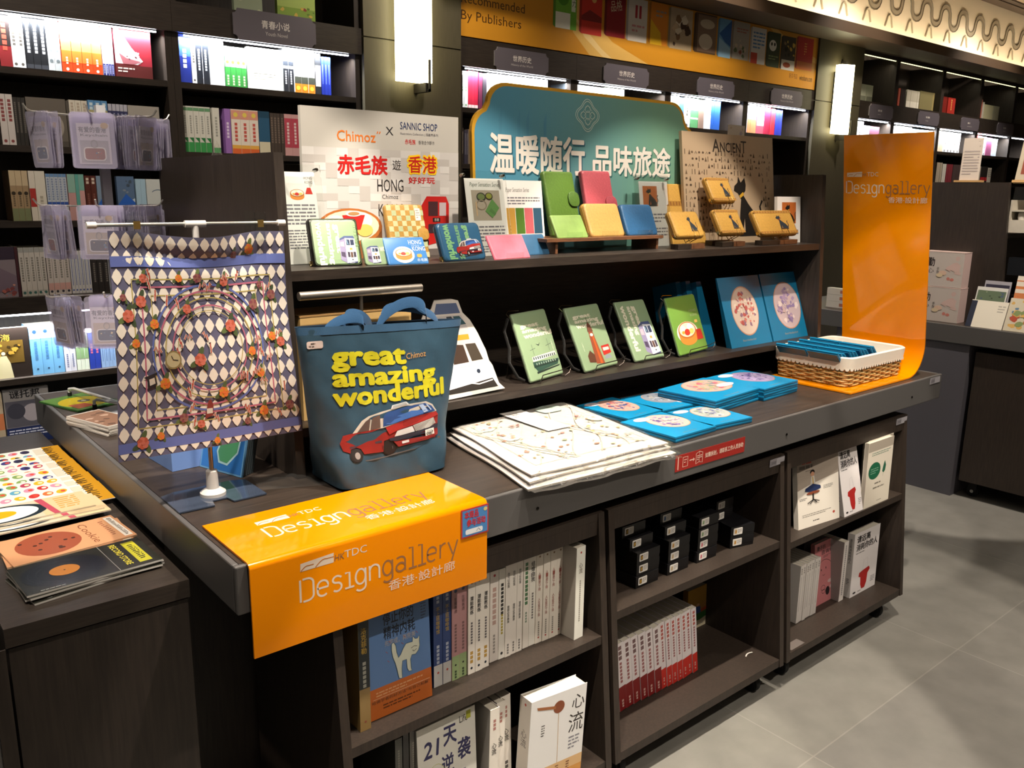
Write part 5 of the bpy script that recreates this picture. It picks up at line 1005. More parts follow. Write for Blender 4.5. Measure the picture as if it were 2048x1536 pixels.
OLV, ROS, SAF, NVY = '#51702a', '#b4525c', '#b88f50', '#28557e'
fr = dict(mat='leather')
f, w, h = wallet('phone_case', 'tall olive green phone wallet with a clasp', LX(1107, YC, ZW), LX(1166, YC, ZW), (1083, 341), ZW, -16, 0.02, OLV, rx=0, group='plain coloured wallets'); b = MB('leather'); b.prism(rrect(w * .68, h * .45, w * 1.05, h * .68, h * .09), -0.005, -0.0006, '#486627', bev=0.0012); b.build('clasp_flap', bpy.data.objects['phone_case'])
f, w, h = wallet('phone_case', 'tall rose pink phone wallet with a clasp', LX(1184, YC, ZW), LX(1240, YC, ZW), (1164, 340), ZW, -16, 0.02, ROS, rx=0, group='plain coloured wallets'); b = MB('leather'); b.prism(rrect(w * .66, h * .36, w * 1.05, h * .6, h * .09), -0.005, -0.0006, '#a84a56', bev=0.0012); b.build('clasp_flap', bpy.data.objects['phone_case.001'])
f, w, h = wallet('coin_pouch', 'crinkled light green flat pouch on the walnut stand', LX(1116, yW + .002, ZW), LX(1178, yW + .002, ZW), (1091, 430), ZW, 30, 0.009, '#76924c', mat='tyvek', r=0.005, stitch='#94b45c', group='plain coloured wallets'); clear_stand(f, w, 'clear stand under the light green pouch', 30, 0.009)
f, w, h = wallet('zip_wallet', 'square saffron yellow zip wallet on the walnut stand', LX(1184, yW + .015, ZW), LX(1252, yW + .015, ZW), (1166, 406), ZW, 20, 0.026, SAF, zipc='#a8823c', pull=True, r=0.012, group='plain coloured wallets'); clear_stand(f, w, 'clear stand under the saffron wallet', 20, 0.026)
f, w, h = wallet('zip_wallet', 'square blue zip wallet at the walnut stand end', LX(1257, yW + .015, ZW), LX(1318, yW + .015, ZW), (1240, 408), ZW, 20, 0.026, NVY, zipc='#1c3c5c', pull=True, r=0.012, group='plain coloured wallets'); clear_stand(f, w, 'clear stand under the square blue wallet', 20, 0.026)
# cat wallets on brass stands with two-tone wooden feet
GLD = '#c29648'
def a_cat(b, w, h, k=1, red=False):
    if k == 1: b.rect(0, h * .86, w, h * .95, '#b08440'); b.rect(0, h * .04, w, h * .14, '#b08440')
    for i in range(14):
        if k == 1: b.rect(w * (i + .2) / 14, h * .87, w * (i + .7) / 14, h * .94, '#9a6a34'); b.rect(w * (i + .2) / 14, h * .05, w * (i + .7) / 14, h * .13, '#9a6a34')
    CATP(b, w * .5, h * .2, w * .32, h * .58, '#2a333c', '#8c3c28' if red else '#3a4a54')
    if red: b.blobs(w * .54, h * .5, w * .7, h * .78, ['#8c3c28', '#a85a34'], 4, 3)
def cat_wallet(label, BL, BR, TL, y, k, red, lean=34, name='cat_wallet'):
    A = PY(*BL, y); B = PY(*BR, y); A.z = B.z = (A.z + B.z) / 2; h0 = A.z - ZU
    f, w, h = wallet(name, label, A, B, TL, ZU, lean, 0.024, GLD, lambda b, w, h: a_cat(b, w, h, k, red), zipc='#9a7434', pull=True, r=0.012, lift=0.01, group='gold wallets with a cat print', stitch='#a07c38')
    lean = f.lean; M = f.M() @ Matrix.Rotation(math.radians(lean), 4, 'X'); t = thing('brass_stand', 'brass stand carrying the ' + label, 'display stand', M @ tr(0, 0, -h0), 'brass stands with wooden feet')
    b = MB('walnut'); b.box(w * .02, w * .5, 0.0, 0.03, 0.0005, 0.016, mat='darkwood'); b.box(w * .5, w * .98, 0.0, 0.03, 0.0005, 0.016); b.build('wooden_foot', t, smooth=False)
    b = MB('metal'); a = math.radians(lean); d = 0.027
    for x in (w * .42, w * .58): b.tube([(x, 0.014, 0.016), (x, 0.014, h0 * .45), (x, 0.022, h0 * .7), (x, d + 0.004 + .0, h0 + 0.0), (x, d + math.tan(a) * 0.06 + .006, h0 + 0.06)], 0.0013, 6, '#a88a50')
    b.tube([(w * .42, 0.014, h0 * .55), (w * .42, -0.014, h0 - 0.005), (w * .42, -0.022, h0 + 0.004), (w * .42, -0.012, h0 + 0.02), (w * .58, -0.012, h0 + 0.02), (w * .58, -0.022, h0 + 0.004), (w * .58, -0.014, h0 - 0.005), (w * .58, 0.014, h0 * .55)], 0.0013, 6, '#a88a50'); b.build('wire_frame', t)
f, w, h = wallet('phone_case', 'tall gold phone wallet with a dark cat, behind the cat wallets', (1347, 492), (1415, 489), (1326, 367), ZU, 16, 0.012, GLD, lambda b, w, h: (b.rect(0, h * .64, w, h * .72, '#a47834'), [b.rect(w * (i + .2) / 12, h * .65, w * (i + .7) / 12, h * .71, '#8c5c2c') for i in range(12)], CATP(b, w * .5, h * .24, w * .4, h * .36, '#3a3430', '#a04a2c')), r=0.006, group='gold wallets with a cat print')
cat_wallet('gold cat wallet, lowest and nearest the tall case', (1356, 478), (1412, 468), (1330, 422), 0.415, 0, False)
cat_wallet('gold cat wallet, raised highest on its stand', (1429, 406), (1474, 400), (1400, 353), 0.50, 1, True)
cat_wallet('gold cat wallet, in front of the black poster cat', (1445, 474), (1493, 461), (1414, 418), 0.43, 1, True)
cat_wallet('wide gold cat wallet, last before the end panel', (1524, 473), (1598, 464), (1493, 420), 0.415, 1, True)
# ================================================================ lower step: phone pouches
def wire_stand(fr, w, h, lean, label):
    lean = LEAN
    M = fr.M() @ Matrix.Rotation(math.radians(lean), 4, 'X'); t = thing('wire_stand', label, 'display stand', M, 'dark wire stands'); b = MB('metal'); K = '#4a4540'; s = math.tan(math.radians(lean)); d = 0.012
    for x in (w * .12, w * .88):
        b.tube([(x, 0.10, 0.002), (x, -0.004, 0.002), (x, -0.016, 0.004)], 0.0014, 6, K); b.tube([(x, 0.10, 0.002), (x, d + 0.006 + s * h * .78, h * .74)], 0.0014, 6, K)
    b.tube([(w * .12, d + 0.006 + s * h * .78, h * .74), (w * .88, d + 0.006 + s * h * .78, h * .74)], 0.0014, 6, K)
    b.tube([(w * .12, -0.016, 0.004), (w * .22, -0.013, 0.022), (w * .88, -0.013, 0.022), (w * 1.06, -0.018, 0.03), (w * .98, -0.02, 0.012), (w * .88, -0.016, 0.004)], 0.0014, 6, K); b.build('wire_frame', t)
def pouch(label, BL, BR, TL, col, art, lean=20):
    f, w, h = wallet('phone_pouch', label, BL, BR, TL, ZS, lean, 0.011, col, art, 'pouch', 'satin', r=0.006, lift=0.006, group='sage phone pouches on the lower step', zipc='#6f7a66', stitch=None)
    o = bpy.data.objects[[k.name for k in bpy.data.objects if k.name.startswith('phone_pouch')][-1]]
    b = MB('chrome'); b.tube([(-0.004, 0.006, h * .97), (-0.012, 0.008, h * 1.02), (0.0, 0.008, h * 1.06), (w * .3, 0.008, h * 1.04), (w * .28, 0.008, h * 1.01)], 0.0016, 6, '#a8a296'); b.build('clip', o)
    b = MB('fabric'); b.tube([(-0.004, 0.012, h * .96), (-0.022, 0.022, h * .8), (-0.012, 0.03, h * .55), (-0.028, 0.032, h * .35), (-0.012, 0.03, h * .12), (0.0, 0.02, 0.01)], 0.004, 7, '#141312'); b.build('strap', o)
    wire_stand(Frame(f.P(0, 0) - V3((0, 0, 0.006)), f.U, f.V), w, h, lean, 'dark wire stand under the ' + label)
def a_ferry(b, w, h):
    GW(b, w * .14, h * .62, w * .84, h * .2, '#dedbc6'); P = lambda *p: [(x * w, y * h) for x, y in p]
    b.poly(P((.2, .2), (.28, .12), (.9, .16), (.98, .24), (.2, .27)), '#2e4a40'); b.poly(P((.22, .27), (.94, .3), (.92, .36), (.22, .34)), '#d8d8cc'); b.poly(P((.2, .18), (.95, .2), (.93, .23), (.2, .22)), '#20342e'); b.poly(P((.24, .09), (.92, .13), (.96, .15), (.24, .12)), '#23302c')
    for i in range(11): b.rect(w * (.24 + .063 * i), h * .295, w * (.275 + .063 * i), h * .335, '#3a4a50')
    for i in range(9): b.rect(w * (.28 + .07 * i), h * .215, w * (.31 + .07 * i), h * .245, '#8aa090')
    b.line(P((.3, .36), (.3, .52)), w * .008, '#4a5a50'); b.line(P((.78, .38), (.78, .56)), w * .008, '#4a5a50'); b.line(P((.7, .46), (.86, .48)), w * .008, '#4a5a50'); b.line(P((.22, .44), (.38, .46)), w * .008, '#4a5a50'); b.poly(P((.42, .52), (.5, .5), (.56, .53), (.5, .48)), '#23302c'); b.vtext('Chimoz', w * .9, h * .54, h * .025, '#c9d4b8')
def a_tower(b, w, h):
    GW(b, w * .14, h * .66, w * .82, h * .2, '#dedbc6'); P = lambda *p: [(x * w, y * h) for x, y in p]
    b.poly(P((.38, .08), (.62, .06), (.56, .58), (.5, .66), (.44, .58)), '#8c4a34'); b.poly(P((.5, .07), (.56, .065), (.54, .5), (.5, .5)), '#c85a2c'); b.poly(P((.42, .58), (.58, .58), (.55, .68), (.5, .74), (.45, .68)), '#6a4438'); b.line(P((.5, .74), (.5, .82)), w * .01, '#4a3a34'); b.ell(w * .5, h * .53, w * .045, h * .025, '#e4dccb', 14); b.poly(P((.2, .12), (.38, .1), (.4, .22), (.3, .3), (.2, .22)), '#5a3a2c'); b.poly(P((.66, .18), (.9, .2), (.9, .34), (.66, .33)), '#b3312c'); b.rect(w * .69, h * .25, w * .87, h * .3, '#d8c8c0'); b.poly(P((.66, .12), (.88, .12), (.84, .18), (.7, .18)), '#8a9098'); b.vtext('Chimoz', w * .16, h * .44, h * .022, '#c9d4b8')
def a_tram(b, w, h): b.rtext('great', w * .54, h * .5, h * .9, w * .14, '#dedbc6', .045); b.rtext('amazing', w * .38, h * .42, h * .9, w * .14, '#dedbc6', .045); b.rtext('wonderful', w * .2, h * .16, h * .92, w * .15, '#dedbc6', .045); TR_(b, w * .46, h * .06, w * .46, h * .56)
def a_dim(b, w, h): b.ell(w * .44, h * .36, w * .36, h * .19, '#e4e0d4'); DS(b, w * .44, h * .4, w * .3); b.poly([(w * .7, h * .2), (w * .92, h * .2), (w * .9, h * .38), (w * .74, h * .38)], '#b8302a'); b.text('HONG', w * .66, h * .7, w * .9, h * .74, '#a8b48c'); b.text('KONG', w * .68, h * .62, w * .92, h * .66, '#a8b48c'); b.rect(w * .76, h * .5, w * .86, h * .55, '#d8b060', r=.002)
PG = '#8aa27f'
pouch('sage phone pouch printed with a ferry', (1063, 765), (1128, 746), (1022, 629), PG, a_ferry); pouch('sage phone pouch printed with a clock tower', (1172, 744), (1237, 727), (1128, 617), PG, a_tower)
pouch('sage phone pouch printed with a tram', (1272, 723), (1330, 712), (1226, 605), PG, a_tram); pouch('brighter green phone pouch printed with a steamer', (1361, 712), (1417, 697), (1330, 597), '#6f9a44', a_dim)
# tram-shaped cut-out stand sign
f, w, h = stand((900, 801), (1012, 777), ZS, 24, (860, 600), 0)
t = thing('tram_cutout', 'tram shaped cut-out sign leaning beside the blue bag', 'sign', f.M()); b = MB('satin'); q = lambda px, py: f.uv(px, py)
O = [q(*p) for p in ((858, 812), (1010, 776), (998, 765), (985, 730), (978, 720), (972, 700), (955, 665), (940, 640), (925, 625), (916, 601), (900, 597), (868, 600), (862, 618), (846, 630), (835, 660))]
O = [(x, max(z, 0.0004)) for x, z in O]; b.prism(O, 0, 0.004, '#cfc9c2'); b.front(0, 0.0003); P = lambda *p: [q(*k) for k in p]
b.poly(P((852, 795), (845, 735), (972, 722), (990, 762)), '#dfe6f0'); b.poly(P((868, 630), (872, 608), (912, 606), (920, 626)), '#4a5a80'); b.poly(P((850, 650), (862, 634), (922, 630), (958, 700), (848, 712)), '#b9b4b4')
b.poly(P((892, 634), (902, 633), (912, 650), (896, 652)), '#232a36'); b.poly(P((905, 633), (918, 632), (932, 648), (915, 650)), '#1f4a54'); b.poly(P((900, 690), (926, 690), (938, 724), (908, 730)), '#3a2a20'); b.poly(P((930, 688), (950, 686), (966, 718), (944, 722)), '#3a3228'); b.rect(*q(908, 682), *q(936, 668), '#d08a28'); b.ell(*q(957, 742), .006, .006, '#202a3a', 14)
b.poly(P((868, 790), (985, 755), (996, 772), (900, 790)), '#26221f'); b.line(P((940, 766), (958, 768), (985, 759)), .003, '#e8e6e2'); b.lines(*q(915, 735), *q(975, 728), 1, '#d8a078'); b.build('board', t, smooth=False)
b = MB('clearplastic'); b.box(w * .35, w * .8, -0.006, -0.003, 0.0006, 0.018); b.box(w * .35, w * .8, -0.003, 0.06, 0.0002, 0.0012); b.build('clear_foot', t, smooth=False)
# blue gift envelopes on the lower step
TEAL = '#0f6c94'
def a_win(cols, seed, sticker=None, cx=.5, cy=.52, rx=.3, ry=.34, base='#c9b6a8'):
    def art(b, w, h):
        b.ell(w * cx, h * cy, w * rx * 1.05, h * ry * 1.05, '#b58a72', 32); b.ell(w * cx, h * cy, w * rx, h * ry, base, 32); rn = random.Random(seed)
        for i in range(70):
            a = rn.uniform(0, 6.28); q_ = math.sqrt(rn.random()) * .76; s_ = rn.uniform(.03, .075) * w; x, y = w * cx + w * rx * q_ * math.cos(a), h * cy + h * ry * q_ * math.sin(a)
            b.poly([(x + s_ * .8 * rn.uniform(.4, 1) * math.cos(k * 1.05), y + s_ * .8 * rn.uniform(.3, 1) * math.sin(k * 1.05)) for k in range(6)], rn.choice(cols))
        if sticker: b.ell(w * sticker[0], h * sticker[1], w * .17, h * .085, '#dcd4dc', 24); b.ring(w * sticker[0], h * sticker[1], w * .15, h * .07, .0006, '#b8a8c4', 24); b.lines(w * (sticker[0] - .08), h * (sticker[1] - .03), w * (sticker[0] + .08), h * (sticker[1] + .03), 2, '#b4a8bc')
        b.text('Beaut Handkerchief', w * .3, h * .07, w * .62, h * .1, '#8a8a78')
    return art
def envelope_up(label, BL, BR, TL, art, lean=20, t_=0.022, col=TEAL):
    f, w, h = stand(BL, BR, ZS, lean, TL); t = thing('gift_envelope', label, 'envelope', f.M(), 'blue handkerchief envelopes'); b = MB('satin')
    b.prism([(0, 0), (w, 0), (w, h), (0, h)], 0, 0.001, col); b.front(0, 0.0002)
    if art: art(b, w, h)
    b.build('front_flap', t, smooth=False)
    b = MB('satin'); b.hexa([(0, 0.0012, 0.0002), (w, 0.0012, 0.0002), (w, t_, 0.0002), (0, t_, 0.0002)], [(0, 0.0012, h), (w, 0.0012, h), (w, 0.005, h), (0, 0.005, h)], '#0d5f84'); b.build('pocket', t, smooth=False)
    return f, w, h
envelope_up('upright blue envelope with red flecked cloth window', LX(1464, 0.395, ZS), LX(1545, 0.395, ZS), (1417, 558), a_win(['#b05a58', '#c87a70', '#8a6a80', '#d8c8b8'], 5, cy=.5)); envelope_up('upright blue envelope with a mauve checked cloth window', LX(1548, 0.395, ZS), LX(1628, 0.395, ZS), (1504, 550), a_win(['#a08aa8', '#8a78a0', '#c0a8a8', '#d8c8c4'], 8, cy=.5, base='#bba8ac'))
for i, (a, c, e) in enumerate((((1392, 700), (1420, 694), (1365, 562)), ((1412, 700), (1440, 694), (1388, 560)), ((1432, 700), (1462, 694), (1402, 562)))):
    f, w, h = stand(a, c, ZS, 16, e); f = Frame(f.O + V3((0, 0.05, 0)), f.U, f.V); t = thing('gift_envelope', nth(i, 3) + ' of three blue envelopes standing end on behind the pouches', 'envelope', f.M(), 'blue handkerchief envelopes')
    b = MB('satin'); b.hexa([(0, 0, 0.0002), (w * .8, 0, 0.0002), (w * .8, 0.1, 0.0002), (0, 0.1, 0.0002)], [(w * .2, 0, h * .96), (w * .5, 0, h * .96), (w * .5, 0.1, h * .96), (w * .2, 0.1, h * .96)], '#0e5a7c'); b.build('pocket', t, smooth=False)
# tan carton and steel T bar behind the bag
t = thing('cardboard_box', 'plain tan carton lying behind the blue cooler bag', 'box', tr(0.335, 0.412, ZS)); b = MB('card'); CH = PY(822, 613, .412).z - ZS; CWd = PY(822, 613, .412).x - .335; b.box(0, CWd, 0, 0.12, 0.0003, CH - .004, '#c9a66c'); b.build('carton', t, smooth=False)
b = MB('card'); b.box(-0.0006, CWd + .0006, -0.0008, 0.1206, CH - .0038, CH, '#9c7a4c'); b.build('lid_flap', t, smooth=False)
# ================================================================ goods lying and standing on the table top
def LFT(px, py, d): return (px - d, py + d * (py - 410) / (3114 - px))
# ---- flat blue gift envelopes in stacks
def env_flat(label, corners, z, t_, art=None, rot=0.0, zf=None):
    f, w, h = flat(zf or z, corners); f = Frame(V3((f.O.x, f.O.y, z - t_)), f.U, f.V)
    M = Matrix(((f.U.x, f.V.x, 0, f.O.x), (f.U.y, f.V.y, 0, f.O.y), (0, 0, 1, f.O.z), (0, 0, 0, 1)))
    M = M @ tr(w / 2, h / 2, 0) @ rotz(rot) @ tr(-w / 2, -h / 2, 0)
    t = thing('gift_envelope', label, 'envelope', M, 'blue handkerchief envelopes')
    b = MB('satin'); b.box(0, w, 0, h, 0.0002, t_ * .40, '#0e4f6e'); b.build('pocket', t, smooth=False)
    b = MB('satin'); b.hexa([(0, 0, t_ * .46), (w, 0, t_ * .46), (w, h, t_ * .46), (0, h, t_ * .46)], [(0, 0, t_), (w, 0, t_), (w, h, t_), (0, h, t_)], '#1384b6'); b.topface(t_, 0.00012)
    if art: art(b, w, h, f)
    b.build('front_flap', t, smooth=False); return f, w, h
def win_px(cols, seed, oc, orx, ory, st, base):
    """cloth window centred at photo point oc, sticker at st"""
    def art(b, w, h, f):
        o = f.uv(*oc); cx, cy = min(max(o[0] / w, .36), .64), min(max(o[1] / h, .36), .64); s_ = f.uv(*st); a_win(cols, seed, (min(max(s_[0] / w, .16), .84), min(max(s_[1] / h, .12), .88)), cx, cy, orx, ory, base)(b, w, h)
    return art
T_ = 0.0075; Z1 = ZT + 2 * T_ + .0006
AC = ((1250, 841), (1320, 819), (1232, 794), (1160, 808)); BC = ((1323, 822), (1406, 804), (1317, 783), (1243, 796)); CC = ((1348, 877), (1428, 851), (1326, 824), (1244, 842)); DC = ((1429, 851), (1506, 833), (1411, 810), (1329, 825))
IDS = [(AC, 'with coral flower cloth window, stack back near the scarves', ['#a8485a', '#4a5a8a', '#c87a70', '#d8a89c'], (1236, 816), (1178, 813), '#c9a094', 21), (BC, 'with grey blue lace cloth window, stack back by the step', ['#8a94a4', '#5a6478', '#b8bcc4', '#a8a49c'], (1320, 800), (1382, 803), '#868e9a', 22), (CC, 'with cream cloth and violet posy window, stack front', ['#8a7ab0', '#5a4a8a', '#d8cfc0', '#c8a8b0'], (1337, 846), (1275, 843), '#bfb0a8', 23), (DC, 'with pale cloth and indigo leaves window, stack front end', ['#6a6a94', '#8a9484', '#d8d8cc', '#a8a8b8'], (1422, 829), (1350, 826), '#a8aea8', 24)]
for C, d, cols, oc, st, base, seed in IDS:
    env_flat('plain blue envelope under the one ' + d.split(',')[0], C, ZT + T_ + .0003, T_, None, 0.6, Z1); env_flat('blue envelope ' + d, C, Z1, T_, win_px(cols, seed, oc, .33, .33, st, base))
EC = ((1430, 801), (1517, 778), (1409, 753), (1317, 780)); FC = ((1517, 781), (1596, 760), (1482, 739), (1425, 753))
for k in range(4): env_flat('%s blue envelope under the pink window envelope' % ['bottom', 'second', 'third', 'fourth'][k], EC, ZT + T_ * (k + 1) + .0003 * (k + 1), T_, None, (-.8, .9, -.4, .5)[k], ZT + T_ * 5 + .0016)
env_flat('blue envelope with pink cloth window, topmost of the taller stack', EC, ZT + T_ * 5 + .0016, T_, win_px(['#c86a7a', '#b0a878', '#8a9a90', '#d8a0a0', '#7a8a94'], 31, (1413, 776), .36, .34, (1467, 769), '#c9a498'))
for k in range(4): env_flat('%s blue envelope under the violet window envelope' % ['bottom', 'second', 'third', 'fourth'][k], FC, ZT + T_ * (k + 1) + .0003 * (k + 1), T_, None, (.6, -.7, .4, -.5)[k], ZT + T_ * 5 + .0016)
env_flat('blue envelope with violet cloth window, topmost beside the basket', FC, ZT + T_ * 5 + .0016, T_, win_px(['#6a5a9a', '#4a4a7a', '#b8a8c8', '#a09ab8'], 32, (1505, 758), .33, .32, (1448, 756), '#9a8cb4'))
# ---- silk scarves folded in clear film, three packs on top of each other
zt_ = ZT + 0.036; A_, B_, C_, D_ = (PZ(1062, 945, zt_), PZ(1335, 880, zt_), PZ(1125, 800, zt_), PZ(906, 852, zt_))
def bil(u, v): return (A_ * (1 - u) + B_ * u) * (1 - v) + (D_ * (1 - u) + C_ * u) * v
def pack(k, z0, z1, grow, label, art):
    rn = random.Random(k); ph = [rn.uniform(0, 6) for _ in range(4)]
    t = thing('scarf_pack', label, 'scarf', tr(A_.x, A_.y, 0), 'folded silk scarves in film'); o = V3((A_.x, A_.y, 0))
    def edge(u, v): return 0.004 * math.sin(9 * u + ph[0]) + 0.004 * math.sin(7 * v + ph[1])
    def top(u, v, dz=0.0):
        c = 0.5 + (u - .5) * (1 + grow); d = 0.5 + (v - .5) * (1 + grow); p = bil(c, d) - o; e = edge(u, v)
        return V3((p.x + e, p.y + e * .6, z1 + dz + 0.0016 * math.sin(5 * u + ph[2]) * math.sin(4 * v + ph[3]) - 0.006 * max(0, abs(u - .5) * 2 - .92) * 8 - 0.006 * max(0, abs(v - .5) * 2 - .92) * 8))
    b = MB('silk'); N = 24
    b.grid(lambda u, v: top(u, v), N, N, '#c6c2c0'); ring = [(i / N, 0) for i in range(N)] + [(1, i / N) for i in range(N)] + [(1 - i / N, 1) for i in range(N)] + [(0, 1 - i / N) for i in range(N)]
    vs = [top(*q) for q in ring]; m_ = len(vs); mid = [V3((p.x + (p.x + o.x - 0.9) * .012, p.y + (p.y + o.y - .2) * .012, (z0 + z1) / 2)) for p in vs]; lo = [V3((p.x, p.y, z0 + .0003)) for p in vs]
    b.add(vs + mid + lo, [(r * m_ + (i + 1) % m_, r * m_ + i, (r + 1) * m_ + i, (r + 1) * m_ + (i + 1) % m_) for r in range(2) for i in range(m_)] + [tuple(range(2 * m_, 3 * m_))], '#cfc6bd')
    if art: b.on(lambda u, v, h: top(u, v, h + 0.0008), 0.0002); art(b)
    b.build('folded_scarf', t)
    b = MB('wrapfilm')
    def film(u, v):
        p = top(u, 0.0); s_ = v * 0.045; return V3((p.x + .006 * math.sin(31 * u + ph[0]), p.y - s_ * .45 - .004 * math.sin(23 * u + ph[2]), max(z0 + .001, p.z + .001 - s_ * .55 + .003 * math.sin(40 * u + 7 * v))))
    b.grid(film, 40, 5)
    def film2(u, v):
        p = top(1.0, u); s_ = v * 0.035; return V3((p.x + s_ * .7 + .004 * math.sin(27 * u), p.y, max(z0 + .001, p.z + .001 - s_ * .6 + .002 * math.sin(38 * u + 5 * v))))
    b.grid(film2, 30, 4)
    if art: b.grid(lambda u, v: top(u * .98 + .01, v * .98 + .01, 0.0022 + .0008 * math.sin(37 * u + 11 * v) * math.sin(29 * v)), 30, 30)
    b.build('clear_film', t)
def scarf_art(b):
    rn = random.Random(12)
    for i in range(10): b.line([(min(.97, max(.03, .1 + .08 * i + .14 * math.sin(t_ * 5 + i))), .06 + .88 * t_) for t_ in [k / 14 for k in range(15)]], .008, rn.choice(['#bcb9a6', '#c9bfae', '#b9bdb4']))
    for cx, cy, r, k in ((.12, .8, .1, '#bccfc4'), (.75, .88, .12, '#a9bdb2'), (.2, .55, .08, '#c9d0c4'), (.9, .55, .07, '#b8c4b4')): b.poly([(cx + r * math.cos(a) * rn.uniform(.7, 1), cy + r * math.sin(a) * rn.uniform(.5, .9)) for a in [q * .45 for q in range(14)]], k)
    for i in range(110):
        cx, cy = rn.uniform(.06, .94), rn.uniform(.06, .94); r = rn.uniform(.006, .024); b.poly([(cx + r * rn.uniform(.5, 1) * math.cos(a * 1.05), cy + r * rn.uniform(.4, .9) * math.sin(a * 1.05)) for a in range(6)], rn.choice(['#c98a6a', '#a8745c', '#c9a86a', '#9a8a6a', '#c27a6e', '#8a9474', '#d0b48c', '#a89888']))
    b.line([(.08, .08), (.92, .08), (.92, .92), (.08, .92)], .006, '#cdbfb0', True)
    b.lines(.30, .70, .40, .76, 2, '#8a5a50')
pack(1, ZT + .0005, ZT + .013, .07, 'lowest pink edged silk scarf pack of the pile', None); pack(2, ZT + .0135, ZT + .0245, .02, 'middle silk scarf pack of the pile', None); pack(3, ZT + .025, ZT + .0355, 0, 'topmost cream floral silk scarf pack with a price slip', scarf_art)
f, w, h = flat(ZT + .041, ((1086, 861), (1138, 855), (1045, 817), (1008, 828)))
t = thing('price_slip', 'white barcode slip lying on the topmost scarf pack', 'price tag', Matrix(((f.U.x, f.V.x, 0, f.O.x), (f.U.y, f.V.y, 0, f.O.y), (0, 0, 1, f.O.z), (0, 0, 0, 1))))
b = MB('paper'); b.box(0, w, 0, h, -0.0008, 0, '#e6e2dc'); b.topface(0)
for i in range(12): b.rect(w * (.08 + .05 * i), h * .78, w * (.08 + .05 * i) + w * (.012 if i % 3 else .026), h * .9, '#38343a')
b.lines(w * .1, h * .7, w * .7, h * .76, 1, '#6a666a'); b.text('135', w * .45, h * .2, w * .8, h * .32, '#9a948e'); b.build('slip', t, smooth=False)
# ---- wicker basket with cloth lining
bx, by, bw_, bd = 2.105, 0.078, 0.36, 0.262; zb0 = ZT + 0.0062; bh_ = 0.098
t = thing('wicker_basket', 'woven tan basket with white lace lining on the orange foot', 'basket', tr(bx, by, zb0))
def bper(s_, z, off=0.0):
    """point of the basket outline at turn s_ (0..1), height z"""
    fl = 0.012 * z / bh_ + off; P = rrect(-fl, -fl, bw_ + fl, bd + fl, 0.02 + fl, 6); n = len(P); L = [0]
    for i in range(n): L.append(L[-1] + math.dist(P[i], P[(i + 1) % n]))
    d = (s_ % 1) * L[-1]; i = next(k for k in range(n) if L[k + 1] >= d - 1e-9); q = (d - L[i]) / max(L[i + 1] - L[i], 1e-9); a, c = P[i], P[(i + 1) % n]
    dx, dy = c[0] - a[0], c[1] - a[1]; l = math.hypot(dx, dy) or 1; return a[0] + dx * q, a[1] + dy * q, dy / l, -dx / l
NS = 34
b = MB('wicker')
for r in range(12):
    z = 0.005 + r * 0.0073; pts = []
    for i in range(NS * 6):
        x, y, nx, ny = bper(i / (NS * 6), z); o_ = 0.0028 * math.cos(math.pi * (i / 6 + r)); pts.append((x + nx * o_, y + ny * o_, z + .0006 * math.sin(i * 1.7 + r)))
    b.tube(pts, 0.0035, 6, ['#c0a066', '#b08f56', '#c9ab74'][r % 3], closed=True)
b.build('woven_strands', t)
b = MB('wicker')
for i in range(NS):
    b.tube([(lambda q: (q[0], q[1], z))(bper((i + .0) / NS, z)) for z in (0.0, 0.04, 0.088)], 0.0028, 6, '#8f7040')
b.box(0.004, bw_ - .004, 0.004, bd - .004, 0.0006, 0.004, '#8f7040'); b.build('stakes', t)
b = MB('fabric'); n = 160; ou = []; 
for i in range(n):
    q = bper(i / n, bh_, 0.0065); ou.append((q[0], q[1]))
inn = [bper(i / n, bh_, -0.006)[:2] for i in range(n)]; low = [bper(i / n, .062, 0.0075)[:2] for i in range(n)]; bot = [bper(i / n, .01, -0.009)[:2] for i in range(n)]
vs = [(p[0], p[1], .010) for p in bot] + [(p[0], p[1], bh_ + .001) for p in inn] + [(p[0] * .5 + q[0] * .5, p[1] * .5 + q[1] * .5, bh_ + .005) for p, q in zip(inn, ou)] + [(p[0], p[1], bh_ + .001) for p in ou] + [(p[0], p[1], .063 + .002 * math.sin(i * .7)) for i, p in enumerate(low)]
b.add(vs, [(r * n + i, r * n + (i + 1) % n, (r + 1) * n + (i + 1) % n, (r + 1) * n + i) for r in range(4) for i in range(n)] + [tuple(reversed(range(n)))], '#ddd6c8'); b.build('cloth_lining', t)
b = MB('fabric')
for i in range(80):                                                   # scalloped lace edge
    q = bper((i + .5) / 80, .062, 0.0078); r_ = .0075; x, y, nx, ny = q; tx, ty = -ny, nx
    b.add([(x + tx * r_ * math.cos(a), y + ty * r_ * math.cos(a), .064 + r_ * 1.1 * min(0, math.sin(a)) + (.003 if math.sin(a) > .5 else 0)) for a in [k * math.pi / 4 for k in range(8)]], [tuple(range(8))], '#d8d0c0')
b.build('lace_edge', t)
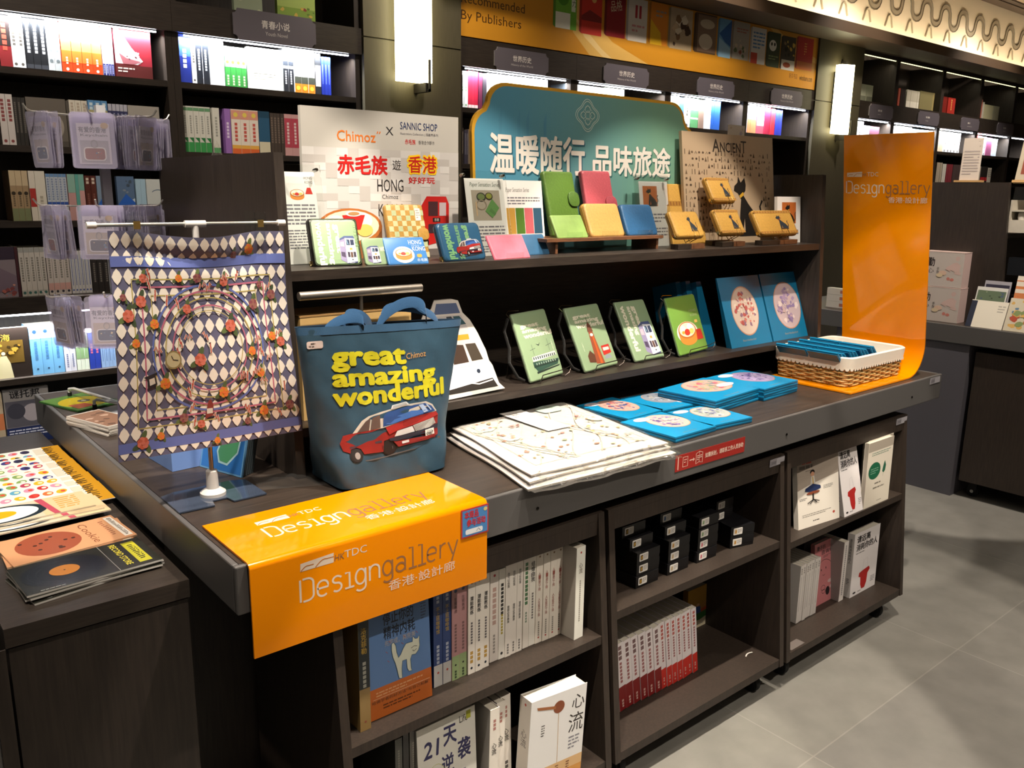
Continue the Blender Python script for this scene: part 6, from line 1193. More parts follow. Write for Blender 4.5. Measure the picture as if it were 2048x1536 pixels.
# envelopes filed in the basket
for row in range(2):
    for k in range(11):
        x = bx + 0.045 + k * 0.0235; y = by + 0.018 + row * 0.118; Wd = 0.112; H_ = 0.125
        M = tr(x, y, zb0 + 0.026) @ Matrix.Rotation(math.radians(-44 - (2 * (k % 3))), 4, 'Y')
        t = thing('gift_envelope', '%s blue envelope in the %s row of the basket' % (['first', 'second', 'third', 'fourth', 'fifth', 'sixth', 'seventh', 'eighth', 'ninth', 'tenth', 'last'][k], 'front' if row == 0 else 'back'), 'envelope', M, 'blue envelopes filed in the basket')
        b = MB('satin'); b.box(0, 0.005, 0, Wd, 0, H_, '#0f7099'); b.on(lambda u, v, h: (0.005 + h, u, v), 0.0002)
        b.ell(Wd * .5, H_ * .48, Wd * .32, H_ * .3, '#b58a72', 24); b.ell(Wd * .5, H_ * .48, Wd * .3, H_ * .28, '#d8bcb0', 24); b.build('front_flap', t, smooth=False)
        b = MB('satin'); b.box(-0.004, -0.0003, 0.001, Wd - .001, 0, H_ * .97, '#0d5f84'); b.build('pocket', t, smooth=False)
# ---- silk square hung from a bar stand
sy = 0.330
TL_, TR2, BL_, BR_ = PY(217, 462, sy), PY(566, 462, sy), PY(238, 926, sy), PY(607, 862, sy)
def SF(u, v, h=0.0):
    """v = 0 at the hem, 1 at the hung edge"""
    p = (BL_ * (1 - u) + BR_ * u) * (1 - v) + (TL_ * (1 - u) + TR2 * u) * v
    sag = -0.012 * v ** 6 * max(0, math.sin(math.pi * min(1, max(0, (u - .13) / .7)))); ty = v ** 3
    y = 0.007 * math.sin(7.5 * u + 1.0) * (0.4 + .6 * v) + 0.005 * math.sin(15 * u + 3 * v) * ty + 0.010 * math.exp(-((v - .9 - .03 * math.cos(5 * u)) / .035) ** 2) * math.sin(math.pi * u) + .003 * math.sin(9 * v + 2 * u)
    return V3((p.x - .010 * math.sin(math.pi * v) * (u - .5), p.y + y - h, p.z + sag))
t = thing('silk_scarf', 'harlequin silk scarf clipped on the bar stand, flowers and rings printed', 'scarf', tr(BL_.x, sy, BL_.z)); b = MB('silk'); b.X = tr(-BL_.x, -sy, -BL_.z)
CRM, SLT, BLU, PNK, GLDL = '#e2dbcf', '#5b5a74', '#5a68a8', '#b0627a', '#a89a58'
b.grid(lambda u, v: SF(u, v, 0.0), 60, 60, SLT); b.on(lambda u, v, h: SF(u, v, h + .0009), 0.00022)
NX, NY = 17, 13
P_, F_ = [], []
for j in range(-1, NY + 1):
    for i in range(-1, NX + 1):
        cx, cy = (i + .5 + (.0 if j % 2 == 0 else .0)) / NX, (j + .5) / NY; hw, hh = .5 / NX * 1.0, .5 / NY * .98; c0 = len(P_); R8 = []
        for k in range(16):
            a = 2 * math.pi * k / 16; q = 1 / (abs(math.cos(a)) + abs(math.sin(a))) ** 1.0; q = min(q, .96) * (1 - .10 * abs(math.cos(2 * a))); R8.append((min(1, max(0, cx + hw * 1.0 * q * math.cos(a) * 1.05)), min(1, max(0, cy + hh * q * math.sin(a) * 1.08))))
        if cx < 0 or cx > 1 or cy < 0 or cy > 1: continue
        P_.append((cx, cy)); P_ += R8; F_ += [(c0, c0 + 1 + k, c0 + 1 + (k + 1) % 16) for k in range(16)]
b._art(P_, F_, CRM)
sm = lambda x0, y0, x1, y1, n=24: [(x0 + (x1 - x0) * k / n, y0 + (y1 - y0) * k / n) for k in range(n)]
for yy in (.872, .055): b.line(sm(0.001, yy, .999, yy, 40) + [(.999, yy)], .045, BLU)
for m0, w_, k in ((.10, .006, GLDL), (.145, .008, PNK), (.195, .005, GLDL)):
    y0_, y1_ = .055 + m0 * .8, .87 - m0 * .75; b.line(sm(m0, y0_, 1 - m0, y0_) + sm(1 - m0, y0_, 1 - m0, y1_) + sm(1 - m0, y1_, m0, y1_) + sm(m0, y1_, m0, y0_), w_, k, True)
for r_, w_, k in ((.315, .010, BLU), (.285, .008, PNK), (.25, .006, GLDL), (.212, .007, PNK), (.185, .004, GLDL)): b.ring(.5, .475, r_, r_ * .93, w_, k, 60)
rn = random.Random(5)
def flower(x, y, s_, c1, c2, leaf=True):
    if leaf:
        for dx, dy, a in ((-.9, -.5, .4), (.7, -.8, 2.0), (.2, 1.0, 1.1)): b.ell(x + s_ * dx, y + s_ * dy, s_ * .75, s_ * .38, rn.choice(['#4a5a34', '#5a6a3a', '#3c4a30']), 10, a)
    for k in range(7): b.ell(x + s_ * .5 * math.cos(k * .9), y + s_ * .5 * math.sin(k * .9), s_ * .42, s_ * .36, c1 if k % 2 else c2, 9)
    b.ell(x, y, s_ * .3, s_ * .28, c2, 8)
for x, y, s_, k in ((.14, .70, .026, 0), (.07, .64, .028, 0), (.38, .66, .022, 0), (.62, .57, .03, 0), (.43, .425, .03, 0), (.24, .33, .026, 1), (.2, .6, .022, 1), (.12, .07, .028, 0), (.21, .09, .018, 1), (.42, .12, .02, 0), (.35, .80, .018, 1), (.45, .80, .022, 2), (.6, .78, .024, 0), (.88, .50, .022, 1), (.93, .47, .024, 0), (.9, .70, .024, 2), (.78, .66, .026, 2), (.55, .26, .026, 1), (.78, .33, .022, 1), (.67, .33, .02, 2), (.78, .14, .026, 1), (.33, .16, .022, 2), (.68, .10, .018, 2), (.5, .03, .016, 1), (.78, .92, .026, 1), (.68, .90, .02, 2), (.1, .52, .02, 1), (.74, .44, .022, 1), (.94, .15, .024, 2), (.83, .75, .016, 2), (.16, .80, .02, 0), (.05, .72, .016, 2)):
    s_ *= 1.2; c = [('#b4543c', '#c46a58'), ('#c88a2c', '#d87030'), ('#7a3a44', '#8a5a50')][k]; flower(x, y, s_, *c)
for i in range(34):
    x, y = rn.uniform(.06, .94), rn.uniform(.1, .84); a = rn.uniform(0, 3); s_ = .02; q = [(x + s_ * (k - 2) * .5 * math.cos(a), y + s_ * (k - 2) * .5 * math.sin(a) + s_ * .5 * (1 if k % 2 else -1)) for k in range(5)]
    b.line(q, .012, '#d4cabc'); b.line(q, .006, '#b04a3a')
b.ell(.285, .435, .043, .042, '#8a7a4a', 22); b.ell(.285, .435, .036, .035, '#b9ae88', 22); b.line([(.285, .435), (.31, .432)], .004, '#3a3228'); b.line([(.285, .435), (.275, .455)], .004, '#3a3228')
b.poly([(.13, .365), (.2, .385), (.2, .375), (.19, .37), (.2, .33), (.15, .318), (.15, .355)], '#231f24'); b.poly([(.158, .355), (.185, .362), (.19, .335), (.162, .326)], '#cfc8bc')
b.poly([(.44, .14), (.485, .155), (.49, .205), (.475, .235), (.462, .225), (.455, .2)], '#7a2a24'); b.rect(.452, .165, .484, .19, '#d0c8bc')
b.build('printed_square', t)
PX0 = PZ(398, 988, ZT); px_, py_ = 0.100, sy + 0.030
t = thing('scarf_stand', 'slim steel bar stand with white joints, holding the scarf', 'display stand', tr(px_, py_, ZT)); zb = PY(373, 448, py_).z - ZT
b = MB('plastic'); b.lathe([(.026, .0035), (.026, .010), (.018, .016), (.0125, .018), (.0115, .055), (.010, .057)], 24, '#d0ccc8'); b.build('white_socket', t)
b = MB('metal'); b.tube([(0, 0, .05), (0.0, 0, zb - .02)], .0045, 10, '#b0aca4'); b.build('pole', t)
x0_, x1_ = PY(182, 448, py_).x - px_, PY(562, 448, py_).x - px_; xm = 0.0
b = MB('metal'); b.tube([(x0_, 0, zb), (x1_, 0, zb)], .0036, 10, '#c4c0b8'); b.build('crossbar', t)
b = MB('plastic'); b.tube([(xm - .02, 0, zb), (xm + .02, 0, zb)], .0068, 12, '#d8d4d0'); b.tube([(xm, 0, zb - .004), (xm, 0, zb - .03)], .0065, 12, '#d8d4d0'); b.build('white_joint', t)
for x in (x0_, x1_):
    b = MB('plastic'); b.tube([(x - .008, 0, zb), (x + .008, 0, zb)], .0062, 12, '#d8d4d0'); b.build('end_cap', t)
b = MB('acrylic'); b.prism([(-.09, -.06), (-.02, -.062), (-.015, -.035), (.015, -.035), (.02, -.062), (.09, -.06), (.09, .05), (.06, .062), (-.06, .062), (-.09, .05)], -.0034, -.0006, '#3c4658'); b.X = None
for i in range(len(b.v)): v_ = b.v[i]; b.v[i] = V3((v_.x, v_.z, -v_.y))
b.f = [list(reversed(k)) for k in b.f]; b.build('base_plate', t, smooth=False)
for x in (PY(259, 450, py_).x, PY(503, 450, py_).x):
    t = thing('scarf_clip', 'clear plastic clip at the scarf\'s ' + ('left' if x < .1 else 'right') + ' top corner', 'clip', tr(x, sy - .004, ZT + zb)); b = MB('clearplastic'); b.prism(rrect(-.011, -.035, .011, .024, .003), -.010, -.007); b.prism(rrect(-.011, -.035, .011, .024, .003), .040, .043); b.box(-.009, .009, -.007, .04, .006, .009); b.build('jaw', t, smooth=False)
    b = MB('metal'); b.box(-.006, .006, -.0115, -.0102, -.006, .008, '#b89a5c'); b.build('spring', t, smooth=False)
# ---- steel T bar standing behind the bag
tb = PY(722, 590, .372); t = thing('steel_bar_stand', 'thick brushed steel T bar on a post behind the blue bag', 'display stand', tr(tb.x, .372, ZS)); zz = PY(720, 584, .372).z - ZS
b = MB('metal'); b.tube([(PY(597, 584, .372).x - tb.x, 0, zz), (PY(842, 584, .372).x - tb.x, 0, zz)], .0095, 16, '#b4aca2'); b.build('crossbar', t)
b = MB('metal'); b.tube([(0, 0, .002), (0, 0, zz - .009)], .004, 10, '#9a948c'); b.build('post', t)
b = MB('metal'); b.lathe([(.013, .0004), (.013, .003), (.006, .006)], 28, '#8a857e'); b.build('foot_disc', t)
# ---- blue cooler bag
BGx0, BGx1, BGy0, BGy1 = .318, .592, .203, .372; tx0, tx1, ty0, ty1 = PY(597, 658, .25).x, PY(930, 640, .25).x, .250, .285
zTL, zTR = PY(597, 658, .25).z, PY(930, 640, .25).z
def bsec(v):
    """outline at height v: centre, half sizes, squareness"""
    k = min(1, v / .28); k = k * k * (3 - 2 * k); cx = .455 + (.4605 - .455) * v; a = .137 + .018 * k + ((tx1 - tx0) / 2 - .155) * max(0, v - .0) ** 1.2
    cy = .2875 + (.2675 - .2875) * v; bb = .0845 + (.018 - .0845) * v ** 1.15; return cx, cy, a, bb, 7.0 + (2.5 - 7.0) * k
def bag(s_, v, puff=1.0):
    cx, cy, a, bb, n = bsec(v); t_ = 2 * math.pi * (s_ - .375); c, q = math.cos(t_), math.sin(t_); r = (abs(c) ** n + abs(q) ** n) ** (-1 / n); x, y = cx + a * c * r, cy + bb * q * r
    zt2 = zTL + (zTR - zTL) * min(1, max(0, (x - tx0) / (tx1 - tx0))); z = ZT + .0055 + (zt2 - ZT - .0055) * v
    if .02 < v < .97: y += .0012 * math.sin(61 * x + 43 * z) * math.sin(37 * z + 29 * x) + .0008 * math.sin(140 * x + 30 * z) * (1 - v)
    return V3((x, y, z))
def bagy(x, v):
    cx, cy, a, bb, n = bsec(v); q = min(.995, abs((x - cx) / a)); z = ZT + .0055 + (zTL + (zTR - zTL) * (x - tx0) / (tx1 - tx0) - ZT - .0055) * v
    return cy - bb * (1 - q ** n) ** (1 / n) + .0012 * math.sin(61 * x + 43 * z) * math.sin(37 * z + 29 * x) + .0008 * math.sin(140 * x + 30 * z) * (1 - v)
t = thing('cooler_bag', 'blue crinkled cooler bag with yellow lettering and a red taxi', 'bag', tr(BGx0, BGy0, ZT)); OFF = tr(-BGx0, -BGy0, -ZT)
TEALB = '#2a4658'
b = MB('tyvek'); b.X = OFF; NU, NV = 144, 44
vs = [bag(i / NU, j / NV) for j in range(NV + 1) for i in range(NU)]; b.add(vs, [(j * NU + i, j * NU + (i + 1) % NU, (j + 1) * NU + (i + 1) % NU, (j + 1) * NU + i) for j in range(NV) for i in range(NU)] + [tuple(reversed(range(NU)))], TEALB)
inn_ = [bag(i / NU, 1.0) for i in range(NU)]; cxm = sum((p.x for p in inn_)) / NU; cym = sum((p.y for p in inn_)) / NU; k1 = [V3((cxm + (p.x - cxm) * .99, cym + (p.y - cym) * .8, p.z)) for p in inn_]; k2 = [V3((cxm + (p.x - cxm) * .93, cym + (p.y - cym) * .9, p.z - .05)) for p in inn_]
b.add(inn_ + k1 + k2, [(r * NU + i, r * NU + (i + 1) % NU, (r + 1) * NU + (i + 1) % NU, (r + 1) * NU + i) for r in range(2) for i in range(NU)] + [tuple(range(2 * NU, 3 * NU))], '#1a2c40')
f = Frame(V3((BGx0, BGy0, ZT + .0055)), (1, 0, 0), (0, ty0 - BGy0, zTL - ZT))
def bagface(u, v, h):
    p = f.P(u, v); vv = (p.z - ZT - .0055) / (zTL + (zTR - zTL) * min(1, max(0, (p.x - tx0) / (tx1 - tx0))) - ZT - .0055); vv = min(.96, max(.02, vv)); return (p.x, bagy(p.x, vv) - .0016 - h, p.z)
b.on(bagface, .00025)
def zb_(x, y): return f.uv(560 + x / 3.49, 560 + y / 3.49)
def sub_(pts, n=3): return [((1 - k / n) * p[0] + k / n * q[0], (1 - k / n) * p[1] + k / n * q[1]) for p, q in zip(pts, pts[1:] + pts[:1]) for k in range(n)]
def btext(s_, x0, y0, x1, y1, col, bold, rise):
    a, c = zb_(x0, y1), zb_(x1, y0 - 0); r = zb_(x1, y1 - rise); ang = math.atan2(r[1] - a[1], r[0] - a[0]); vs_, fs_ = glyphs(s_); n0_ = len(vs_); HV = heavy(bold); vs_ = [(p[0] + d[0], p[1] + d[1]) for d in HV for p in vs_]; fs_ = [tuple(k + n0_ * m for k in q) for m in range(len(HV)) for q in fs_]; ax, bx_ = min(v[0] for v in vs_), max(v[0] for v in vs_); ay, by_ = min(v[1] for v in vs_), max(v[1] for v in vs_)
    tl = zb_(x0, y0); H = tl[1] - a[1]; Wd = r[0] - a[0]; b._art([(a[0] + (p[0] - ax) / (bx_ - ax) * Wd + .04 * 0, a[1] + (p[1] - ay) / (by_ - ay) * H + (p[0] - ax) / (bx_ - ax) * (r[1] - a[1])) for p in vs_], fs_, col, None, len(HV))
YEL = '#b9b41e'
btext('great', 368, 485, 885, 650, YEL, .045, 25); btext('amazing', 380, 628, 1100, 793, YEL, .045, 62); btext('wonderful', 385, 757, 1165, 895, YEL, .045, 95); btext('Chimoz', 878, 510, 1020, 552, '#b98a4a', 0.0, 22)
u0, v0 = zb_(452, 1300); u1, v1 = zb_(1110, 800)
class _S: pass
TX(b, u0, v0, (u1 - u0), (v1 - v0))
a, c = zb_(205, 490), zb_(305, 425); b.rect(a[0], a[1], c[0], c[1], '#c4b6b0', r=.004); b.lines(a[0] + .008, a[1] + (c[1] - a[1]) * .55, a[0] + .02, a[1] + (c[1] - a[1]) * .85, 1, '#4a4240'); b.lines(a[0] + .004, a[1] + .003, c[0] - .004, a[1] + (c[1] - a[1]) * .5, 1, '#6a605c')
b.build('body', t)
b = MB('fabric'); b.X = OFF                                           # hem band round the mouth
vs = [bag(i / NU, .955, 1.0) + V3((0, -.0012 if i < NU / 2 else 0, 0)) for i in range(NU)] + [bag(i / NU, 1.0) + V3((0, -.0012 if i < NU / 2 else 0, .0012)) for i in range(NU)]
b.add(vs, [(i, (i + 1) % NU, NU + (i + 1) % NU, NU + i) for i in range(NU)], '#2b4f6e'); b.build('hem', t)
def strap(pts, wv, col='#274e74'):
    b = MB('fabric'); b.X = OFF; wv = V3(wv); n = len(pts); vs = [V3(p) - wv / 2 for p in pts] + [V3(p) + wv / 2 for p in pts] + [V3(p) + wv / 2 + V3((0, 0, .002)) for p in pts] + [V3(p) - wv / 2 + V3((0, 0, .002)) for p in pts]
    b.add(vs, [(r * n + i, r * n + i + 1, ((r + 1) % 4) * n + i + 1, ((r + 1) % 4) * n + i) for r in range(4) for i in range(n - 1)], col); b.build('handle', t)
zq = lambda x: zTL + (zTR - zTL) * (x - tx0) / (tx1 - tx0)
strap([(.47 + .12 * math.sin(a) * 1.0 - .06 * math.cos(2 * a) * 0, .272 + .02 * math.sin(a * 2), zq(.47) - .012 + .045 * math.sin(a) ** .8 if 0 < a < math.pi else zq(.47) - .03) for a in [k * math.pi / 14 for k in range(15)]], (.0, .022, .004)) if False else None
def loop(xa, xb, hgt, y, skew): return [(xa + (xb - xa) * k / 16 + skew * math.sin(math.pi * k / 16), y + .012 * math.sin(2 * math.pi * k / 16), zq(xa) - .02 + (hgt + .02) * math.sin(math.pi * k / 16) ** .6) for k in range(17)]
strap(loop(.435, .565, .040, .258, .03), (.004, .010, .021)); strap(loop(.46, .615, .030, .276, -.03), (.002, .012, .018)); strap(loop(.31, .40, .012, .258, .03), (.004, .010, .018)); strap(loop(.37, .435, .022, .275, -.015), (.010, .006, .016))
# ---- back corner of the table: cards, boxes, film
def flat_thing(name, label, cat, corners, z, t_, col, art=None, mat='gloss', group=None, part='sheet', rot=0, zf=None):
    f, w, h = flat(zf or z, corners); M = Matrix(((f.U.x, f.V.x, 0, f.O.x), (f.U.y, f.V.y, 0, f.O.y), (0, 0, 1, z - t_), (0, 0, 0, 1)))
    if rot: M = M @ tr(w / 2, h / 2, 0) @ rotz(rot) @ tr(-w / 2, -h / 2, 0)
    t = thing(name, label, cat, M, group); b = MB(mat); b.box(0, w, 0, h, 0, t_, col); b.topface(t_, .00012)
    if art: art(b, w, h)
    b.build(part, t, smooth=False); return t, w, h
def a_lemon(b, w, h): b.rect(w * .02, h * .02, w * .98, h * .98, '#5a8a3c'); b.ell(w * .5, h * .45, w * .46, h * .36, '#c9b422', 28); b.ell(w * .55, h * .5, w * .12, h * .09, '#5a5648', 18); b.ell(w * .55, h * .5, w * .05, h * .04, '#a8a488', 12); b.poly([(w * .1, h * .1), (w * .5, h * .12), (w * .45, h * .35), (w * .12, h * .4)], '#b85a3c')
flat_thing('picture_card', 'yellow and green card sleeve at the back corner of the table', 'card', ((128, 828), (232, 803), (183, 783), (105, 797)), ZT + .005, .0045, '#3c6a34', a_lemon)
for k in range(6): flat_thing('coaster', ('topmost brown print coaster of the table stack' if k == 5 else '%s coaster of the table stack' % ['lowest', 'second', 'third', 'fourth', 'fifth'][k]), 'coaster', ((196, 858), (262, 842), (215, 815), (152, 829)), ZT + .0042 * (k + 1) + .0002, .004, '#c4beb6', (lambda b, w, h: (b.rect(w * .04, h * .04, w * .96, h * .96, '#8a6a58'), b.blobs(0, 0, w, h, ['#a88874', '#6a5044', '#b89a88'], 9, 4))) if k == 5 else None, group='coasters stacked on the table', rot=(-2, 1, 2, -1, 1, 0)[k], zf=ZT + .0254)
BXp = PZ(345, 944, ZT); t = thing('blue_box', 'small pale blue box on the table below the hung scarf', 'box', tr(BXp.x, BXp.y, ZT + .0002) @ rotz(4)); b = MB('satin'); b.box(0, .10, 0, .15, 0, .052, '#6f8ec8'); b.build('carton', t, smooth=False); b = MB('satin'); b.box(-.0008, .1008, -.0008, .1508, .0522, .06, '#7d9ad0'); b.build('lid', t, smooth=False)
for k in range(6):
    Pc = PZ(472, 958, ZT); M = tr(Pc.x + .012 + .0065 * k, Pc.y + .004 * k, ZT + .0002) @ rotz(-72) @ Matrix.Rotation(math.radians(-14), 4, 'X')
    t = thing('picture_card', ['front blue card with a green map shape, leaning by the riser', 'second blue card behind the map card', 'third blue card behind the map card', 'fourth blue card behind the map card', 'fifth blue card behind the map card', 'rearmost blue card behind the map card'][k], 'card', M @ tr(-.14, 0, 0), 'blue cards leaning by the riser')
    b = MB('gloss'); b.box(0, .14, 0, .0045, 0, .125, '#5a8ab4' if k == 0 else '#3c4448'); b.front(0, .0002)
    if k == 0: b.rect(.004, .004, .136, .121, '#2f68ac'); b.poly([(.06, .02), (.09, .018), (.12, .05), (.125, .09), (.105, .1), (.095, .112), (.082, .09), (.06, .075), (.05, .045)], '#9ac0c8'); b.poly([(.064, .025), (.088, .023), (.116, .052), (.12, .086), (.103, .095), (.095, .105), (.086, .086), (.064, .07), (.055, .045)], '#4a8a64')
    b.build('sheet', t, smooth=False)
t = thing('plastic_sleeve', 'crumpled clear sleeve beside the blue cards', 'sleeve', tr(.16, .36, ZT)); b = MB('wrapfilm'); b.grid(lambda u, v: (.03 + .14 * u + .02 * v, -.03 + .10 * v - .06 * u, .0012 + .010 * abs(math.sin(9 * u + 4 * v)) * math.sin(math.pi * u) * math.sin(math.pi * v)), 24, 18); b.build('film', t)
# ---- keychain rack
rx, ry = 0.150, 1.133
t = thing('keychain_rack', 'white hook rack hung with keychain pouches at the table back', 'display rack', tr(rx, ry, ZT))
zt3 = [PY(215, y, ry).z - ZT for y in (236, 413, 588)]
b = MB('plastic'); b.box(-.011, .011, -.011, .011, .005, zt3[0] + .03, '#c8c8cc'); b.build('pole', t, smooth=False)
for fx, fy in ((PZ(140, 795, ZT), 0), (PZ(190, 820, ZT), 0)):
    g_ = (fx.x - rx, fx.y - ry); b = MB('plastic'); b.tube([(0, 0, .03), (g_[0] * .9, g_[1] * .9, .032), (g_[0], g_[1], .026), (g_[0], g_[1], .012)], .0045, 8, '#d4d4d2'); q = b.build('leg', t)
    b = MB('rubber'); b.tube([(g_[0], g_[1], .0005), (g_[0], g_[1], .016)], .0062, 10, '#1c1c1c'); b.build('rubber_foot', q)
b = MB('plastic'); b.lathe([(.05, .0004), (.05, .005), (.016, .01)], 24, '#c8c8cc'); b.build('base_disc', t)
def pouchk(seed):
    r = bpy.data.objects.new('keychain_pouch', None); COL.objects.link(r); rn = random.Random(seed); w, h = .098, .135
    b = MB('pouchplastic'); b.prism(rrect(-w / 2, -h, w / 2, 0, .008), 0, .0012); b.prism(rrect(-w / 2, -h, w / 2, -.012, .008), .006, .0072); b.build('clear_pouch', r, smooth=False)
    b = MB('paper'); b.box(-w * .38, w * .38, .0022, .003, -h * .92, -h * .2, '#d8d4cf'); b.front(.0022, .0002); b.text('有爱的香港', -w * .34, -h * .36, w * .3, -h * .26, '#2a2624', .02); b.text('Keychain', -w * .30, -h * .44, w * .32, -h * .385, '#2a2624', .01); b.ell(w * .27, -h * .235, w * .09, w * .075, '#c8a428', 14)
    b.rect(-w * .33, -h * .9, w * .33, -h * .5, ['#c4b48c', '#a8a49c', '#b8a878'][seed % 3]); b.build('card', r, smooth=False)
    b = MB('gloss'); c = ['#38465c', '#8a4a3a', '#4a4a52'][seed % 3]; b.prism(rrect(-w * .26, -h * .86, w * .26, -h * .62, .008), .0010, .0021, '#d4d0cc'); b.front(.0010, .0002); b.rect(-w * .23, -h * .84, w * .23, -h * .64, c, r=.006); b.blobs(-w * .2, -h * .82, w * .2, -h * .66, ['#b84a3c', '#c8b890', '#5a7a94'], 6, seed); b.ring(0, -h * .56, .007, .009, .0015, '#8a8680', 14); b.build('charm', r, smooth=False)
    return r
PRO = [pouchk(i) for i in range(3)]; used_ = set()
ARM = [((-1.0, -.15), 3, 'left'), ((-.45, -.9), 5, 'front'), ((.75, -.66), 6, 'right front'), ((1.0, .1), 5, 'right')]
for ti, zr in enumerate(zt3):
    for ai, ((dx, dy), n_, an) in enumerate(ARM):
        Ln = [.165, .12, .13, .165][ai]; l = math.hypot(dx, dy); dx, dy = dx / l, dy / l
        o_ = V3((0, 0, zr)); b = MB('metal'); b.tube([(dx * .012, dy * .012, zr), (dx * Ln, dy * Ln, zr + .004), (dx * (Ln + .01), dy * (Ln + .01), zr + .008), (dx * (Ln + .018), dy * (Ln + .018), zr + .02)], .0024, 8, '#d8d6d0'); b.build('hook', t)
        for k in range(n_ if ti < 2 else n_ + 1):
            d_ = Ln - .008 - k * (.0135 if ai != 1 else .012); p = V3((rx + dx * d_, ry + dy * d_, ZT + zr + .001)); s_ = (k + ti + ai) % 3
            face_ = math.degrees(math.atan2(dy, dx)) + 90 + R_.uniform(-7, 7); M = tr(*p) @ rotz(face_) @ Matrix.Rotation(math.radians(R_.uniform(-3, 5)), 4, 'X') @ tr(R_.uniform(-.006, .006), 0, 0.004)
            lab = '%s keychain pouch on the %s hook, %s tier of the rack' % (['outermost', 'second', 'third', 'fourth', 'fifth', 'sixth', 'innermost'][k], an, ['top', 'middle', 'bottom'][ti])
            if s_ not in used_: used_.add(s_); o = PRO[s_]; o.matrix_local = M
            else: o = copy_thing(PRO[s_], M)
            tag(o, lab, 'keychain', 'clear keychain pouches on the rack')
# ---- sticker packs on the low cabinet
def W4(x0, x1, y0, y1, z, sk=0.0):
    return V3((x0, y0, z)), x1 - x0, y1 - y0, sk
def pack_flat(name, label, cat, x0, x1, y0, y1, z, t_, col, art, rot=0.0, mat='gloss', group=None):
    t = thing(name, label, cat, tr((x0 + x1) / 2, (y0 + y1) / 2, z) @ rotz(rot), group); w, h = x1 - x0, y1 - y0; b = MB(mat); b.X = tr(-w / 2, -h / 2, 0); b.box(0, w, 0, h, 0, t_, col); b.topface(t_, .00012); art(b, w, h); b.build('sheet', t, smooth=False); return t
def a_stick(seed):
    def art(b, w, h):
        rn = random.Random(seed); b.rect(w * .86, 0, w, h, '#b9861e'); [b.line([(w * (.89 + .05 * math.sin(q * 2.3 + k)), h * (.12 + .2 * k + .035 * q)) for q in range(6)], w * .014, '#2a241c') for k in range(4)]; b.rect(w * .78, h * .1, w * .85, h * .9, '#cfc8b8')
        for i in range(8):
            for j in range(3):
                cx, cy = w * (.05 + .095 * i), h * (.18 + .32 * j); k = rn.choice(['#a8405a', '#c8a82c', '#3a3a7a', '#5a9ab8', '#c86a3a', '#7a9a5a', '#c48aa4', '#2c2c4c', '#b83434']); b.ell(cx, cy, w * .044, h * .13, '#e4e2de', 14); b.ell(cx, cy, w * .038, h * .11, k, 14, rn.uniform(-.4, .4)); b.ell(cx + w * .01, cy, w * .018, h * .05, rn.choice(['#e8d8b0', '#2a2438', '#d8d4cf', '#c84a3a']), 10)
    return art
SY = [1.265, 1.182, 1.10, 1.03, .945, .895, .84]
for i, y in enumerate(SY):
    pack_flat('sticker_sheet', '%s sticker sheet with mustard end, counted from the bookcase' % ['first', 'second', 'third', 'fourth', 'fifth', 'sixth', 'seventh'][i], 'sticker sheet', -.31, -.007, y - .145, y - (0.0 if i else .0), ZC + .0004 + .0021 * i, .0018, '#e0ddd8', a_stick(40 + i), (-1, .5, -.6, .4, -1.2, .6, 0)[i], group='sticker sheets on the low cabinet')
def a_egg(b, w, h): b.rect(w * .6, 0, w, h, '#cdb892'); b.ell(w * .3, h * .5, w * .36, h * .46, '#1e2a34', 30); b.ell(w * .28, h * .5, w * .31, h * .4, '#e6e4e0', 30); b.ell(w * .27, h * .5, w * .15, h * .2, '#c8a21c', 26); b.poly([(w * .6, h), (w * .66, h), (w * .72, 0), (w * .67, 0)], '#b04a5c'); b.lines(w * .74, h * .2, w * .92, h * .9, 6, '#c8964c')
for i, (x1, y1) in enumerate(((-.040, .722), (-.048, .74), (-.062, .755))):
    pack_flat('coaster_pack', ['lowest fried egg coaster pack on the cabinet', 'middle fried egg coaster pack on the cabinet', 'topmost fried egg coaster pack on the cabinet'][i], 'coaster', x1 - .25, x1, y1 - .115, y1, ZC + .0153 + .0032 * i, .003, '#c9bda8', a_egg, (2, -1, 1)[i], group='record shaped coaster packs on the cabinet')
def a_cook(b, w, h):
    b.rect(0, 0, w, h, '#c4906a'); b.ell(w * .36, h * .5, w * .26, h * .42, '#8f4a34', 30); rn = random.Random(3)
    for i in range(11): b.ell(w * (.36 + rn.uniform(-.2, .2)), h * (.5 + rn.uniform(-.3, .3)), w * .018, h * .03, '#4a2a22', 8)
    b.rtext('Cookie', w * .70, h * .1, h * .9, w * .07, '#7a4a34'); b.lines(w * .84, h * .2, w * .88, h * .85, 9, '#8a5a44'); b.rect(w * .91, h * .06, w * .98, h * .94, '#dcd6cc'); b.lines(w * .93, h * .1, w * .965, h * .9, 16, '#3a3430')
for i in range(3): pack_flat('coaster_pack', ['lowest cookie coaster pack on the cabinet', 'middle cookie coaster pack on the cabinet', 'topmost cookie coaster pack on the cabinet'][i], 'coaster', -.268, -.038, .437, .583, ZC + .0004 + .0042 * i, .0036, '#c9a888', a_cook, (4, -2, 5)[i], group='record shaped coaster packs on the cabinet')
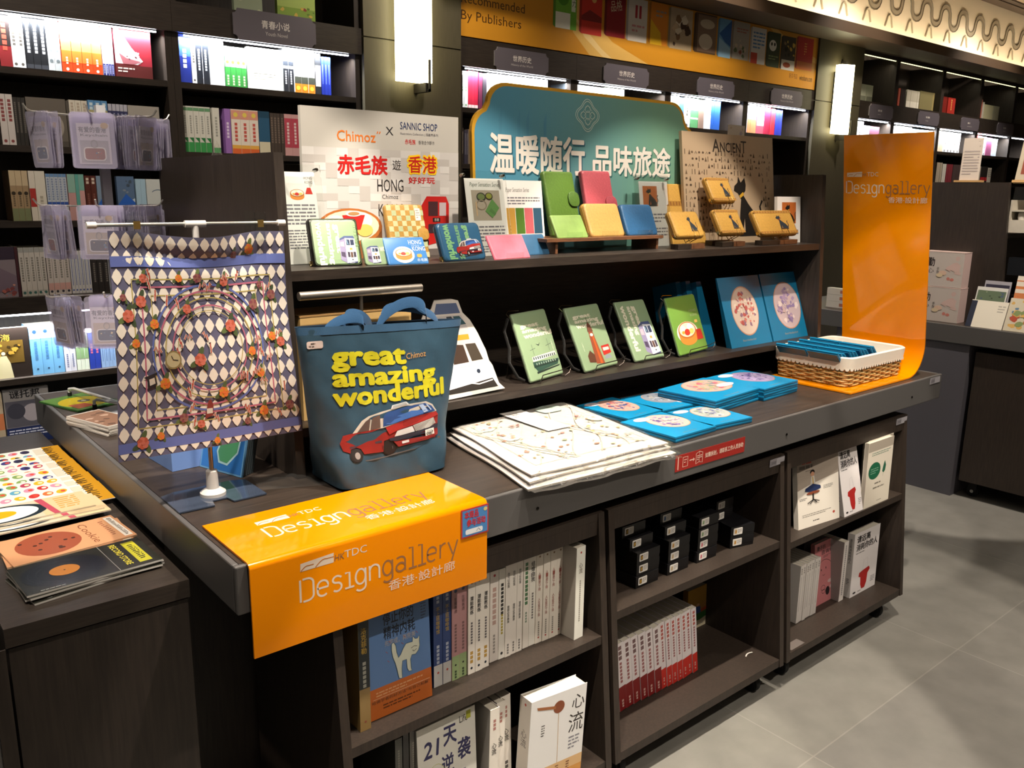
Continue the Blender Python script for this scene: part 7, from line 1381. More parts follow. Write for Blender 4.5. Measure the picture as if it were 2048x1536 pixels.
def a_rec(b, w, h):
    b.rect(0, 0, w, h, '#23241f'); b.ell(w * .34, h * .5, w * .31, h * .46, '#11151c', 32); b.ring(w * .34, h * .5, w * .26, h * .38, .0008, '#2c3440', 32); b.ring(w * .34, h * .5, w * .2, h * .3, .0008, '#2c3440', 32); b.ell(w * .34, h * .5, w * .11, h * .17, '#b8762c', 24); b.ell(w * .34, h * .5, w * .008, h * .012, '#2a2018', 8)
    b.line([(w * .67, 0), (w * .67, h)], .0012, '#8a8a84'); b.rtext('RECORD STORE', w * .77, h * .12, h * .92, w * .05, '#c8bc3c', .02); b.rect(w * .84, h * .1, w * .94, h * .9, '#a8a428'); b.lines(w * .87, h * .2, w * .92, h * .8, 10, '#23241f'); b.lines(w * .1, h * .03, w * .5, h * .06, 1, '#a8a8a4')
for i in range(4): pack_flat('coaster_pack', ['lowest black record coaster pack', 'second black record coaster pack from below', 'third black record coaster pack from below', 'topmost black record coaster pack with orange centre'][i], 'coaster', -.272, -.036, .277, .417, ZC + .0004 + .0042 * i, .0036, '#c9c6c0', a_rec, (9, 1, 6, 3)[i], group='record shaped coaster packs on the cabinet')
# ================================================================ books in the rolling carts
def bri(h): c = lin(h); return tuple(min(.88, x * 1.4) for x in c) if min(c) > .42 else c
def near_book(M, w, h, d, st, label, face=None, group='books in the rolling carts', thick_front=None):
    """spine to the front (x 0..w); with face: cover to the front, w wide and d thick"""
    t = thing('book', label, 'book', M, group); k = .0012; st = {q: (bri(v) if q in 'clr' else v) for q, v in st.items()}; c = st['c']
    b = MB(st.get('f', 'satin'))
    if face is None:
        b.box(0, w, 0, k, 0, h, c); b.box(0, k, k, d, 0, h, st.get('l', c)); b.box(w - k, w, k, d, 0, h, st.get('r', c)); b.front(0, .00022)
        for z0, z1, q in st.get('b', []): b.rect(.0003, z0 * h, w - .0003, z1 * h, q)
        for q in st.get('m', []):
            if q[0] == 'v': b.vtext(q[1], w / 2 + w * (q[6] if len(q) > 6 else 0), q[2] * h, q[3] * w, q[4], q[5] if len(q) > 5 else .01)
            elif q[0] == 'dots':
                z = q[1] * h
                while z > q[2] * h: s_ = q[3] * w; b.rect(w / 2 - s_ / 2, z - s_, w / 2 + s_ / 2, z, q[4]); z -= s_ * 1.35
            elif q[0] == 'disc': b.ell(w / 2, q[1] * h, w * q[2], w * q[2], q[3], 12)
        b.build('cover', t, smooth=False); b = MB('paper'); b.box(k * 1.05, w - k * 1.05, k * 1.05, d - .003, .002, h - .002, '#d6cfc0'); b.build('page_block', t, smooth=False)
    else:
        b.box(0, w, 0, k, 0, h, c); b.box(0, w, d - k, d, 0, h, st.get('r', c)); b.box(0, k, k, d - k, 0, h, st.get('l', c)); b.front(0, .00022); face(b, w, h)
        if 's' in st: b.leftface(0, .00022); st['s'](b, d, h)
        b.build('cover', t, smooth=False); b = MB('paper'); b.box(k * 1.05, w - .003, k * 1.05, d - k * 1.05, .002, h - .002, '#d6cfc0'); b.build('page_block', t, smooth=False)
    return t
def spines(z, L, R, n, h, d, st, desc, place, inset=0.0):
    """n books whose spine feet run from photo point L to R on the board at height z"""
    a, c = PZ(*L, z), PZ(*R, z); y = (a.y + c.y) / 2 + inset; xa, xb = LX(L[0], y, z).x, LX(R[0], y, z).x; w = (xb - xa) / n
    for i in range(n):
        lab = '%s, %s' % (desc, place) if n == 1 else '%s of the %s %s, %s' % (nth(i, n), NUM[n], desc, place)
        near_book(tr(xa + i * w + .0004, y + R_.uniform(0, .003), z + .0004), w - .001, h * (1 if n == 1 else R_.uniform(.995, 1.0)), d, st, lab)
def covers(z, BL, BR, TL, lean, d, st, label, art, rx=None):
    f, w, h = stand(BL, BR, z + .0005, lean, TL, rx); near_book(f.M(), w, h, d, st, label, art)
C1, C2, C3 = CARTS[0][1], CARTS[1][1], CARTS[2][1]; zA = .4473; pl = 'upper near cart shelf'
spines(zA, (721, 1465), (743, 1457), 1, .245, .16, {'c': '#8f7446', 'b': [(.38, 1, '#20272a')], 'm': [('v', '洛克菲勒', .92, .55, '#b8973e'), ('dots', .62, .42, .3, '#9a9a90'), ('disc', .08, .1, '#8a4a3a')]}, 'black and straw thick book', pl)
def a_blue(b, w, h):
    b.rect(0, 0, w, h * .26, '#c96a28'); b.text('停止你的', w * .26, h * .76, w * .74, h * .86, '#1e2430', .012); b.text('精神内耗', w * .26, h * .64, w * .76, h * .745, '#1e2430', .012); b.text('先完成，再完美', w * .27, h * .58, w * .76, h * .63, '#a8a6a8', .012); b.lines(w * .86, h * .7, w * .95, h * .9, 8, '#4c5c80')
    P = lambda *p: [(x * w, y * h) for x, y in p]; K = '#d8dccb'
    O = P((.47, .27), (.52, .265), (.52, .35), (.535, .41), (.60, .41), (.605, .33), (.63, .30), (.68, .295), (.67, .32), (.665, .40), (.69, .43), (.75, .425), (.80, .45), (.825, .49), (.82, .53), (.825, .575), (.79, .555), (.75, .56), (.715, .585), (.705, .54), (.66, .545), (.60, .545), (.55, .51), (.51, .47), (.475, .45), (.45, .50), (.44, .56), (.41, .595), (.375, .585), (.37, .53), (.385, .47), (.42, .41), (.44, .36), (.455, .31))
    b.poly(O, K); b.line(O, .0012, '#3a5a6a', True); b.line(P((.68, .49), (.73, .50), (.78, .49)), .001, '#3a3a3a'); b.line(P((.70, .47), (.73, .455), (.77, .47)), .001, '#3a3a3a')
    for x, y in ((.36, .6), (.31, .52), (.33, .44), (.6, .6), (.56, .55), (.8, .6)): b.line(P((x, y), (x - .03, y + .02)), .001, '#a85a5a')
    b.text('哈佛学者的好方法“与自己和解”', w * .03, h * .13, w * .97, h * .16, '#3a2418'); b.lines(w * .1, h * .18, w * .85, h * .23, 2, '#e0a878'); b.lines(w * .2, h * .06, w * .8, h * .11, 2, '#6a3818'); b.line(P((.05, .17), (.97, .17)), .0008, '#e8c8a8')
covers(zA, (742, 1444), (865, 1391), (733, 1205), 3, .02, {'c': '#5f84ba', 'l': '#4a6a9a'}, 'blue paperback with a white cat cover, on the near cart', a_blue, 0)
spines(zA, (868, 1377), (904, 1362), 2, .235, .15, {'c': '#243f78', 'b': [(0, .22, '#c9c8c6')], 'm': [('v', '不上班咖啡馆', .80, .42, '#b89a3c'), ('dots', .95, .84, .3, '#a8b0c4'), ('dots', .42, .26, .3, '#a8b0c4'), ('disc', .14, .12, '#b8584c')]}, 'navy and white paperbacks', pl)
spines(zA, (904, 1362), (935, 1351), 2, .225, .15, {'c': '#b88a8c', 'b': [(0, .26, '#93a878')], 'm': [('disc', .95, .2, '#2c3a5c'), ('v', '生育焦虑', .88, .42, '#6a4a4c'), ('dots', .6, .32, .28, '#7a5a5c'), ('disc', .16, .12, '#2a2a2a'), ('dots', .1, .03, .25, '#3a4a34')]}, 'pink and green paperbacks', pl)
spines(zA, (936, 1350), (979, 1333), 3, .23, .15, {'c': '#cfcac2', 'm': [('disc', .96, .14, '#38383a'), ('v', '潜能教练', .82, .52, '#2c2a2c', .02), ('dots', .55, .32, .26, '#6a6668'), ('dots', .24, .12, .4, '#c09a4c'), ('disc', .06, .16, '#22303c')]}, 'white coaching paperbacks', pl)
spines(zA, (980, 1327), (997, 1320), 1, .225, .15, {'c': '#cdc7c1', 'm': [('disc', .95, .14, '#b03a40'), ('dots', .82, .4, .42, '#c4a49a'), ('dots', .3, .1, .25, '#a8a29c')]}, 'broad white paperback with a red dot', pl)
spines(zA, (997, 1320), (1010, 1315), 1, .225, .15, {'c': '#d2cdc6', 'm': [('dots', .84, .52, .4, '#33312f'), ('dots', .5, .28, .3, '#b8a63a'), ('disc', .06, .2, '#3a3a3a')]}, 'white paperback with black and yellow writing', pl)
spines(zA, (1010, 1315), (1045, 1302), 3, .23, .15, {'c': '#cfcac3', 'm': [('v', '你可以低落', .92, .42, '#55524f'), ('v', '理想必须高涨', .56, .40, '#55524f'), ('dots', .14, .04, .3, '#8a8682')]}, 'white paperbacks with grey writing', pl)
spines(zA, (1045, 1299), (1057, 1293), 1, .232, .15, {'c': '#cdc8c0', 'm': [('dots', .94, .7, .46, '#4c7a52'), ('dots', .66, .5, .46, '#4c7a52'), ('dots', .4, .3, .3, '#8a9a86')]}, 'white paperback with green writing', pl)
spines(zA, (1057, 1293), (1070, 1288), 1, .235, .15, {'c': '#d2cdc5', 'm': [('v', '结婚由我', .92, .62, '#2f2d2c', .02), ('dots', .58, .3, .26, '#7a7672')]}, 'white marriage paperback with bold writing', pl)
spines(zA, (1071, 1287), (1124, 1269), 4, .235, .15, {'c': '#cbc5bb', 'm': [('disc', .95, .12, '#8a6a4a'), ('v', '人一旦开了窍', .78, .36, '#a05a50'), ('v', '人生就开了挂', .5, .36, '#a05a50'), ('dots', .24, .08, .2, '#8a847c'), ('disc', .06, .12, '#b04a44')]}, 'cream paperbacks with red writing', pl)
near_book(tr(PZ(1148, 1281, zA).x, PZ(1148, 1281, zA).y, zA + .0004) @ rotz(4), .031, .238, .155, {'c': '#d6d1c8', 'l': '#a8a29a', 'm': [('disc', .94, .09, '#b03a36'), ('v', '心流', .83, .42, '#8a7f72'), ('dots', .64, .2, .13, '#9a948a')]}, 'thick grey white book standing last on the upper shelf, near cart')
zL = .1155; YN = .0
def PYs(z, pts, n, y, h, d, st, desc, place):
    xa, xb = PY(pts[0], pts[2], y).x, PY(pts[1], pts[2], y).x; w = (xb - xa) / n
    for i in range(n): near_book(tr(xa + i * w + .0004, y + R_.uniform(0, .003), z + .0004), w - .001, h, d, st, ('%s, %s' % (desc, place)) if n == 1 else '%s of the %s %s, %s' % (nth(i, n), NUM[n], desc, place))
pl = 'lower near cart shelf'
PYs(zL, (791, 806, 1500), 1, .03, .27, .15, {'c': '#4c4d48', 'm': [('dots', .9, .5, .25, '#77776e')]}, 'dark green grey book', pl); PYs(zL, (807, 819, 1500), 1, .03, .275, .15, {'c': '#2a2a29'}, 'black book', pl); PYs(zL, (820, 834, 1500), 1, .03, .275, .15, {'c': '#5a5852', 'm': [('dots', .9, .5, .25, '#8a887e')]}, 'grey book', pl)
def a_21(b, w, h):
    b.text('21', w * .1, h * .72, w * .34, h * .86, '#26245a', .02, .1); b.text('天', w * .44, h * .76, w * .66, h * .92, '#26245a', .025); b.text('逆', w * .4, h * .52, w * .6, h * .68, '#26245a', .025); b.text('袭', w * .68, h * .58, w * .9, h * .76, '#26245a', .025); b.text('Life', w * .72, h * .9, w * .86, h * .96, '#3a3a34', .01); b.rect(w * .84, h * .91, w * .92, h * .98, '#b4b82c')
    b.ring(w * .3, h * .5, w * .16, h * .14, .001, '#c4c66a', 24); b.poly([(w * .28, h * .48), (w * .34, h * .53), (w * .36, h * .48)], '#3a3a2a'); b.poly([(w * .3, h * .4), (w * .4, h * .4), (w * .36, h * .45)], '#2c2860'); b.lines(w * .62, h * .46, w * .95, h * .5, 1, '#8a889c'); b.lines(w * .5, h * .1, w * .9, h * .3, 4, '#a8a6a4')
x0, x1 = PY(836, 1470, .02).x, PY(946, 1420, .02).x
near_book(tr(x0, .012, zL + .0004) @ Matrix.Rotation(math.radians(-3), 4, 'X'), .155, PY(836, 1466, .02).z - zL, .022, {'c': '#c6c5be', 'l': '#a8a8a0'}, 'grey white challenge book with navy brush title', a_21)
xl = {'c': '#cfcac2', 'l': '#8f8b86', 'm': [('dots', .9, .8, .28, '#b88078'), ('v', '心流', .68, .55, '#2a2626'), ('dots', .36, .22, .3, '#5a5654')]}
for i, (a, c) in enumerate(((976, 994), (996, 1013), (1019, 1038))):
    x = PY(a, 1425, -.005).x; near_book(tr(x, -.008 + .012 * i, zL + .0004) @ Matrix.Rotation(math.radians((1, 1, -2)[i]), 4, 'Y'), PY(c, 1425, -.005).x - x, .268, .165, xl, '%s of the three white spines on the lower shelf, near cart' % ['leftmost', 'middle', 'rightmost'][i])
def a_xl(b, w, h):
    b.rect(0, 0, w, h * .2, '#d89a4c'); b.rect(0, h * .2, w, h * .3, '#e0b884'); b.text('心', w * .74, h * .78, w * .97, h * .92, '#2a2422'); b.text('流', w * .7, h * .55, w * .97, h * .74, '#2a2422'); b.ell(w * .5, h * .86, w * .1, h * .06, '#8a4a2c', 18); b.poly([(w * .1, h * .93), (w * .44, h * .88), (w * .44, h * .85), (w * .12, h * .9)], '#a8683c'); b.line([(w * .5, h * .8), (w * .53, h * .3)], .0012, '#c8a060'); b.lines(w * .72, h * .38, w * .92, h * .52, 4, '#8a8a94'); b.lines(w * .2, h * .62, w * .26, h * .74, 5, '#5a5654')
    for i in range(3): b.lines(w * (.3 + .2 * i), h * .1, w * (.36 + .2 * i), h * .28, 7, '#7a4a28')
x = PY(1050, 1460, -.03).x
near_book(tr(x, -.035, zL + .0004) @ rotz(-3) @ Matrix.Rotation(math.radians(3), 4, 'Y'), .168, .262, .042, {'c': '#ddd8d0', 'l': '#c4beb6', 's': lambda b, d, h: (b.vtext('心流', -d * .5, h * .7, d * .5, '#6a6460'), b.ell(-d * .5, h * .94, d * .08, d * .08, '#b8463c', 12))}, 'thick white honey dipper book, cover out in the near cart', a_xl)
# ---- small black boxes in the middle cart
zB = .4923
def black_box(M, w, d, h, label, k):
    t = thing('black_box', label, 'box', M, 'small black gift boxes in the middle cart'); b = MB('satin'); b.box(0, w, 0, d, 0, h * .42, '#0f0f11'); b.build('tray', t, smooth=False)
    b = MB('satin'); b.box(-.0006, w + .0006, -.0006, d + .0006, h * .30, h, '#131316'); b.build('lid', t, smooth=False)
    b = MB('paper'); b.prism(rrect(w * .10, h * .22, w * .48, h * .85, .0025), -.0013, -.0007, '#e8e5e0'); b.front(-.0013, .00015); b.rect(w * .14, h * .32, w * .25, h * .74, k[1]); b.poly([(w * .16, h * .4), (w * .22, h * .36), (w * .24, h * .62), (w * .18, h * .68)], k[0]); b.lines(w * .28, h * .35, w * .45, h * .75, 4, '#8f8b88'); b.build('label', t, smooth=False)
KC_ = {'y': ('#b8923c', '#4a3c2a'), 'b': ('#3a5a8a', '#9aa4b4'), 't': ('#b8a078', '#c8beac'), 'o': ('#c08a3c', '#cfc0a0'), 'g': ('#7a9a6a', '#c4ccb8'), 'r': ('#c05a68', '#d8bcbc'), 'w': ('#a8a098', '#cfc8c4')}
cols_ = [((1271, 1180), (1328, 1158), 6, ['y', 'y', 'y', 'y', 'y', 'y'], 0, 'first'), ((1334, 1149), (1391, 1128), 6, ['t', 't', 'o', 't', 'b', 'b'], 0, 'second'), ((1393, 1126), (1447, 1108), 4, ['r', 'r', 'g', 'g'], 0, 'third')]
HB = .0335
for L, R, n, ks, _, nm in cols_:
    a, c = PZ(*L, zB), PZ(*R, zB); w = .088; y = .048
    for i in range(n):
        back = .028 * max(0, i - 2) if nm != 'third' else .0
        black_box(tr(LX(L[0], y, zB).x + (i % 2) * .003 - (.012 * max(0, i - 2) if nm == 'first' else 0), y + back * .6 + .002 * (i % 2), zB + .0004 + HB * i), w, .13, HB - .0006, '%s black box in the %s column of the middle cart' % (['lowest', 'second', 'third', 'fourth', 'fifth', 'topmost'][i] if n == 6 else ['lowest', 'second', 'third', 'topmost'][i], nm), KC_[ks[i]])
x4 = LX(1452, .055, zB).x + .002
for i in range(2): black_box(tr(x4 + .012, .052, zB + .0004 + HB * i) @ rotz(-13), .088, .13, HB - .0006, '%s black box turned askew at the end of the row' % ['lower', 'upper'][i], KC_['o'])
for i in range(2): black_box(tr(x4, .10, zB + .0004 + HB * (i + 2)), .080, .12, HB - .0006, '%s black box lying on the askew pair' % ['third', 'topmost'][i], KC_['w'])
f, w, h = stand((1235, 1186), (1245, 1182), zB + .0005, 2, (1237, 1068)); t = thing('tan_board', 'tan card board slid upright beside the black boxes', 'board', tr(.949, .055, zB + .0004)); b = MB('card'); b.box(0, .012, 0, .2, 0, .135, '#b09560'); b.build('sheet', t, smooth=False)
pl = 'lower shelf, middle cart'; W13 = lambda r: {'c': '#cfc8cb', 'b': [(0, .36 if r == 0 else .30, '#8a2022' if r == 0 else '#d2342a')], 'm': [('dots', .96, .78, .42, '#7a5a5c' if r == 0 else '#c4645c'), ('dots', .72, .42, .3, '#a86a6c'), ('dots', .16, .1, .25, '#d8b0a8'), ('disc', .06, .12, '#e0c0b8')]}
y = .075; xa, xb, xc = LX(1241, y, zL).x, LX(1325, y, zL).x, LX(1396, y, zL).x
for i in range(13):
    w = (xb - xa) / 6 if i < 6 else (xc - xb) / 7; x = xa + i * w if i < 6 else xb + (i - 6) * w
    near_book(tr(x + .0005, y + R_.uniform(0, .004), zL + .0004) @ Matrix.Rotation(math.radians(-8), 4, 'Y'), w - .0012, .213 + (0 if i < 6 else .004), .15, W13(0 if i < 6 else 1), ('%s of the six white spines with dark red feet, middle cart' % nth(i, 6)) if i < 6 else '%s of the seven white spines with scarlet feet, middle cart' % nth(i - 6, 7))
def a_yel(b, w, h):
    b.rect(0, 0, w, h * .3, '#cfc4a8'); b.poly([(0, h * .3), (w, h * .36), (w, h * .6), (w * .7, h * .62), (0, h * .48)], '#a87c44'); b.ell(w * .9, h * .42, w * .25, h * .14, '#c8bca8', 18); b.poly([(w * .05, h * .2), (w * .4, h * .18), (w * .75, h * .25), (w * .75, h * .38), (w * .5, h * .4), (w * .1, h * .36)], '#3c7238'); b.poly([(w * .2, h * .36), (w * .42, h * .36), (w * .4, h * .52), (w * .25, h * .54)], '#3c5a9a'); b.ell(w * .32, h * .57, w * .06, h * .035, '#c89a78', 12); b.poly([(w * .42, h * .36), (w * .66, h * .38), (w * .6, h * .46), (w * .44, h * .44)], '#b8502c'); b.lines(w * .82, h * .72, w * .9, h * .96, 6, '#5a4424'); b.lines(w * .78, h * .16, w * .96, h * .3, 3, '#8a9aa4'); b.lines(w * .3, h * .06, w * .55, h * .1, 1, '#6a6a60')
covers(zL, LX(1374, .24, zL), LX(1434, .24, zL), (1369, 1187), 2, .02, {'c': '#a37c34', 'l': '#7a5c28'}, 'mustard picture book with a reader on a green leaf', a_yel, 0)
t = thing('paper_strip', 'small curled white strip lying in the middle cart', 'paper', tr(1.585, .03, zL)); b = MB('paper'); b.grid(lambda u, v: (.035 * u, .006 * math.sin(3 * u) + .004 * v, .0012 + .002 * u), 8, 1, '#cfcbc4'); b.build('strip', t)
# ---- the last cart
zC3 = .4733
def a_chair(b, w, h):
    b.rect(0, h * .74, w, h, '#a89c90'); b.poly([(0, h * .6), (w, h * .78), (w, h * .74), (0, h * .56)], '#a89c90'); b.poly([(0, h * .74), (w, h * .74), (w, h * .7), (0, h * .58)], '#a89c90'); b.lines(w * .12, h * .92, w * .62, h * .98, 1, '#b84a3c', .8); b.lines(w * .05, h * .85, w * .72, h * .91, 1, '#6a625c', .8); b.lines(w * .2, h * .81, w * .5, h * .83, 1, '#6a625c')
    b.ell(w * .36, h * .79, w * .055, h * .035, '#1e1a18', 14); b.ell(w * .36, h * .76, w * .045, h * .035, '#c8967a', 14); b.poly([(w * .33, h * .73), (w * .40, h * .73), (w * .42, h * .62), (w * .30, h * .62)], '#d0ccc4'); b.line([(w * .36, h * .72), (w * .37, h * .6)], .004, '#c8a03c'); b.poly([(w * .18, h * .57), (w * .36, h * .62), (w * .54, h * .57), (w * .55, h * .53), (w * .36, h * .5), (w * .17, h * .53)], '#27365e'); b.ell(w * .36, h * .49, w * .16, h * .022, '#8a4a34', 16)
    b.rect(w * .345, h * .38, w * .375, h * .48, '#2a2626'); 
    for dx, dy in ((-.14, -.05), (-.08, -.07), (.08, -.07), (.14, -.05)): b.line([(w * .36, h * .39), (w * (.36 + dx), h * (.38 + dy * .6))], .003, '#2a2626')
    b.lines(w * .04, h * .4, w * .22, h * .44, 2, '#6a6864'); b.lines(w * .62, h * .5, w * .85, h * .56, 3, '#8a8884'); b.lines(w * .1, h * .15, w * .8, h * .2, 2, '#9a948c'); b.ell(w * .86, h * .12, w * .03, h * .02, '#b84a3c', 10); b.lines(w * .35, h * .06, w * .6, h * .09, 1, '#5a5652')
covers(zC3, LX(1597, .03, zC3), LX(1667, .03, zC3), (1599, 921), 8, .018, {'c': '#d2cac0'}, 'white book with a man floating over an office chair', a_chair, -6)
def a_away(b, w, h):
    b.text('请远离', w * .1, h * .84, w * .62, h * .95, '#1f1d20', .03); b.text('消耗你的人', w * .1, h * .71, w * .92, h * .82, '#1f1d20', .03); b.lines(w * .1, h * .66, w * .6, h * .69, 1, '#6a686a')
    b.poly([(w * .3, h * .34), (w * .45, h * .36), (w * .68, h * .38), (w * .72, h * .33), (w * .64, h * .28), (w * .62, h * .14), (w * .56, h * .06), (w * .44, h * .06), (w * .38, h * .14), (w * .36, h * .26), (w * .28, h * .28)], '#b92a28'); b.line([(w * .42, h * .36), (w * .45, h * .52), (w * .58, h * .54), (w * .62, h * .38)], .0008, '#b8b4b4'); b.lines(w * .78, h * .1, w * .95, h * .2, 4, '#8a8688'); b.ell(w * .16, h * .05, w * .06, h * .015, '#2a282a', 12); b.lines(w * .3, h * .03, w * .5, h * .06, 1, '#8a8688')
sp = lambda b, d, h: (b.vtext('请远离消耗你的人', -d * .5, h * .92, d * .42, '#3a383a'), b.lines(-d * .7, h * .2, -d * .3, h * .3, 4, '#6a686a'))
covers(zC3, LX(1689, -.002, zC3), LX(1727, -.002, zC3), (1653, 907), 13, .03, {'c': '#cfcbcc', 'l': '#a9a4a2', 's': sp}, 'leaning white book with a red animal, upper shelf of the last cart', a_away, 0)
def a_green(b, w, h): b.rect(0, h * .86, w, h, '#b4aa9c'); b.ell(w * .3, h * .55, w * .24, h * .13, '#1e6a4a', 24); b.lines(w * .14, h * .5, w * .46, h * .6, 3, '#7ab094'); b.poly([(w * .62, h * .5), (w * .68, h * .47), (w * .74, h * .5), (w * .76, h * .58), (w * .7, h * .66), (w * .66, h * .6)], '#2a6a50'); b.line([(w * .67, h * .47), (w * .67, h * .42)], .0008, '#2a6a50'); b.lines(w * .35, h * .32, w * .75, h * .37, 1, '#8a8478'); b.lines(w * .3, h * .25, w * .85, h * .3, 1, '#8a8478'); b.lines(w * .15, h * .78, w * .9, h * .84, 2, '#8aa090'); b.lines(w * .5, h * .05, w * .7, h * .07, 1, '#8a8478')
for k in range(4): covers(zC3, LX(1727 - 1 * k, -.004 + .0165 * k, zC3), LX(1776 - 1 * k, -.004 + .0165 * k, zC3), (1725 - 5 * k, 893 - 4 * k), 1, .015, {'c': '#cdc6b8', 'l': '#a39c90'}, ['front cream book with a green bubble, last cart', 'second cream book behind the green bubble cover', 'third cream book behind the green bubble cover', 'rearmost cream book behind the green bubble cover'][k], a_green, 0)
y = .05; xa, xb = LX(1592, y, zL).x, LX(1632, y, zL).x; w = (xb - xa) / 7
for i in range(7): near_book(tr(max(xa, 1.712) + i * w + .0004, y + R_.uniform(0, .004), zL + .0004), w - .001, .205, .15, {'c': '#c9c5c2', 'm': [('dots', .95, .86, .35, '#9a9490'), ('dots', .8, .2, .18, '#b4b0ae')]}, '%s of the seven slim white paperbacks, last cart' % nth(i, 7))
def a_pink(b, w, h):
    b.text('妻子的', w * .1, h * .88, w * .5, h * .95, '#2a2226', .015); b.text('咨询师', w * .3, h * .79, w * .88, h * .86, '#2a2226', .015); b.lines(w * .4, h * .73, w * .9, h * .77, 2, '#5a4a4e'); b.line(arc(w * .45, h * .45, w * .42, h * .25, 0, 180, 14), .0016, '#2a2226'); b.ell(w * .3, h * .55, w * .018, h * .02, '#2a2226', 8); b.ell(w * .52, h * .56, w * .018, h * .02, '#2a2226', 8); b.line(arc(w * .42, h * .47, w * .06, h * .02, 200, 340, 6), .0016, '#2a2226'); b.ring(w * .38, h * .25, w * .1, h * .04, .0016, '#2a2226', 14); b.ring(w * .4, h * .19, w * .08, h * .03, .0016, '#2a2226', 14); b.ell(w * .6, h * .17, w * .1, h * .07, '#231e22', 14); b.ell(w * .72, h * .32, w * .12, h * .03, '#d8b8b8', 12); b.ell(w * .8, h * .22, w * .1, h * .03, '#d8b8b8', 12)
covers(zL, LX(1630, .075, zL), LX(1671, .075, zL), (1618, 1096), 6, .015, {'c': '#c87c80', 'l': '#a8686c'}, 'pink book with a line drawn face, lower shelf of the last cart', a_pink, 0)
near_book(tr(LX(1677, .045, zL).x, .045, zL + .0004), .028, .222, .15, {'c': '#c8c3c0', 'l': '#8f8a88', 'm': [('dots', .94, .1, .2, '#77737a')]}, 'grey white thick book beside the pink one')
covers(zL, LX(1699, .035, zL), LX(1749, .035, zL), (1702, 1074), 1, .026, {'c': '#cfcbcc', 'l': '#b4b0ae', 's': sp}, 'upright white book with a red animal, lower shelf of the last cart', a_away, 0)
t = thing('label_film', 'clear label strip stuck on the last cart floor', 'label', tr(1.73, -.035, zL)); b = MB('satin'); b.box(0, .075, 0, .03, .0002, .0008, '#6a625e'); b.build('strip', t, smooth=False)
# ================================================================ the far table
def gift(M, w, d, h, label):
    t = thing('gift_box', label, 'box', M, 'pale pink gift boxes on the far table'); b = MB('satin'); b.box(0, w, 0, d, 0, h, '#c9b0ac', top='#d8bcb8', right='#d4b4ae')
    b.leftface(0, .0003); b.rect(-d, 0, 0, h, '#c4bab4'); b.blobs(-d * .5, h * .3, -d * .02, h * .95, ['#ccb0aa', '#d0b4ae'], 6, 3, (.15, .35))
    b.text('勤', -d * .86, h * .58, -d * .7, h * .84, '#2a2422', .02); b.text('心', -d * .86, h * .38, -d * .7, h * .52, '#2a2422'); b.vtext('手账本', -d * .6, h * .56, h * .09, '#4a4240'); b.ell(-d * .48, h * .4, d * .1, h * .07, '#d8b8a4', 12); b.ell(-d * .55, h * .33, d * .08, h * .06, '#d8c4a4', 12); b.ell(-d * .24, h * .22, d * .05, h * .045, '#c88074', 12); b.ell(-d * .33, h * .24, d * .04, h * .05, '#c88074', 12)
    b.build('carton', t, smooth=False); b = MB('satin'); b.box(-.0008, w + .0008, -.0008, d + .0008, h, h + .004, '#d8beb8'); b.build('lid', t, smooth=False)
y0, y1 = PX(1908, 638, 3.965).y, PX(1845, 634, 3.965).y
gift(tr(3.965, y0 - .015, ZT + .0004), .09, .21, .172, 'lower pale pink gift box on the far table'); gift(tr(3.968, y0 - .012, ZT + .178), .09, .205, .172, 'upper pale pink gift box on the far table')
def far_card(px0, py0, px1, py1, x, col, art, label, lean=18, name='greeting_card', z=None):
    a = PX(px0, py1, x); c = PX(px1, py0, x); w = a.y - c.y; h = c.z - a.z; zb_ = a.z if z is None else z
    M = tr(x, a.y, zb_) @ rotz(-90) @ Matrix.Rotation(math.radians(-lean), 4, 'X'); t = thing(name, label, 'card', M, 'cards on the far table'); b = MB('paper'); b.box(0, w, 0, .004, 0, h * 1.03, col); b.front(0, .0003); art(b, w, h); b.build('sheet', t, smooth=False)
ZF = ZT + .0004
far_card(1931, 593, 2012, 640, 3.925, '#d8d2c4', lambda b, w, h: (b.rect(0, 0, w * .16, h, '#23283a'), b.lines(w * .75, h * .6, w * .95, h * .9, 3, '#a8a49a')), 'cream card with a navy spine in front on the far table', 22, z=ZF)
far_card(1938, 568, 2010, 640, 3.965, '#c8c8c4', lambda b, w, h: (b.rect(w * .04, h * .62, w * .96, h * .94, '#5a6a54'), b.blobs(w * .04, h * .62, w * .96, h * .94, ['#3c4a3a', '#8a9478', '#4a5a70'], 9, 3), b.rect(w * .04, h * .3, w * .96, h * .58, '#33385c')), 'landscape card standing in the middle of the far row', 16, z=ZF)
far_card(1953, 556, 2018, 640, 3.995, '#9a98a0', lambda b, w, h: b.rect(w * .05, h * .3, w * .95, h * .95, '#2c2a3c'), 'dark night card standing last in the far row', 12, z=ZF)
far_card(2006, 590, 2075, 650, 3.93, '#c4bca8', lambda b, w, h: b.blobs(0, 0, w, h, ['#b06a3c', '#7a8a5a', '#5a7a94', '#a84a34', '#c8a05a'], 26, 4), 'autumn picture card at the far table edge', 20, z=ZF)
for i, (yy, x) in enumerate(((576, 3.985), (562, 4.005), (550, 4.022))): far_card(2014, yy, 2085, 650, x, '#d8d0c4', lambda b, w, h: (b.rect(0, h * .78, w, h * .93, '#c87a4a'), b.blobs(0, h * .74, w, h * .86, ['#d8a070', '#b8603a'], 8, 2)), ['front orange topped card behind the autumn card', 'middle orange topped card behind the autumn card', 'rear orange topped card behind the autumn card'][i], 12, z=ZF)
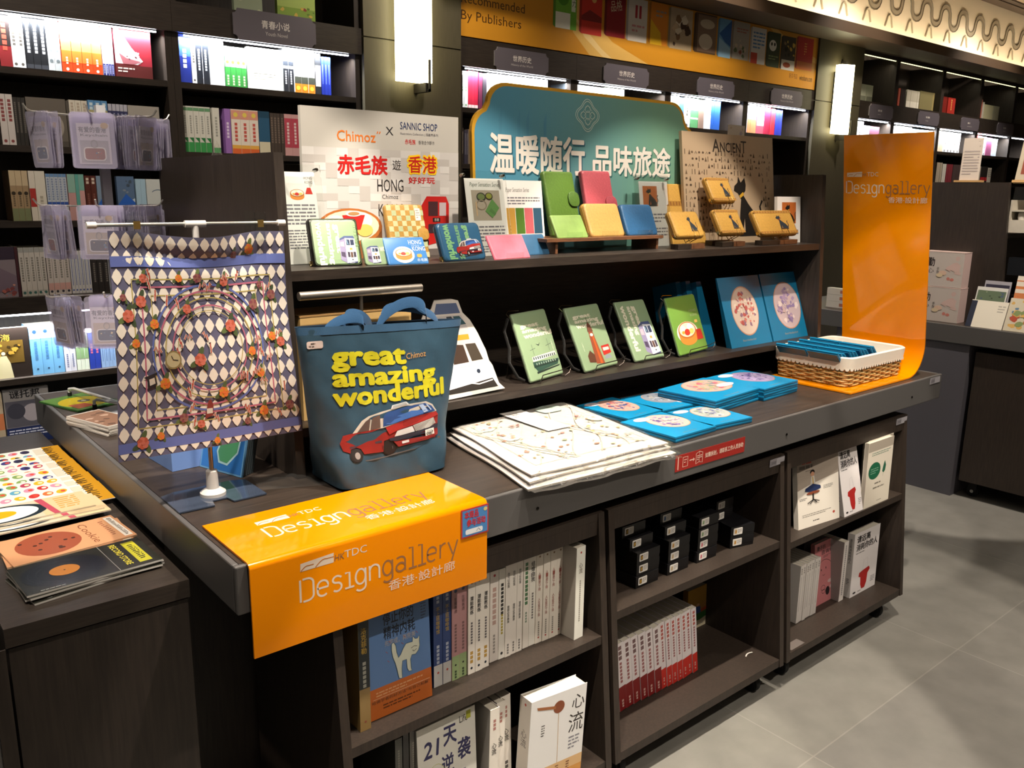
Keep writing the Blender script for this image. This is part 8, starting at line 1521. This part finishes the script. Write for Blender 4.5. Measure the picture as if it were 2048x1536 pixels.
for i in range(3):
    a = PX(1658, 612, 4.0); t = thing('white_carton', ['lower flat white carton seen beside the orange sign', 'middle flat white carton seen beside the orange sign', 'upper flat white carton seen beside the orange sign'][i], 'box', tr(4.0, a.y - .22, ZT + .0004 + .037 * i), 'flat white cartons on the far table'); b = MB('satin'); b.box(0, .035, 0, .24, 0, .036, '#c9c4bc'); b.leftface(0, .0003); b.rect(-.16, .008, -.12, .026, '#a86a5a'); b.rect(-.07, .004, -.02, .03, '#c89aa0'); b.build('carton', t, smooth=False)
# standing letter, leaning poster and pale rack on the far riser
zR = ZT + .6972
a, c = PX(1917, 366, 4.06), PX(1956, 363, 4.06); t = thing('letter_stand', 'printed letter standing in a small wooden foot on the far riser', 'card', tr(4.06, a.y, zR) @ rotz(-90)); w = a.y - c.y
b = MB('paper'); b.hexa([(0, 0, .01), (w, 0, .01), (w, .003, .01), (0, .003, .01)], [(-.01, .03, .215), (w - .01, .03, .215), (w - .01, .033, .215), (-.01, .033, .215)], '#c9bdb2'); b.on(lambda u, v, h: (u - .01 * v, .0006 + .03 * (v * .205) / .205 - .0012 - h, .01 + v * .205), .0004); b.lines(w * .1, .12, w * .9, .72, 9, '#a89c98'); b.blobs(w * .6, .78, w * .95, .97, ['#a8a098', '#8a8480'], 4, 2); b.build('letter', t, smooth=False)
b = MB('tanwood'); b.box(-.02, w + .02, -.012, .02, .0003, .010); b.build('wooden_foot', t, smooth=False)
a = PX(2028, 365, 4.09); t = thing('leaning_poster', 'pale framed poster leaning on the far riser corner', 'poster', tr(4.09, a.y, zR) @ rotz(-90) @ Matrix.Rotation(math.radians(-14), 4, 'X')); b = MB('satin'); b.box(0, .14, 0, .012, 0, .325, '#b8ac98'); b.front(0, .0004); b.rect(.02, .04, .12, .17, '#8a4a3c'); b.rect(.06, .1, .12, .18, '#7a6a64'); b.ell(.09, .03, .03, .02, '#5a5aa0', 12); b.build('poster_panel', t, smooth=False)
b = MB('tanwood'); b.box(-.01, .15, -.004, .02, -.0, .012); b.build('wooden_foot', t, smooth=False)
a = PX(2022, 465, 4.075); zz = a.z
t = thing('paper_goods_box', 'pale open carton with white rolls on the far riser shelf', 'box', tr(4.075, .386 - .15, zz)); b = MB('card'); 
b.box(0, .2, 0, .008, 0, .155, '#b9b2a4'); b.box(0, .2, .142, .15, 0, .155, '#b9b2a4'); b.box(0, .2, .008, .142, 0, .06, '#c4bdb0'); b.box(0, .2, .008, .142, .1, .108, '#b9b2a4'); b.build('carton', t, smooth=False)
b = MB('fabric'); b.X = tr(.03, .05, .0605); b.lathe([(.018, 0), (.02, .01), (.02, .03), (.016, .037)], 14, '#d8d4cc'); b.X = tr(.03, .10, .0605); b.lathe([(.018, 0), (.02, .01), (.02, .03), (.016, .037)], 14, '#d8d4cc'); b.build('roll', t)
a = PX(2022, 550, 4.075); t = thing('dark_pack', 'dark glossy pack on the far table shelf at the edge', 'pack', tr(4.075, .20, a.z)); b = MB('gloss'); b.box(0, .1, 0, .16, 0, .085, '#1e2024'); b.build('pack_body', t, smooth=False)
# ================================================================ last small things
p = PY(426, 300, 0.95); t = thing('plastic_bag', 'twisted clear plastic bag standing behind the dark end panel', 'bag', tr(p.x, 0.95, ZU)); H = PY(436, 281, 0.95).z - ZU
b = MB('wrapfilm'); b.add([(0.07 * (1 - j / 9) ** .8 * math.cos(i * math.pi / 8) * (1 + .12 * (-1) ** i) + .012 * j / 9, 0.05 * (1 - j / 9) ** .8 * math.sin(i * math.pi / 8), H * j / 9) for j in range(10) for i in range(16)], [(j * 16 + i, j * 16 + (i + 1) % 16, (j + 1) * 16 + (i + 1) % 16, (j + 1) * 16 + i) for j in range(9) for i in range(16)]); b.build('film', t)
b = MB('fabric'); b.lathe([(.03, .002), (.045, .05), (.04, H * .6), (.018, H * .85)], 14, '#c9c2b2'); b.build('wrapped_item', t)
q = PY(315, 310, YF - .001); price_strip('white barcode tag on the left bookcase shelf edge', tr(q.x - .01, YF + .0015, 1.634), .05, .022)
